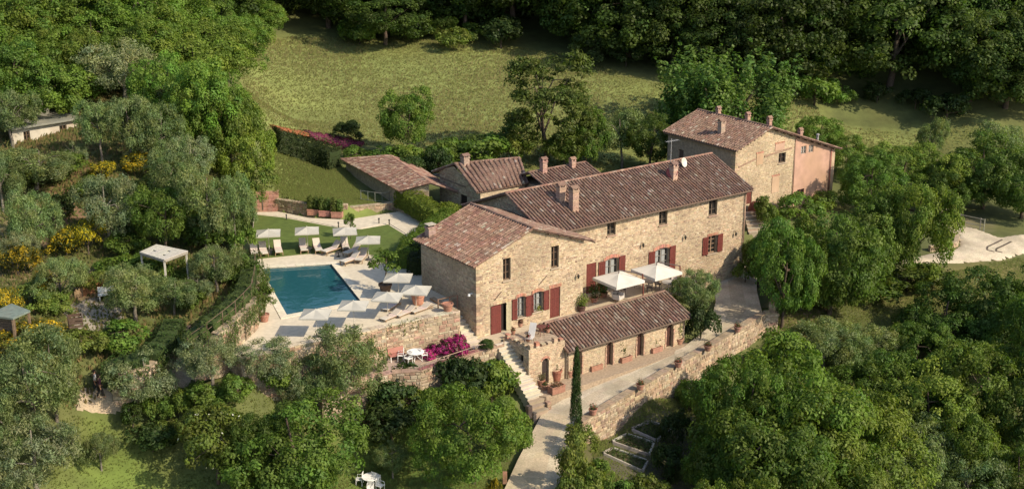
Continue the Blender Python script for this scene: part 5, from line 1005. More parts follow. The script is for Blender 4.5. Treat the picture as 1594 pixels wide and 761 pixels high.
# right side: trees beside the drive, behind the rear house, and the wooded bank below
for kd, a, t, b, w_, l in (
    ('dense', 1216, 330, 510, 100, 'leafy tree with slim bare trunk by the wall pier'), ('dense', 1290, 306, 488, 150, 'big round leafy tree between the drive and the track'), ('walnut', 1412, 262, 446, 128, 'tall leafy tree beside the gravel track'), ('dense', 1350, 300, 440, 120, 'dark leafy tree in the middle of the drive group'), ('dense', 1180, 360, 440, 50, 'narrow leafy tree at the drive corner by the long house'),
    ('broadleaf', 1246, 326, 482, 104, 'leafy tree left of the big round tree by the drive'), ('broadleaf', 1336, 318, 450, 112, 'lighter leafy tree right of the big round tree by the drive'), ('dense', 1290, 352, 490, 100, 'low dark tree in front of the big round tree by the drive'),
    ('broadleaf', 1275, 172, 246, 76, 'light green tree behind the low end of the pink gable'), ('dense', 1352, 236, 335, 100, 'bushy tree behind the drive group'), ('broadleaf', 1400, 216, 300, 104, 'leafy tree below the meadow on the right'), ('broadleaf', 1470, 222, 322, 96, 'pale leafy tree above the gravel track'), ('dense', 1530, 204, 325, 120, 'shadowy tree over the wooden railing'), ('olive', 1552, 184, 300, 100, 'grey green tree at the right edge below the forest'), ('dense', 1590, 220, 340, 110, 'dark tree at the right edge above the track'), ('dense', 1470, 260, 330, 80, 'dark tree behind the wooden railing'), ('broadleaf', 1320, 206, 280, 84, 'mid green tree at the meadow foot right of the gable'), ('olive', 1445, 175, 262, 50, 'thin twiggy tree at the meadow foot')):
    plant(kd, a, t, b, w_, l)
plant('olive', 1079, 414, 500, 74, 'round grey olive bush between the annex and the drive', cat='bush'); plant('dark_shrub', 1090, 470, 528, 50, 'low dark hedge bush at the drive bend beside the annex', cat='bush'); plant('shrub', 1412, 404, 452, 100, 'low leafy bush at the foot of the tall tree beside the gravel track', cat='bush'); plant('shrub', 1360, 420, 462, 90, 'low leafy bush under the trees between drive and track', cat='bush'); plant('shrub', 1160, 400, 440, 36, 'bush at the corner foot of the long house', cat='bush'); plant('shrub', 1190, 300, 350, 40, 'bush in front of the rear house steps', cat='bush'); plant('shrub', 1245, 300, 340, 60, 'bush under the pink wall', cat='bush'); plant('shrub', 1285, 296, 330, 40, 'bush at the corner of the pink wall', cat='bush')
bank = [('walnut', 1148, 545, 760, 158), ('walnut', 1230, 528, 760, 230), ('walnut', 1310, 590, 800, 220), ('walnut', 1200, 610, 830, 230), ('broadleaf', 1110, 660, 800, 90), ('olive', 1280, 490, 590, 110), ('olive', 1320, 498, 585, 90), ('olive', 1250, 500, 580, 80), ('dense', 1400, 545, 690, 140), ('dense', 1470, 430, 560, 140), ('dense', 1540, 412, 560, 150), ('walnut', 1590, 430, 600, 150), ('broadleaf', 1440, 560, 720, 150), ('walnut', 1530, 520, 700, 170), ('olive', 1420, 640, 780, 130), ('broadleaf', 1500, 610, 770, 130), ('dense', 1590, 560, 740, 140), ('olive', 1380, 700, 820, 140), ('olive', 1500, 700, 820, 120), ('dense', 1580, 670, 830, 120), ('olive', 1360, 490, 575, 90), ('broadleaf', 1340, 540, 680, 120), ('dense', 1425, 500, 600, 90), ('walnut', 1290, 700, 880, 200), ('walnut', 1140, 730, 900, 130), ('dense', 1640, 500, 700, 140), ('shrub', 1225, 535, 575, 60), ('shrub', 1190, 540, 580, 60)]
BL = {0: 'sunlit leafy tree hiding the lower drive wall', 1: 'broad leafy tree in the centre of the wooded bank below the pier', 9: 'dark leafy tree just below the gravel track grass', 10: 'glossy leafy tree with bright top below the track', 5: 'grey feathery tree below the wall pier', 24: 'leafy tree cut by the bottom edge near the vegetable beds'}
for i, (kd, a, t, b, w_) in enumerate(bank):
    plant(kd, a, t, b, w_, BL.get(i, 'leafy tree in the dense wooded bank below the drive'), None if i in BL else 'trees of the wooded bank below the drive', cat='tree' if kd != 'shrub' else 'shrub')
plant('cypress', 896, 545, 668, 19, 'slim dark cypress beside the drive wall', z=-3.9)
plant('dark_shrub', 1046, 640, 700, 46, 'dark bush beside the farthest vegetable bed', cat='bush'); plant('dark_shrub', 1040, 690, 745, 50, 'dark bush below the middle vegetable bed', cat='bush'); plant('shrub', 930, 715, 765, 44, 'leafy bush at the corner of the nearest vegetable bed', cat='bush'); plant('shrub', 1075, 590, 640, 44, 'bush at the foot of the drive wall above the beds', cat='bush'); plant('shrub', 1000, 730, 790, 70, 'bright bush at the bottom edge below the vegetable beds', cat='bush'); plant('shrub', 960, 740, 790, 60, 'leafy bush next to the clipped hedge bottom', cat='bush')
# ---- clipped hedges and beds
def hedge(name, label, pts, wd, h0, h1, base, size=.12, dens=120, cv=.2, cat='hedge', asp=.6, accent=None, acc_p=0, mat='leaf', wob=.06):
    """pts: ground points; a rounded leafy ridge following them over a core box darkened as inner shade"""
    P_, N_ = [], []
    for i, (a, b) in enumerate(zip(pts, pts[1:])):
        d = (b - a); L = d.length; d.normalize(); q = Vector((d.y, -d.x, 0)).normalized(); ha = h0 + (h1 - h0) * i / max(1, len(pts) - 2); n = int(L * (wd + 2 * ha) * dens)
        for _ in range(n):
            t = random.random(); an = random.uniform(-.2, math.pi + .2); c, s = math.cos(an), math.sin(an); k = max(abs(c) ** 4 + abs(s) ** 4, 1e-6) ** -.25; w2 = math.sin(t * 9 + i * 3) * wob
            p = a.lerp(b, t) + q * (c * k * (wd / 2 + w2)) + ZV * max(.02, (s * k) * (ha + w2)); rj = random.uniform(.9, 1.04); P_.append(a.lerp(b, t).lerp(p, rj)); N_.append(q * c + ZV * (s + .25) + Vector((random.gauss(0, .4), random.gauss(0, .4), random.gauss(0, .4))))
    for e, d in ((pts[0], pts[0] - pts[1]), (pts[-1], pts[-1] - pts[-2])):
        d = d.normalized(); q = Vector((d.y, -d.x, 0)).normalized()
        for _ in range(int(wd * h1 * dens)): P_.append(e + q * random.uniform(-.48, .48) * wd + ZV * random.uniform(0, h1 * .95) + d * random.uniform(-.05, .1)); N_.append(d + Vector((random.gauss(0, .4), random.gauss(0, .4), .3)))
    n = len(P_); cols = np.array(base) * RNG.uniform(1 - cv, 1 + cv, (n, 1)) * RNG.uniform(.92, 1.1, (n, 3))
    if accent is not None: m = RNG.random(n) < acc_p; cols[m] = np.array(accent) * RNG.uniform(.7, 1.2, (m.sum(), 1))
    s = size * RNG.uniform(.7, 1.3, n); o0 = pts[0].copy(); P_ = [p - o0 for p in P_]
    root = empty(name, o0, label, cat); link('foliage', leaf_mesh('foliage', np.array([tuple(p) for p in P_]), np.array([tuple(v) for v in N_]), s, s * asp, cols, M[mat]), root)
    mb = MB()
    for i, (a, b) in enumerate(zip(pts, pts[1:])):
        ha = h0 + (h1 - h0) * i / max(1, len(pts) - 2); d = (b - a).normalized(); q = Vector((d.y, -d.x, 0)).normalized(); mb.obox((a + b) / 2 + ZV * (ha * .36), d, q, d.cross(q) if d.cross(q).z > 0 else q.cross(d), (b - a).length / 2, wd * .36, ha * .4, tuple(x * .7 for x in base))  # core box in darkened leaf colour, the hedge's inner shade painted in
    wb(mb, 'shade_core', M['bark'], root, kind='stuff'); return root
def gpts(pts, z=None): return [(P(a, b, z) if z is not None else (lambda p: Vector((p.x, p.y, tz(p.x, p.y))))(G(a, b))) for a, b in pts]
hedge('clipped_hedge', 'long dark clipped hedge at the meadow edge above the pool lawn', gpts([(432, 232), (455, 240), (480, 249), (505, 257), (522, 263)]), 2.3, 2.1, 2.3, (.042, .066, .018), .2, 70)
for a, t, b, w_, l in ((902, 660, 718, 46, 'bright rounded bush right under the slim cypress'), (893, 690, 776, 58, 'large bright rounded bush along the lower drive'), (914, 715, 792, 52, 'bright bush at the bottom edge beside the drive bushes'), (890, 735, 800, 56, 'bright bush cut by the bottom edge next to the drive')): plant('pale_shrub', a, t, b, w_, l, cat='bush')
hedge('laurel_hedge', 'yellow green hedge between the path and the front house', [P(628, 318, 2.4), P(650, 330, 2.4), P(668, 342, 2.4), P(684, 346, 2.4), P(708, 340, 2.4)], 2.0, 1.8, 1.5, (.14, .195, .024), .17, 90)
hedge('house_corner_hedge', 'bright green hedge curving beside the front house chimney', [P(700, 352, 2.2), P(680, 364, 2.1), P(658, 384, 2.03), P(640, 398, 2.03), P(634, 418, 2.03)], 1.9, 1.6, 1.7, (.13, .185, .024), .17, 90)
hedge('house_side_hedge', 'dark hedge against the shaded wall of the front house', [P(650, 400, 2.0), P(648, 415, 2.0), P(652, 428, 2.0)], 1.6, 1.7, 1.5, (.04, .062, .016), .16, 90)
hedge('meadow_flower_bed', 'bed of magenta flowers above the dark clipped hedge', gpts([(478, 212), (505, 217), (530, 223), (556, 231)]), 3.2, .5, .5, (.22, .045, .10), .2, 60, accent=(.10, .12, .03), acc_p=.25, cat='flower bed', mat='petal')
hedge('meadow_red_bed', 'strip of orange red earth and flowers behind the dark clipped hedge', gpts([(424, 200), (450, 206), (478, 211)]), 2.4, .35, .35, (.34, .13, .06), .2, 60, accent=(.12, .12, .03), acc_p=.2, cat='flower bed', mat='petal')
hedge('pink_flower_edge', 'low edging of pink flowers along the flower terrace wall', [p + V * .22 - ZV * .06 for p in lw[3:6]], .5, .2, .2, (.36, .15, .15), .09, 110, accent=(.10, .12, .035), acc_p=.5, cat='flower bed', mat='petal', wob=.12)
def drape(name, label, pts, drop, base, dens=150, size=.2, out=.5, cat='creeper'):
    """trailing shoots hanging over a wall from its top: tongues of uneven length"""
    pos, nr, cl = [], [], []; o0 = pts[0].copy()
    for a, b in zip(pts, pts[1:]):
        d = (b - a); L = d.length; d.normalize(); n = Vector((d.y, -d.x, 0)).normalized()
        for k in range(max(1, int(L / .42))):
            s = (k + random.random()) * .42; ln = drop * random.uniform(.35, 1.0); c = a + d * min(s, L); br = random.uniform(.75, 1.25)
            for _ in range(int(dens * ln * .5)):
                t = random.random() ** .8; w_ = .3 * (1 - t * .75); p = c + d * random.uniform(-w_, w_) + n * (.08 + random.uniform(0, out) * (1 - .6 * t)) + ZV * (.28 * (1 - t) - ln * t); pos.append(tuple(p - o0)); nr.append(tuple(n + ZV * .5 + Vector((random.gauss(0, .5), random.gauss(0, .5), random.gauss(0, .3))))); cl.append([x * br * random.uniform(.8, 1.2) for x in base])
    n = len(pos); s = size * RNG.uniform(.7, 1.3, n); r = empty(name, o0, label, cat); link('foliage', leaf_mesh('foliage', np.array(pos), np.array(nr), s, s * .3, np.array(cl), M['leaf'], (0, 0, -1.5)), r); return r
drape('rosemary_creeper', 'trailing rosemary hanging over the bank wall left of the pool', [p + ZV * .1 for p in iv], 1.9, (.075, .108, .028), out=.8)
drape('path_creeper', 'trailing green shoots over the pale wall above the two walkers', [p + ZV * .1 for p in pv], 1.5, (.07, .105, .026), out=.7)
drape('hedge_wall_creeper', 'pale creeper on the shaded wall behind the lawn', [P(428, 311, 3.05), P(478, 318, 3.05)], .7, (.12, .14, .06), dens=110, size=.14)
drape('terrace_creeper', 'green creeper hanging from the pool terrace wall top', [p for p in pw[7:9]], .9, (.08, .10, .025), dens=60, size=.16, out=.25)
hedge('bank_top_hedge', 'low shrubby planting on the bank top behind the creeper fence', [Vector((p.x, p.y, p.z - .2)) + Vector((-.9, .7, 0)) for p in iv], 1.6, 1.0, 1.1, (.06, .092, .022), .16, 80, wob=.25)
hedge('path_top_planting', 'dark green rosemary planting above the pale path wall', [Vector((p.x, p.y, p.z - .1)) + Vector((-.4, .9, 0)) for p in pv], 1.8, .8, .9, (.055, .088, .022), .16, 80, wob=.25)
# ---- grass: tufts over the meadow and rough ground, one mass
def tufts(name, polys, n, h, base, w_=.09, blades=3, seedmix=((.26, .22, .085), .25)):
    pos, nr, ln, cl = [], [], [], []
    for pts in polys:
        q = poly_px(pts); xs = [p.x for p in q]; ys = [p.y for p in q]; x = RNG.uniform(min(xs), max(xs), n * 3); y = RNG.uniform(min(ys), max(ys), n * 3); m = inside(x, y, q)
        for poly, zz, mg in CARVE: m &= ~inside(x, y, poly)
        x, y = x[m][:n], y[m][:n]; z = TZ(x, y); patch = .5 + .5 * np.sin(x * .21 + 1.3 * np.sin(y * .13)) * np.sin(y * .17 + x * .05)
        for k in range(blades):
            j = RNG.normal(size=(len(x), 2)) * .16; hh = h * RNG.uniform(.5, 1.3, len(x)) * (.7 + .6 * patch); pos.append(np.stack([x + j[:, 0], y + j[:, 1], z + hh * .42], 1)); nr.append(np.stack([RNG.normal(size=len(x)) * .45, -np.abs(RNG.normal(size=len(x))) - .5, np.full(len(x), .6)], 1)); ln.append(hh)
            c = np.array(base)[None] * RNG.uniform(.75, 1.25, (len(x), 1)); s = (RNG.random(len(x)) < seedmix[1] * (.3 + 1.4 * patch)); c[s] = np.array(seedmix[0]) * RNG.uniform(.8, 1.15, (s.sum(), 1)); cl.append(c)
    pos, nr, ln, cl = map(np.concatenate, (pos, nr, ln, cl)); return tag(link(name, leaf_mesh(name, pos, nr, ln, np.full(len(ln), w_) * RNG.uniform(.7, 1.6, len(ln)), cl, M['grass'], (0, 0, 3))), kind='stuff')
tufts('meadow_grass', [ZONES[0][0]], 34000, .24, (.185, .215, .064), .1, 2, ((.26, .25, .095), .3))
tufts('rough_grass', [[(0, 250), (380, 250), (380, 420), (420, 480), (280, 560), (110, 640), (0, 560)], [(0, 120), (340, 120), (380, 250), (0, 260)]], 6500, .38, (.14, .16, .045), .13, 3, ((.25, .19, .08), .3))
tufts('garden_grass', [[(100, 640), (300, 650), (500, 600), (700, 590), (800, 650), (790, 800), (60, 800)], [(920, 690), (1090, 600), (1100, 720), (1000, 780), (925, 770)], [(1180, 480), (1600, 400), (1600, 480), (1200, 560)], [(420, 222), (540, 262), (560, 300), (600, 318), (430, 312)]], 9000, .13, (.15, .195, .046), .07, 3, ((.16, .17, .05), .2))
# ================================================================ furniture, pots, people and small things
X_, Y_ = Vector((1, 0, 0)), Vector((0, 1, 0))
CH = lambda: children_map()
def place(proto, first, p, rz=0.0, label=None, group=None, s=None):
    o = proto if first else copy_tree(proto); o.location = p; o.rotation_euler = (0, 0, rz)
    if s: o.scale = (s, s, s)
    if label: o['label'] = label
    if group: o['group'] = group
    return o
def aim(a, b): d = Vector(b) - Vector(a); return math.atan2(d.y, d.x)
# ---- square parasols by the pool
def make_parasol():
    r = empty('parasol', label='square cream parasol on slim pole', cat='parasol'); w2, ze, za = .98, 1.68, 2.02; c = (.42, .40, .345)
    mb = MB(); N = 6
    for q in range(4):
        an = [math.pi / 4 + math.pi / 2 * (q + k) for k in (0, 1)]; A, B = [Vector((math.cos(a) * w2 * 1.414, math.sin(a) * w2 * 1.414, ze)) for a in an]; T = Vector((0, 0, za)); vs = []
        for i in range(N + 1):
            for j in range(N + 1):
                t = i / N; p = T.lerp(A.lerp(B, j / N), t); p.z += -.05 * math.sin(math.pi * t) * (1 - abs(2 * j / N - 1)) * .8 - .03 * t * (1 - abs(2 * j / N - 1)); vs.append(p)
        k = vary(c, .02, .01); mb.add(vs, [(i * (N + 1) + j, i * (N + 1) + j + 1, (i + 1) * (N + 1) + j + 1, (i + 1) * (N + 1) + j) for i in range(N) for j in range(N)], k)
        e = (B - A).normalized(); mb.add([A, B, B - ZV * .09, A - ZV * .09], [(0, 1, 2, 3)], k)
    mb.build('canopy', M['fabric'], r)
    mb = MB(); mb.tube((0, 0, 0), (0, 0, za + .06), .024, n=8, col=(.55, .5, .42)); mb.build('pole', M['paint'], r)
    mb = MB(); mb.lathe((0, 0, 0), [(.26, 0), (.26, .05), (.06, .08), (.05, .3)], 10, (.12, .115, .11)); mb.build('base', M['metal'], r)
    for q in range(4):
        a = math.pi / 4 + math.pi / 2 * q; mb = MB(); mb.tube((0, 0, za - .06), (math.cos(a) * w2 * 1.38, math.sin(a) * w2 * 1.38, ze - .03), .012, n=5, col=(.4, .33, .25)); mb.build('rib', M['wood'], r)
    return r
par0 = make_parasol()
PARS = [((419.4, 393), 'lawn parasol over the first pair of loungers from the olive bank'), ((479.3, 389), 'lawn parasol over the second pair of loungers'), ((538, 390), 'lawn parasol half hidden behind the one beside it'), ((574, 404), 'lawn parasol nearest the clipped hedges'), ((620.6, 465), 'parasol in house shadow beside the dark lemon tree tub'), ((648, 485), 'parasol over the big terracotta pot by the house'), ((604, 496), 'parasol in front of the two by the shaded house wall'), ((551.5, 510), 'parasol at the near long edge of the pool'), ((493, 524), 'parasol at the near corner of the pool')]
for i, ((a, b), l) in enumerate(PARS): place(par0, i == 0, P(a, b, PZ + (.03 if i < 4 else 0)), random.uniform(-.08, .08) + (math.radians(8) if i < 4 else math.radians(-6)), 'square cream ' + l, 'square parasols round the pool')
# ---- sun loungers
def make_lounger():
    r = empty('sun_lounger', label='cream sun lounger', cat='sun lounger'); wc = (.30, .2, .12); cc = (.55, .49, .42)
    mb = MB()
    for s in (-1, 1): mb.box(-.95, s * .3 - .025, .24, .95, s * .3 + .025, .31, wc)
    for x in (-.9, -.5, -.1, .3, .9): mb.box(x - .03, -.275, .26, x + .03, .275, .30, wc)
    mb.build('frame', M['wood'], r)
    for x in (-.85, .8):
        for s in (-1, 1): mb = MB(); mb.box(x - .03, s * .3 - .03, 0, x + .03, s * .3 + .03, .24, wc); mb.build('leg', M['wood'], r)
    mb = MB()
    for k in range(3): mb.box(-.95 + .42 * k, -.29, .315, -.95 + .42 * k + .41, .29, .385, vary(cc, .05)) 
    mb.build('cushion', M['fabric'], r)
    mb = MB(); a = math.radians(42); d = Vector((math.cos(a), 0, math.sin(a))); n = Vector((-math.sin(a), 0, math.cos(a)))
    mb.obox(Vector((.33, 0, .33)) + d * .36 + n * .05, d, Y_, n, .36, .29, .04, cc); mb.obox(Vector((.33, 0, .33)) + d * .36, d, Y_, n, .37, .3, .015, wc); mb.build('backrest', M['fabric'], r)
    return r
lg0 = make_lounger()
LOUNGERS = [((398, 404), (394, 388), 'lounger half hidden by the olive bank'), ((413.6, 405), (407, 386), 'lounger left of the first lawn parasol'), ((436.5, 403.5), (430, 383), 'lounger right of the first lawn parasol'), ((476, 400.5), (469, 380), 'lounger left of the second lawn parasol'), ((499, 399), (490, 382), 'lounger right of the second lawn parasol'), ((505, 397), (528, 389), 'lounger turned sideways at the end of the row'), ((541, 397), (534, 379), 'lounger facing the pool under the hidden parasol'), ((538, 400), (560, 391), 'lounger at the pool corner turned to the sun'), ((534, 413), (558, 405), 'lounger nearest the far pool corner'), ((556, 413), (570, 398), 'lounger beside the hedge side parasol'),
            ((598, 499), (620, 490), 'low lounger before the pair under the house parasols'), ((620, 493), (642, 484), 'low lounger in the middle of the near row'), ((644, 487), (667, 479), 'low lounger at the terrace wall end of the near row'), ((600, 484), (618, 473), 'lounger at the pool side of the near row')]
for i, (f, h, l) in enumerate(LOUNGERS):
    z = PZ + .04; p, q = P(*f, z), P(*h, z); o = place(lg0, i == 0, (p + q) / 2, aim(p, q), 'cream cushioned ' + l, 'sun loungers round the pool'); o.scale = (1, 1, .5 if i > 9 else 1)
def make_side():
    r = empty('side_table', label='small dark side table', cat='side table'); mb = MB(); mb.lathe((0, 0, .38), [(.24, 0), (.24, .03)], 12, (.06, .055, .05)); mb.build('table_top', M['metal'], r); mb = MB(); mb.tube((0, 0, .02), (0, 0, .38), .03, n=6, col=(.05, .05, .05)); mb.lathe((0, 0, 0), [(.16, 0), (.16, .02)], 10, (.05, .05, .05)); mb.build('stem', M['metal'], r); return r
st0 = make_side()
for i, ((a, b), l) in enumerate((((421, 396), 'between the first pair of lawn loungers'), ((482, 393), 'between the second pair of lawn loungers'), ((539, 393), 'under the half hidden lawn parasol'), ((527, 399), 'beside the lounger turned sideways'))): place(st0, i == 0, P(a, b, PZ + .04), 0, 'small dark round side table ' + l, 'side tables by the pool')
# ---- cantilever parasols of the house terrace
def make_cantilever():
    r = empty('cantilever_parasol', label='large white square cantilever parasol', cat='parasol'); mb = MB(); w2, ze, za = 1.44, 2.0, 2.45; N = 6
    for q in range(4):
        an = [math.pi / 4 + math.pi / 2 * (q + k) for k in (0, 1)]; A, B = [Vector((math.cos(a) * w2 * 1.414, math.sin(a) * w2 * 1.414, ze)) for a in an]; T = Vector((0, 0, za)); vs = []
        for i in range(N + 1):
            for j in range(N + 1): t = i / N; p = T.lerp(A.lerp(B, j / N), t); p.z -= .05 * math.sin(math.pi * t) * (1 - abs(2 * j / N - 1)); vs.append(p)
        mb.add(vs, [(i * (N + 1) + j, i * (N + 1) + j + 1, (i + 1) * (N + 1) + j + 1, (i + 1) * (N + 1) + j) for i in range(N) for j in range(N)], (.60, .56, .48)); mb.add([A, B, B - ZV * .22, A - ZV * .22], [(0, 1, 2, 3)], (.6, .58, .52))
    mb.build('canopy', M['fabric'], r); c = (.07, .05, .045)
    mb = MB(); mb.tube((1.72, -1.0, 0), (1.68, -1.0, 1.3), .06, n=8, col=(.16, .05, .035)); mb.tube((1.68, -1.0, 1.3), (1.62, -.95, 2.35), .055, n=8, col=(.16, .05, .035)); mb.build('post', M['paint'], r)
    mb = MB(); mb.tube((1.62, -.95, 2.32), (0.0, 0.0, 2.72), .045, n=8, col=c); mb.tube((0, 0, 2.72), (0, 0, 2.45), .03, n=6, col=c); mb.build('arm', M['metal'], r)
    mb = MB(); mb.box(1.25, -1.45, 0, 2.15, -.55, .07, (.3, .28, .25)); mb.build('base_plate', M['pave'], r)
    for q in range(4): a = math.pi / 4 + math.pi / 2 * q; mb = MB(); mb.tube((0, 0, za - .03), (math.cos(a) * w2 * 1.38, math.sin(a) * w2 * 1.38, ze), .016, n=5, col=(.35, .33, .3)); mb.build('rib', M['metal'], r)
    return r
cp0 = make_cantilever()
for i, ((a, b), l) in enumerate((((963, 433), 'large white cantilever parasol nearer the front house'), ((1022, 420), 'large white cantilever parasol farther along the terrace by the olive bush'))):
    c = P(a, b, 2.05); place(cp0, i == 0, Vector((c.x, c.y, 0)), ROTU, l, 'white cantilever parasols on the house terrace')
# ---- garden tables and chairs
def make_chair(col=(.78, .77, .72), mat='paint', nm='garden_chair'):
    r = empty(nm, label='white garden chair', cat='chair'); mb = MB(); mb.box(-.22, -.22, .42, .22, .22, .45, col); mb.build('seat', M[mat], r); mb = MB()
    for k in range(5): mb.box(-.19 + .085 * k, .2, .5, -.15 + .085 * k, .225, .86, col)
    mb.box(-.22, .2, .86, .22, .23, .91, col); mb.box(-.22, .2, .47, .22, .23, .51, col); mb.build('backrest', M[mat], r)
    for sx in (-1, 1):
        for sy in (-1, 1): mb = MB(); mb.tube((sx * .2, sy * .2, 0), (sx * .19, sy * .19, .42), .02, n=6, col=col); mb.build('leg', M[mat], r)
        mb = MB(); mb.tube((sx * .22, -.18, .63), (sx * .22, .21, .66), .016, n=5, col=col); mb.tube((sx * .22, -.18, .44), (sx * .22, -.18, .63), .016, n=5, col=col); mb.build('armrest', M[mat], r)
    return r
def make_table(rad=.5, col=(.78, .77, .72), nm='round_table', label='', mat='paint'):
    r = empty(nm, label=label, cat='table'); mb = MB(); mb.lathe((0, 0, .7), [(rad - .02, 0), (rad, .01), (rad, .035), (rad - .02, .045)], 18, col); mb.build('table_top', M[mat], r)
    for k in range(3): a = 2.1 * k + .3; mb = MB(); mb.tube((math.cos(a) * rad * .75, math.sin(a) * rad * .75, 0), (math.cos(a) * .1, math.sin(a) * .1, .38), .022, n=6, col=col); mb.tube((math.cos(a) * .1, math.sin(a) * .1, .38), (math.cos(a) * rad * .6, math.sin(a) * rad * .6, .7), .02, n=6, col=col); mb.build('leg', M[mat], r)
    return r
ch0 = make_chair(); tb = make_table(.62, label='round white garden table on the flower terrace'); tb.location = P(647, 562, -.45)
CHS = [((660, 560), (647, 562), -.45, 'white garden chair right of the flower terrace table'), ((636, 566), (647, 562), -.45, 'white garden chair in front of the flower terrace table'), ((624, 561), (634, 561), -.45, 'white garden chair beside the red cushioned bench')]
t2 = make_table(.6, label='white garden table on the bottom lawn'); q0 = G(578, 757); t2.location = (q0.x, q0.y, tz(q0.x, q0.y))
CHS += [((560, 754), (578, 757), None, 'white chair left of the bottom lawn table'), ((586, 752), (578, 757), None, 'white chair behind the bottom lawn table'), ((592, 764), (578, 757), None, 'white chair right of the bottom lawn table'), ((577, 768), (578, 757), None, 'white chair before the bottom lawn table, cut by the picture edge')]
for i, (a, t_, z, l) in enumerate(CHS):
    p = P(*a, z) if z is not None else G(*a); q = P(*t_, z) if z is not None else G(*t_)
    if z is None: p.z = tz(p.x, p.y)
    place(ch0, i == 0, p, aim(p, q) + math.pi / 2 + math.pi, l, 'white garden chairs')
bn = empty('garden_bench', P(618, 560, -.45), 'red cushioned bench against the terrace wall by the white table', 'bench', rz=math.radians(30)); mb = MB(); mb.box(-.6, -.22, .38, .6, .22, .46, (.36, .15, .12)); mb.build('seat', M['fabric'], bn); mb = MB(); mb.box(-.6, .2, .48, .6, .28, .88, (.42, .2, .155)); mb.build('backrest', M['fabric'], bn)
for s in (-1, 1):
    for y in (-.2, .2): mb = MB(); mb.box(s * .55 - .03, y - .03, 0, s * .55 + .03, y + .03, .38, (.7, .68, .62)); mb.build('leg', M['paint'], bn)
# terrace dining sets
dch = make_chair((.10, .085, .075), nm='terrace_chair'); lt = [((955, 462), 'grey terrace dining table under the nearer white parasol'), ((1008, 450), 'grey terrace dining table under the farther white parasol'), ((1040, 452), 'grey terrace table beside the olive bush')]
tt = make_table(.55, (.42, .40, .37), 'dining_table', 'x'); k_ = 0
for i, ((a, b), l) in enumerate(lt):
    place(tt, i == 0, P(a, b, 0), .2, l, 'terrace dining tables'); c = P(a, b, 0)
    for j, sd in enumerate(('near the annex roof', 'facing the long wall', 'at the parapet side')[:(3 if i < 2 else 2)]):
        an = 2.1 * j + .6; p = c + Vector((math.cos(an), math.sin(an), 0)) * .85; place(dch, k_ == 0, p, an - math.pi / 2, 'dark terrace chair ' + sd + ' at the ' + ('nearer', 'farther', 'olive bush')[i] + ' terrace table', 'dark chairs of the house terrace'); k_ += 1
def soft(nm, p, label, col):                                # an upholstered light armchair seen on the terrace
    r = empty(nm, p, label, 'armchair', rz=random.uniform(0, 3)); mb = MB(); mb.box(-.35, -.35, .2, .35, .35, .42, col); mb.build('seat', M['fabric'], r); mb = MB(); mb.box(-.35, .25, .42, .35, .4, .8, col); mb.build('backrest', M['fabric'], r)
    for s in (-1, 1): mb = MB(); mb.box(s * .35 - .06, -.33, .2, s * .35 + .06, .25, .6, col); mb.build('armrest', M['fabric'], r)
soft('armchair', P(962, 468, 0), 'pale cushioned armchair by the annex ridge under the parasol', (.6, .55, .5)); soft('armchair', P(1052, 444, 0), 'pale cushioned armchair behind the olive bush', (.6, .52, .45))
# ---- terracotta pots and troughs
TC = (.34, .18, .125)
def pot_mesh(r, h, col=TC, square=False):
    mb = MB(); c = vary(col, .1)
    mb.lathe((0, 0, 0), [(r * .62, 0), (r * .7, h * .08), (r * .92, h * .8), (r * 1.05, h * .82), (r * 1.05, h), (r * .9, h), (r * .88, h * .88), (0.01, h * .88)], 14, c); return mb
def stuff(o): o['kind'] = 'stuff'; return o
def leaves_bush(r, rx, rz, z0, n, base, size=.1, accent=None, acc=0.0, nm='plant', asp=.6):
    d = unit(n); pos = d * np.array([rx, rx, rz]) * RNG.uniform(.35, 1.05, (n, 1)) + np.array([0, 0, z0 + rz * .8]); cl = np.array(base) * RNG.uniform(.7, 1.3, (n, 1))
    if accent is not None: m = RNG.random(n) < acc; cl[m] = np.array(accent) * RNG.uniform(.8, 1.2, (m.sum(), 1))
    return stuff(link(nm, leaf_mesh(nm, pos, d + np.array([0, 0, .4]) + RNG.normal(size=(n, 3)) * .4, np.full(n, size) * RNG.uniform(.7, 1.4, n), np.full(n, size * asp), cl, M['leaf']), r))
def pot(px, py, z, r, h, label, plant_=None, group=None, col=TC, name='terracotta_pot', off=None):
    p = P(px, py, z); o = empty(name, p, label, 'pot', group); pot_mesh(r, h, col).build('pot', M['terracotta'], o, smooth=False)
    mb = MB(); mb.lathe((0, 0, h * .86), [(r * .86, 0), (r * .86, .01)], 12, (.05, .035, .025)); mb.build('soil', M['bark'], o)
    if plant_: leaves_bush(o, *plant_)
    return o
GER = lambda rx=.3, rz=.26, z0=.36: (rx, rz, z0, 150, (.075, .105, .03), .1, (.45, .1, .07), .16)
PP = [((1147.8, 516), 'between the top of the drive wall and its pier'), ((1101.6, 545.5), 'on the drive wall above the broad sunlit tree'), ((1055.5, 571), 'in the middle of the drive wall'), ((996.4, 606), 'on the drive wall above the shaded stonework'), ((923, 645), 'at the lower end of the drive wall by the cypress')]
for i, ((a, b), l) in enumerate(PP):
    zt = np.interp(a, [907, 950, 980, 1060, 1112, 1140, 1192], [-3.25, -3.0, -2.88, -2.55, -2.35, -2.18, -1.85]); pot(a, b, zt, .3, .45, 'terracotta pot of geraniums ' + l, GER(.34 + .05 * (i % 2), .28), 'geranium pots on the drive wall')
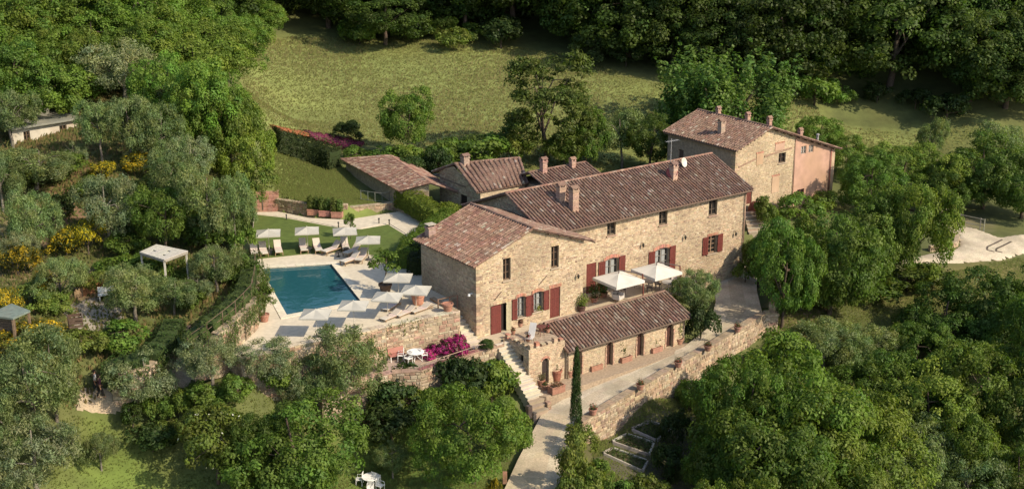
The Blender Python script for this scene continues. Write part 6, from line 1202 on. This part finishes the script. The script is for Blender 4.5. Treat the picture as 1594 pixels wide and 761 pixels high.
for k, (a, b) in enumerate(((1197, 488), (1203, 486), (1209, 485))): p = pot(a, b, -1.0, .2, .3, ('left', 'middle', 'right')[k] + ' one of three small terracotta pots on the squat wall pier', GER(.2, .18, .24), 'small pots on the wall pier'); p.location.z = -1.03; p.location.x = rt.x - .45 + .25 * k; p.location.y = rt.y + .3
def trough(px, py, z, L, wd, h, label, plant_=None, group=None, rz=ROTU, col=TC):
    o = empty('terracotta_trough', P(px, py, z), label, 'planter', group, rz); mb = MB(); c = vary(col, .1); t = .05
    for s in (-1, 1): mb.box(-L / 2, s * (wd / 2 - t / 2) - t / 2, 0, L / 2, s * (wd / 2 - t / 2) + t / 2, h, c); mb.box(s * (L / 2 - t / 2) - t / 2, -wd / 2 + t, 0, s * (L / 2 - t / 2) + t / 2, wd / 2 - t, h - .003, c)
    mb.box(-L / 2 - .03, -wd / 2 - .03, h - .09, L / 2 + .03, -wd / 2 - .002, h - .01, c); mb.build('trough', M['terracotta'], o); mb = MB(); mb.box(-L / 2 + t, -wd / 2 + t, .05, L / 2 - t, wd / 2 - t, h - .06, (.05, .035, .025)); mb.build('soil', M['bark'], o)
    for q in plant_ or []: f = leaves_bush(o, *q[1:]); f.location = q[0]
    return o
CLB = lambda x, h, n=90: ((x, .22, 0), .26, h / 2, .4, n, (.10, .13, .035), .12)
trough(927, 575, -2.98, 1.05, .45, .42, 'terracotta trough with climbers between the first two arched doors', [CLB(-.3, 1.3), CLB(.35, 1.6)], 'troughs along the annex'); trough(973.5, 562, -2.98, 1.0, .45, .42, 'terracotta trough with a green bush between the middle arched doors', [CLB(0, 1.2, 200), CLB(-.3, 1.7)], 'troughs along the annex'); trough(1021, 547, -2.98, 1.0, .45, .42, 'terracotta trough with broad leaves before the last arched door', [CLB(0, .9, 240), CLB(.4, 1.0, 120)], 'troughs along the annex')
pot(1057, 535, -2.98, .35, .5, 'terracotta pot with tall climber at the end of the annex', (.3, .9, .5, 200, (.12, .15, .04), .13)); pot(887, 586, -2.98, .3, .55, 'terracotta pot beside the annex downpipe', (.2, .2, .45, 60, (.08, .1, .03), .1))
trough(866, 610, -2.98, 1.15, .6, .55, 'large terracotta trough of dried flowers at the head of the drive steps', [((0, 0, 0), .5, .22, .45, 240, (.16, .10, .05), .09, (.25, .12, .08), .4)]); pot(866, 592, -2.98, .42, .85, 'tall brown barrel shaped pot by the lookout door', (.2, .35, .8, 60, (.10, .12, .04), .1), col=(.27, .11, .065))
pot(842, 600, -2.98, .3, .5, 'terracotta pot with spiky plant at the lookout wall foot', (.35, .45, .4, 110, (.14, .12, .05), .12)); pot(834, 590, -2.98, .22, .35, 'small terracotta pot tucked by the lookout corner', GER(.3, .3, .3)); pot(848, 606, -2.98, .26, .4, 'terracotta pot in front of the spiky one', GER(.2, .2, .3))
for i, ((a, b), l) in enumerate((((488, 334), 'left of three behind the lawn path'), ((506, 336), 'middle of three behind the lawn path'), ((525, 338), 'right of three behind the lawn path'))): trough(a, b, PZ + .04, 1.0, .6, .55, 'pink terracotta trough of tall green plants, ' + l, [((-.25, 0, 0), .36, .8, .45, 620, (.12, .165, .035), .17), ((.25, .0, 0), .36, .75, .45, 620, (.10, .15, .03), .17)], 'troughs behind the lawn path', math.radians(-6), (.40, .2, .15))
pot(651, 473, PZ, .55, .85, 'big terracotta pot under the parasol by the house wall', None, col=(.48, .24, .16)); pot(697, 484, PZ + .1, .4, .6, 'terracotta pot at the corner of the pool terrace wall', None); pot(397, 480, PZ, .42, .7, 'terracotta pot half hidden by trailing rosemary', None)
for (a, b, r, h, s, l, cc) in ((600, 456, .5, .75, 1.25, 'dark', 'large dark planted tub with a lemon tree in house shadow'), (412, 500, .36, .55, 1.0, '', 'terracotta pot with lemon tree at the near pool corner')):
    p = pot(a, b, PZ, r, h, cc, None, col=(.14, .085, .065) if l else TC); v = KIND['lemon'][0]; k = link('crown', v['crown'], p, (0, 0, h * .7)); k.scale = (s, s, s); k = link('stem', v['trunk'], p, (0, 0, h * .7)); k.scale = (s, s, s)
for a, b, z, r, h, rx, rz, l, c in ((836, 497, 0, .3, .4, .55, .6, 'potted yellow green bush between the front house windows and red door', (.17, .19, .03)), (905, 484, 0, .38, .5, .62, .6, 'dark pot with bright green bush at the front house corner', (.12, .17, .03)), (810, 508, 0, .2, .3, .22, .2, 'small pot under the front house window', (.16, .09, .05)), (925, 470, 0, .3, .4, .7, .8, 'tall potted shrub in the corner of the two houses', (.06, .1, .022)), (940, 462, 0, .3, .4, .6, .7, 'potted shrub behind the nearer white parasol', (.055, .095, .02)), (985, 430, 0, .25, .35, .5, .5, 'yellowish potted shrub between the white parasols', (.15, .17, .03))):
    pot(a, b, z, r, h, l, (rx, rz, h * .8, 420, c, .14), col=(.10, .06, .05) if 'dark' in l else TC)
for a, b, rx, l in ((799, 520, .22, 'pot of flowers on the shaded lookout parapet'), (822, 531, .2, 'pot of flowers on the lookout front corner'), (853, 517, .22, 'pot of flowers at the annex end of the lookout'), (842, 515, .24, 'pot of reddish leaves on the lookout roof')): pot(a, b, .05, .18, .3, l, (rx, .22, .25, 120, (.11, .09, .035), .1, (.4, .06, .09), .25))
dk = empty('deck_chair', P(826, 530, .02), 'pale grey deck chair leaning on the lookout roof', 'deck chair', rz=ROTU + .6); a = math.radians(58); d = Vector((math.cos(a), 0, math.sin(a))); n = Vector((-math.sin(a), 0, math.cos(a))); mb = MB(); mb.obox(Vector((.1, 0, .3)) + d * .5, d, Y_, n, .52, .25, .02, (.55, .53, .5)); mb.build('backrest', M['fabric'], dk); mb = MB(); mb.box(-.45, -.25, .28, .1, .25, .32, (.55, .53, .5)); mb.build('seat', M['fabric'], dk)
for x in (-.4, .05):
    for s in (-1, 1): mb = MB(); mb.box(x - .02, s * .24 - .02, 0, x + .02, s * .24 + .02, .28, (.4, .36, .3)); mb.build('leg', M['wood'], dk)
tt2 = make_table(.38, (.13, .05, .04), 'round_table', 'dark red round table on the lookout roof'); tt2.location = P(842, 522, .02)
for i, ((a, b), l) in enumerate((((446, 342), 'dark bollard light on the lawn edge near the brick stair'), ((527, 354), 'dark bollard light on the lawn edge near the planters'), ((606, 350), 'dark bollard light at the shaded bend of the path'), ((590, 348), 'dark bollard light between the others at the path bend'))):
    o = empty('bollard_light', P(a, b, PZ + .03), l, 'lamp', 'bollard lights along the lawn'); mb = MB(); mb.tube((0, 0, 0), (0, 0, .38), .05, n=8, col=(.06, .055, .05)); mb.build('post', M['metal'], o); mb = MB(); mb.lathe((0, 0, .38), [(.05, 0), (.09, .02), (.08, .1), (.02, .14)], 8, (.05, .05, .05)); mb.build('cap', M['metal'], o)
# small bare sapling in front of the lawn path
plant('lemon', 546, 332, 372, 15, 'thin young tree on the lawn beside the half hidden parasol', z=PZ + .03)
# ---- white canopy on the olive hillside
gz = P(255, 424, 4.0); GZ = empty('garden_canopy', gz, 'white board topped canopy on posts among the olive trees', 'canopy'); gcs = [P(a, b, 6.0) for a, b in ((217, 393), (256, 405.5), (293, 391.5), (243, 381))]
ctr = sum(gcs, Vector()) / 4
for i in range(4):
    mb = MB(); q = gcs[i].lerp(ctr, .08); g0 = tz(q.x, q.y); mb.obox(Vector((q.x, q.y, (5.95 + g0) / 2 - .15)), X_, Y_, ZV, .06, .06, (5.95 - g0) / 2 + .1, (.55, .52, .44)); wb(mb, 'post', M['paint'], GZ)
nb_ = 9
for k in range(nb_):
    a, b = gcs[0].lerp(gcs[1], (k + .05) / nb_), gcs[0].lerp(gcs[1], (k + .95) / nb_); c, d = gcs[3].lerp(gcs[2], (k + .95) / nb_), gcs[3].lerp(gcs[2], (k + .05) / nb_)
    segs = [(0, 1)] if k not in (2, 5, 6) else ([(0, .38), (.46, 1)] if k == 2 else [(0, .62), (.7, 1)] if k == 5 else [(0, .25), (.33, 1)])
    for s0, s1 in segs:
        h = ZV * (.05 + random.uniform(0, .015)); mb = MB(); A, B, C, D = a.lerp(d, s0), b.lerp(c, s0), b.lerp(c, s1), a.lerp(d, s1); mb.add([A + h, B + h, C + h, D + h, A, B, C, D], [(0, 1, 2, 3), (7, 6, 5, 4), (0, 4, 5, 1), (1, 5, 6, 2), (2, 6, 7, 3), (3, 7, 4, 0)], vary((.50, .47, .40), .05, .02)); wb(mb, 'board', M['paint'], GZ)
mb = MB()
for i in range(4): a, b = gcs[i], gcs[(i + 1) % 4]; mb.obox((a + b) / 2 - ZV * .08, (b - a).normalized(), (b - a).normalized().cross(ZV), ZV, (b - a).length / 2 - .06, .03, .06, (.3, .27, .22))
wb(mb, 'beams', M['wood'], GZ, kind='stuff')
# ---- orange board fence, lamp post, shelter on the hillside
FN = empty('board_fence', P(132, 462, 3.3), 'short orange board fence at the hillside patio', 'fence'); fa, fb = P(130, 464, 3.3), P(164, 454, 3.3); e = (fb - fa); L = e.length; e.normalize(); n = e.cross(ZV)
for k in range(6):
    mb = MB(); mb.obox(fa + e * (L / 2) + ZV * (.14 + .19 * k), e, n, ZV, L / 2, .02, .088, vary((.42, .19, .09), .1)); wb(mb, 'board', M['wood'], FN)
for k in range(3): mb = MB(); mb.obox(fa + e * (L * k / 2) - n * .06 + ZV * .6, e, n, ZV, .05, .04, .75, (.16, .08, .045)); wb(mb, 'post', M['wood'], FN)
fa2 = P(118, 470, 3.3); mb = MB()
pf = empty('picket_fence', fa2, 'low rough picket fence left of the orange boards', 'fence')
for k in range(6): p = fa2.lerp(fa, k / 5.5); mb = MB(); mb.obox(p + ZV * .4, e, n, ZV, .05, .03, random.uniform(.38, .5), vary((.3, .2, .12), .2)); wb(mb, 'picket', M['wood'], pf)
wt = empty('white_bench', P(167, 466, 3.36), 'white garden bench by the orange fence', 'bench', rz=.3); mb = MB(); mb.box(-.6, -.25, .38, .6, .25, .45, (.75, .75, .73)); mb.build('seat', M['paint'], wt); mb = MB(); mb.box(-.6, .22, .5, .6, .28, .9, (.75, .75, .73)); mb.build('backrest', M['paint'], wt)
for s in (-1, 1): mb = MB(); mb.box(s * .5 - .03, -.2, 0, s * .5 + .03, .2, .38, (.75, .75, .73)); mb.build('leg', M['paint'], wt)
lp_ = empty('lamp_post', P(98, 484, 3.3), 'dark lamp post with white floodlight on the hillside', 'lamp post'); mb = MB(); mb.tube((0, 0, -.3), (0, 0, 2.7), .07, .05, 8, (.03, .028, .025)); mb.build('pole', M['metal'], lp_); mb = MB(); mb.box(-.5, -.1, .75, -.25, .1, 1.1, (.8, .8, .78)); mb.build('floodlight', M['paint'], lp_); mb = MB(); mb.tube((0, 0, .95), (-.3, 0, .95), .02, n=5, col=(.05, .05, .05)); mb.build('bracket', M['metal'], lp_)
SH = empty('garden_shelter', P(12, 500, 3.5), 'low shelter with grey green roof at the left edge', 'shelter'); sq = [P(a, b, 5.0) for a, b in ((-22, 490), (20, 495), (47, 483), (18, 472))]
und = MB(); und.add(sq + [p - ZV * .12 for p in sq], [(0, 1, 2, 3), (7, 6, 5, 4), (0, 4, 5, 1), (1, 5, 6, 2), (2, 6, 7, 3), (3, 7, 4, 0)], (.16, .20, .17)); wb(und, 'roof', M['tile'], SH)
for i in range(4): q = sq[i].lerp(sum(sq, Vector()) / 4, .1); mb = MB(); g0 = tz(q.x, q.y); mb.obox(Vector((q.x, q.y, (4.85 + g0) / 2)), X_, Y_, ZV, .07, .07, (4.85 - g0) / 2 + .1, (.2, .14, .09)); wb(mb, 'post', M['wood'], SH)
w0 = sq[0].lerp(sq[1], .5); 
for k in range(5): mb = MB(); d = (sq[1] - sq[0]).normalized(); mb.obox(w0 + (sq[3] - sq[0]).normalized() * .25 - ZV * (.3 + .2 * k), d, d.cross(ZV), ZV, (sq[1] - sq[0]).length * .46, .02, .09, vary((.12, .085, .06), .15)); wb(mb, 'plank', M['wood'], SH)
WB_ = empty('wood_crate', P(118, 508, 3.3), 'dark slatted wooden compost crate below the patio', 'crate', rz=.4)
for s in range(4):
    a = s * math.pi / 2; d = Vector((math.cos(a), math.sin(a), 0)); n = d.cross(ZV)
    for k in range(3): mb = MB(); mb.obox(n * .45 + ZV * (.15 + .25 * k), d, n, ZV, .44, .02, .09, vary((.09, .06, .04), .2)); mb.build('slat', M['wood'], WB_)
# ---- hut at the end of the bank, fences and railings
HT = empty('stone_hut', P(282, 545, 0.2), 'small dark wooden lean-to built into the bank by the path', 'hut'); hb = P(280, 545, .3); mb = MB()
for k in range(7): mb = MB(); mb.obox(hb + X_ * (-.75 + .25 * k) + ZV * 1.75 - Y_ * .1, X_, Y_, ZV, .115, .75, .04, vary((.13, .095, .075), .2)); wb(mb, 'roof_board', M['wood'], HT)
for s in (-1, 1): mb = MB(); mb.obox(hb + X_ * (.75 * s) + ZV * .85, X_, Y_, ZV, .1, .55, .86, vary((.40, .32, .23))); wb(mb, 'side_wall', M['stone'], HT)
mb = MB(); mb.obox(hb + Y_ * .5 + ZV * .85, X_, Y_, ZV, .6, .05, .85, (.05, .035, .03)); wb(mb, 'back_wall', M['wood'], HT)
def rail_fence(name, label, pts, h, rails, col, postr=.04, step=1.6, mat='wood', railr=.025):
    root = empty(name, pts[0], label, 'fence'); seg = along([Vector(p) for p in pts], step); ps = [Vector((p.x, p.y, p.z)) for p, _ in seg] + [Vector(pts[-1])]
    for p in ps: mb = MB(); mb.tube(p - ZV * .3, p + ZV * h, postr, n=6, col=vary(col)); wb(mb, 'post', M[mat], root)
    for k in rails:
        for a, b in zip(ps, ps[1:]): mb = MB(); mb.tube(a + ZV * k, b + ZV * k, railr, n=5, col=vary(col)); wb(mb, 'rail', M[mat], root)
rail_fence('wire_fence', 'thin brown railing along the top of the rosemary bank', [Vector((p.x - .35, p.y + .3, p.z)) for p in iv], 1.0, (.5, .98), (.15, .10, .07), .03, 1.5, railr=.02)
rail_fence('garden_railing', 'thin grey railing on the grass beside the shed', gpts([(562, 312), (590, 316), (620, 314)]), 1.0, (.15, .95), (.22, .23, .2), .03, .7, 'metal', .02)
rail_fence('terrace_railing', 'weathered timber rail at the top of the pool steps', [P(682, 480, PZ), P(712, 473, PZ)], .7, (.35, .68), (.26, .15, .10), .05, 1.0)
rail_fence('flower_terrace_rail', 'thin curved rail along the front of the flower terrace', [p + ZV * .05 for p in lw[3:]], .5, (.48,), (.36, .27, .18), .02, 1.2)
rail_fence('track_railing', 'pale wooden railing beside the gravel track', gpts([(1494, 352), (1512, 356), (1531, 360)]), 1.25, (.5, 1.18), (.30, .28, .23), .05, 2.0, railr=.04)
for k, off in enumerate((0, 1)):
    mb = MB(); pts = [G(a, b) + ZV * .04 for a, b in ((1560 + 14 * off, 375 + 3 * off), (1548 + 14 * off, 381 + 3 * off), (1537 + 14 * off, 386 + 3 * off), (1536 + 14 * off, 391 + 2 * off), (1548 + 12 * off, 394 + off))]
    for a, b in zip(pts, pts[1:]): d = (b - a).normalized(); mb.obox((a + b) / 2 + ZV * .08, d, d.cross(ZV), ZV, (b - a).length / 2 - .01, .09, .035, vary((.10, .08, .06)))
    tag(mb.build('drain_kerb', M['stone']), ('dark curved kerb across the gravel track nearer the trees', 'dark curved kerb across the gravel track nearer the asphalt shade')[k], 'kerb')
# ---- kitchen garden beds
for i, (cs, l) in enumerate((([(982, 672), (1012, 660), (1046, 672), (1022, 690)], 'raised bed with pale stone edge farthest from the camera'), ([(952, 692), (976, 680), (1018, 694), (1010, 712)], 'raised bed of dark leafy plants in the middle'), ([(938, 710), (954, 702), (1008, 722), (1000, 738)], 'raised bed nearest the bright hedge'))):
    pts = [p + ZV * .05 for p in gpts(cs)]; root = empty('garden_bed', pts[0], l + ' of the kitchen garden', 'garden bed', 'raised beds of the kitchen garden')
    for a, b in zip(pts, pts[1:] + pts[:1]): mb = MB(); d = (b - a).normalized(); mb.obox((a + b) / 2 + ZV * .12, d, d.cross(ZV), ZV, (b - a).length / 2 - .08, .07, .16, vary((.33, .31, .26))); wb(mb, 'edging', M['pave'], root)
    mb = MB(); mb.quad(*[p.lerp(sum(pts, Vector()) / 4, .05) + ZV * .16 for p in pts], (.07, .06, .035)); wb(mb, 'soil', M['ground'], root); pos = []
    for _ in range(500): a, b = random.random(), random.random(); pos.append(tuple(pts[0].lerp(pts[1], a).lerp(pts[3].lerp(pts[2], a), b) + ZV * random.uniform(.1, .4)))
    n = len(pos); pos = np.array(pos); f = leaf_mesh('crop', pos, np.array([0, 0, 1.]) + RNG.normal(size=(n, 3)) * .5, RNG.uniform(.1, .25, n), RNG.uniform(.06, .12, n), np.array((.06, .09, .025)) * RNG.uniform(.6, 1.4, (n, 1)), M['leaf']); o = link('crop', f); o.parent = root; o.matrix_parent_inverse = wmat(root).inverted(); o['kind'] = 'stuff'
plant('broom', 768, 738, 790, 26, 'golden leaved upright bush at the bottom by the drive', cat='bush')
mb = MB(); q = P(786, 752, -5.2)
for k in range(4): mb.obox(q + ZV * (.12 + .2 * k), X_, Y_, ZV, .14, .14, .095, vary((.28, .16, .1)))
tag(mb.build('drive_post', M['brick']), 'low brown post at the drive edge beside the golden bush', 'post')
# covered barrels by the rear house steps
CV = empty('covered_pile', P(1176, 334, .4), 'dark red domed cover beside the rear house steps', 'cover'); mb = MB(); mb.lathe((0, 0, 0), [(.75, 0), (.74, .6), (.62, 1.0), (.35, 1.25), (.02, 1.32)], 14, (.15, .05, .04)); mb.build('cover', M['fabric'], CV, smooth=True); mb = MB(); mb.box(.3, -1.1, 0, 1.0, -.5, .7, (.13, .045, .035)); mb.build('flap', M['fabric'], CV)
stairs('rear_steps', 'worn stone steps climbing to the rear house door', W(35.6, 7.2), W(37.2, 9.6), -.5, .9, 6, (U - V * .4).normalized(), 1.9, (.38, .30, .22))
# ---- two people on the path
def person(px, py, z, rz, label, top, legs, hair, h=1.68, stride=.16, top_len=.86):
    root = empty('person', P(px, py, z), label, 'person', rz=rz, scale=(h / 1.72,) * 3)
    def skin(nm, vs, es, rs, mat, parent, sub=2):
        me = bpy.data.meshes.new(nm); me.from_pydata(vs, es, []); me.materials.append(mat); o = link(nm, me, parent); m = o.modifiers.new('skin', 'SKIN'); m.use_smooth_shade = True; m.branch_smoothing = .4
        for i, r in enumerate(rs): me.skin_vertices[0].data[i].radius = (r, r) if not isinstance(r, tuple) else r
        me.skin_vertices[0].data[0].use_root = True; s = o.modifiers.new('sub', 'SUBSURF'); s.levels = sub; s.render_levels = sub; return o
    cm = lambda nm, c: material(nm, .8, 10, .08, col=c)
    s = stride; V0 = [(0, 0, .93), (0, 0, 1.15), (0, 0, 1.36), (0, -.01, 1.46), (0, .015, 1.56), (0, .02, 1.66)]; E0 = [(0, 1), (1, 2), (2, 3), (3, 4), (4, 5)]; R0 = [(.15, .11), (.13, .1), (.16, .1), .055, .085, .06]
    def add(p, par, r): V0.append(p); E0.append((par, len(V0) - 1)); R0.append(r); return len(V0) - 1
    for sx in (-1, 1):
        f = s * sx; a = add((sx * .1, 0, .86), 0, .09); k = add((sx * .11, f * .5 + .03, .48), a, .06); an = add((sx * .11, f - .02, .08), k, .042); add((sx * .12, f + .15, .03), an, .035)
        sh_ = add((sx * .19, 0, 1.38), 2, .06); el = add((sx * .25, -.5 * f - .03, 1.1), sh_, .042); wr = add((sx * .25, -.9 * f + .06, .87), el, .03); pm = add((sx * .25, -.95 * f + .09, .8), wr, .032)
        for q, (dx, ln) in enumerate(((-.027, .07), (-.009, .085), (.009, .08), (.027, .062))): m = add((sx * .25 + dx * .4, -.95 * f + .1 + dx, .765), pm, .009); add((sx * .245 + dx * .4, -.95 * f + .115 + dx, .765 - ln), m, .008)
        m = add((sx * .225, -.95 * f + .13, .79), pm, .01); add((sx * .215, -.95 * f + .16, .755), m, .009)
    skin('body', V0, E0, R0, cm('skin_tone', (.40, .23, .15)), root, 1)
    tv = [(0, 0, top_len), (0, 0, 1.12), (0, 0, 1.36), (0, 0, 1.44)]; te = [(0, 1), (1, 2), (2, 3)]; tr_ = [(.2, .145), (.165, .13), (.19, .125), .075]
    for sx in (-1, 1): n = len(tv); tv += [(sx * .2, 0, 1.39), (sx * .255, -.25 * s * sx - .02, 1.22), (sx * .262, -.5 * s * sx - .03, 1.06)]; te += [(2, n), (n, n + 1), (n + 1, n + 2)]; tr_ += [.085, .068, .055]
    skin('top', tv, te, tr_, cm('top_cloth', top), root, 1)
    lv = [(0, 0, .95)]; le = []; lr = [(.17, .13)]
    for sx in (-1, 1): n = len(lv); f = s * sx; lv += [(sx * .1, 0, .84), (sx * .11, f * .5 + .03, .48), (sx * .11, f - .02, .12)]; le += [(0, n), (n, n + 1), (n + 1, n + 2)]; lr += [.11, .085, .065]
    skin('trousers', lv, le, lr, cm('trouser_cloth', legs), root, 1)
    mb = MB(); mb.lathe((0, -.012, 1.585), [(.088, -.06), (.103, 0), (.098, .06), (.06, .115), (.01, .13)], 12, hair); mb.build('hair', M['bark'], root, smooth=True)
    for sx in (-1, 1): mb = MB(); mb.lathe((sx * .03, .098, 1.585), [(.004, -.01), (.011, 0), (.004, .01)], 6, (.03, .02, .02)); mb.build('eye', M['skin'], root)
    mb = MB(); mb.tube((0, .1, 1.575), (0, .118, 1.545), .008, .014, 5, (.40, .23, .15)); mb.build('nose', M['skin'], root); mb = MB(); mb.box(-.025, .088, 1.508, .025, .1, 1.516, (.25, .08, .07)); mb.build('mouth', M['skin'], root)
    for sx in (-1, 1): mb = MB(); mb.obox((sx * .1, .02, 1.57), X_, Y_, ZV, .008, .018, .03, (.40, .23, .15)); mb.build('ear', M['skin'], root)
    return root
person(157, 619, -.28, math.radians(-50), 'person in plum top and black trousers walking on the stone path', (.09, .035, .055), (.018, .016, .018), (.05, .03, .02))
person(150, 612, -.28, math.radians(-60), 'person in pale grey top walking just behind the one in plum', (.33, .33, .34), (.06, .06, .065), (.03, .02, .015), 1.72)
# ---- labels for what stands in groups: each by what it stands next to
ORD = 'first second third fourth fifth sixth seventh eighth ninth tenth eleventh twelfth thirteenth fourteenth fifteenth sixteenth seventeenth eighteenth nineteenth twentieth'.split()
def by_neighbour(group, noun):
    mem = [o for o in bpy.data.objects if o.get('group') == group]; hero = [o for o in bpy.data.objects if o.get('category') and o.get('group') is None and o.get('label') and o.type == 'EMPTY']; used = set()
    for o in mem:
        for h in sorted(hero, key=lambda h: (h.location - o.location).length)[:12]:
            d = o.location - h.location; rel = ('right of' if d.x > 0 else 'left of') if abs(d.x) > abs(d.y) * .8 else ('behind' if d.y > 0 else 'in front of'); t = noun + ' ' + rel + ' the ' + h['label']
            if len(t.split()) <= 16 and t not in used: used.add(t); o['label'] = t; break
by_neighbour('trees of the wooded bank below the drive', 'bank tree'); by_neighbour('wild shrubs of the olive hillside', 'wild shrub'); by_neighbour('shrubs along the forest edge', 'undergrowth shrub'); by_neighbour('trees of the wood above the olive hillside', 'wood tree')
fr = sorted([o for o in bpy.data.objects if o.get('group') == FG['a']], key=lambda o: o.location.x / o.location.y)
for i, o in enumerate(fr[:20]): o['label'] = 'dark front row oak, ' + ORD[i] + ' from the left along the forest edge'
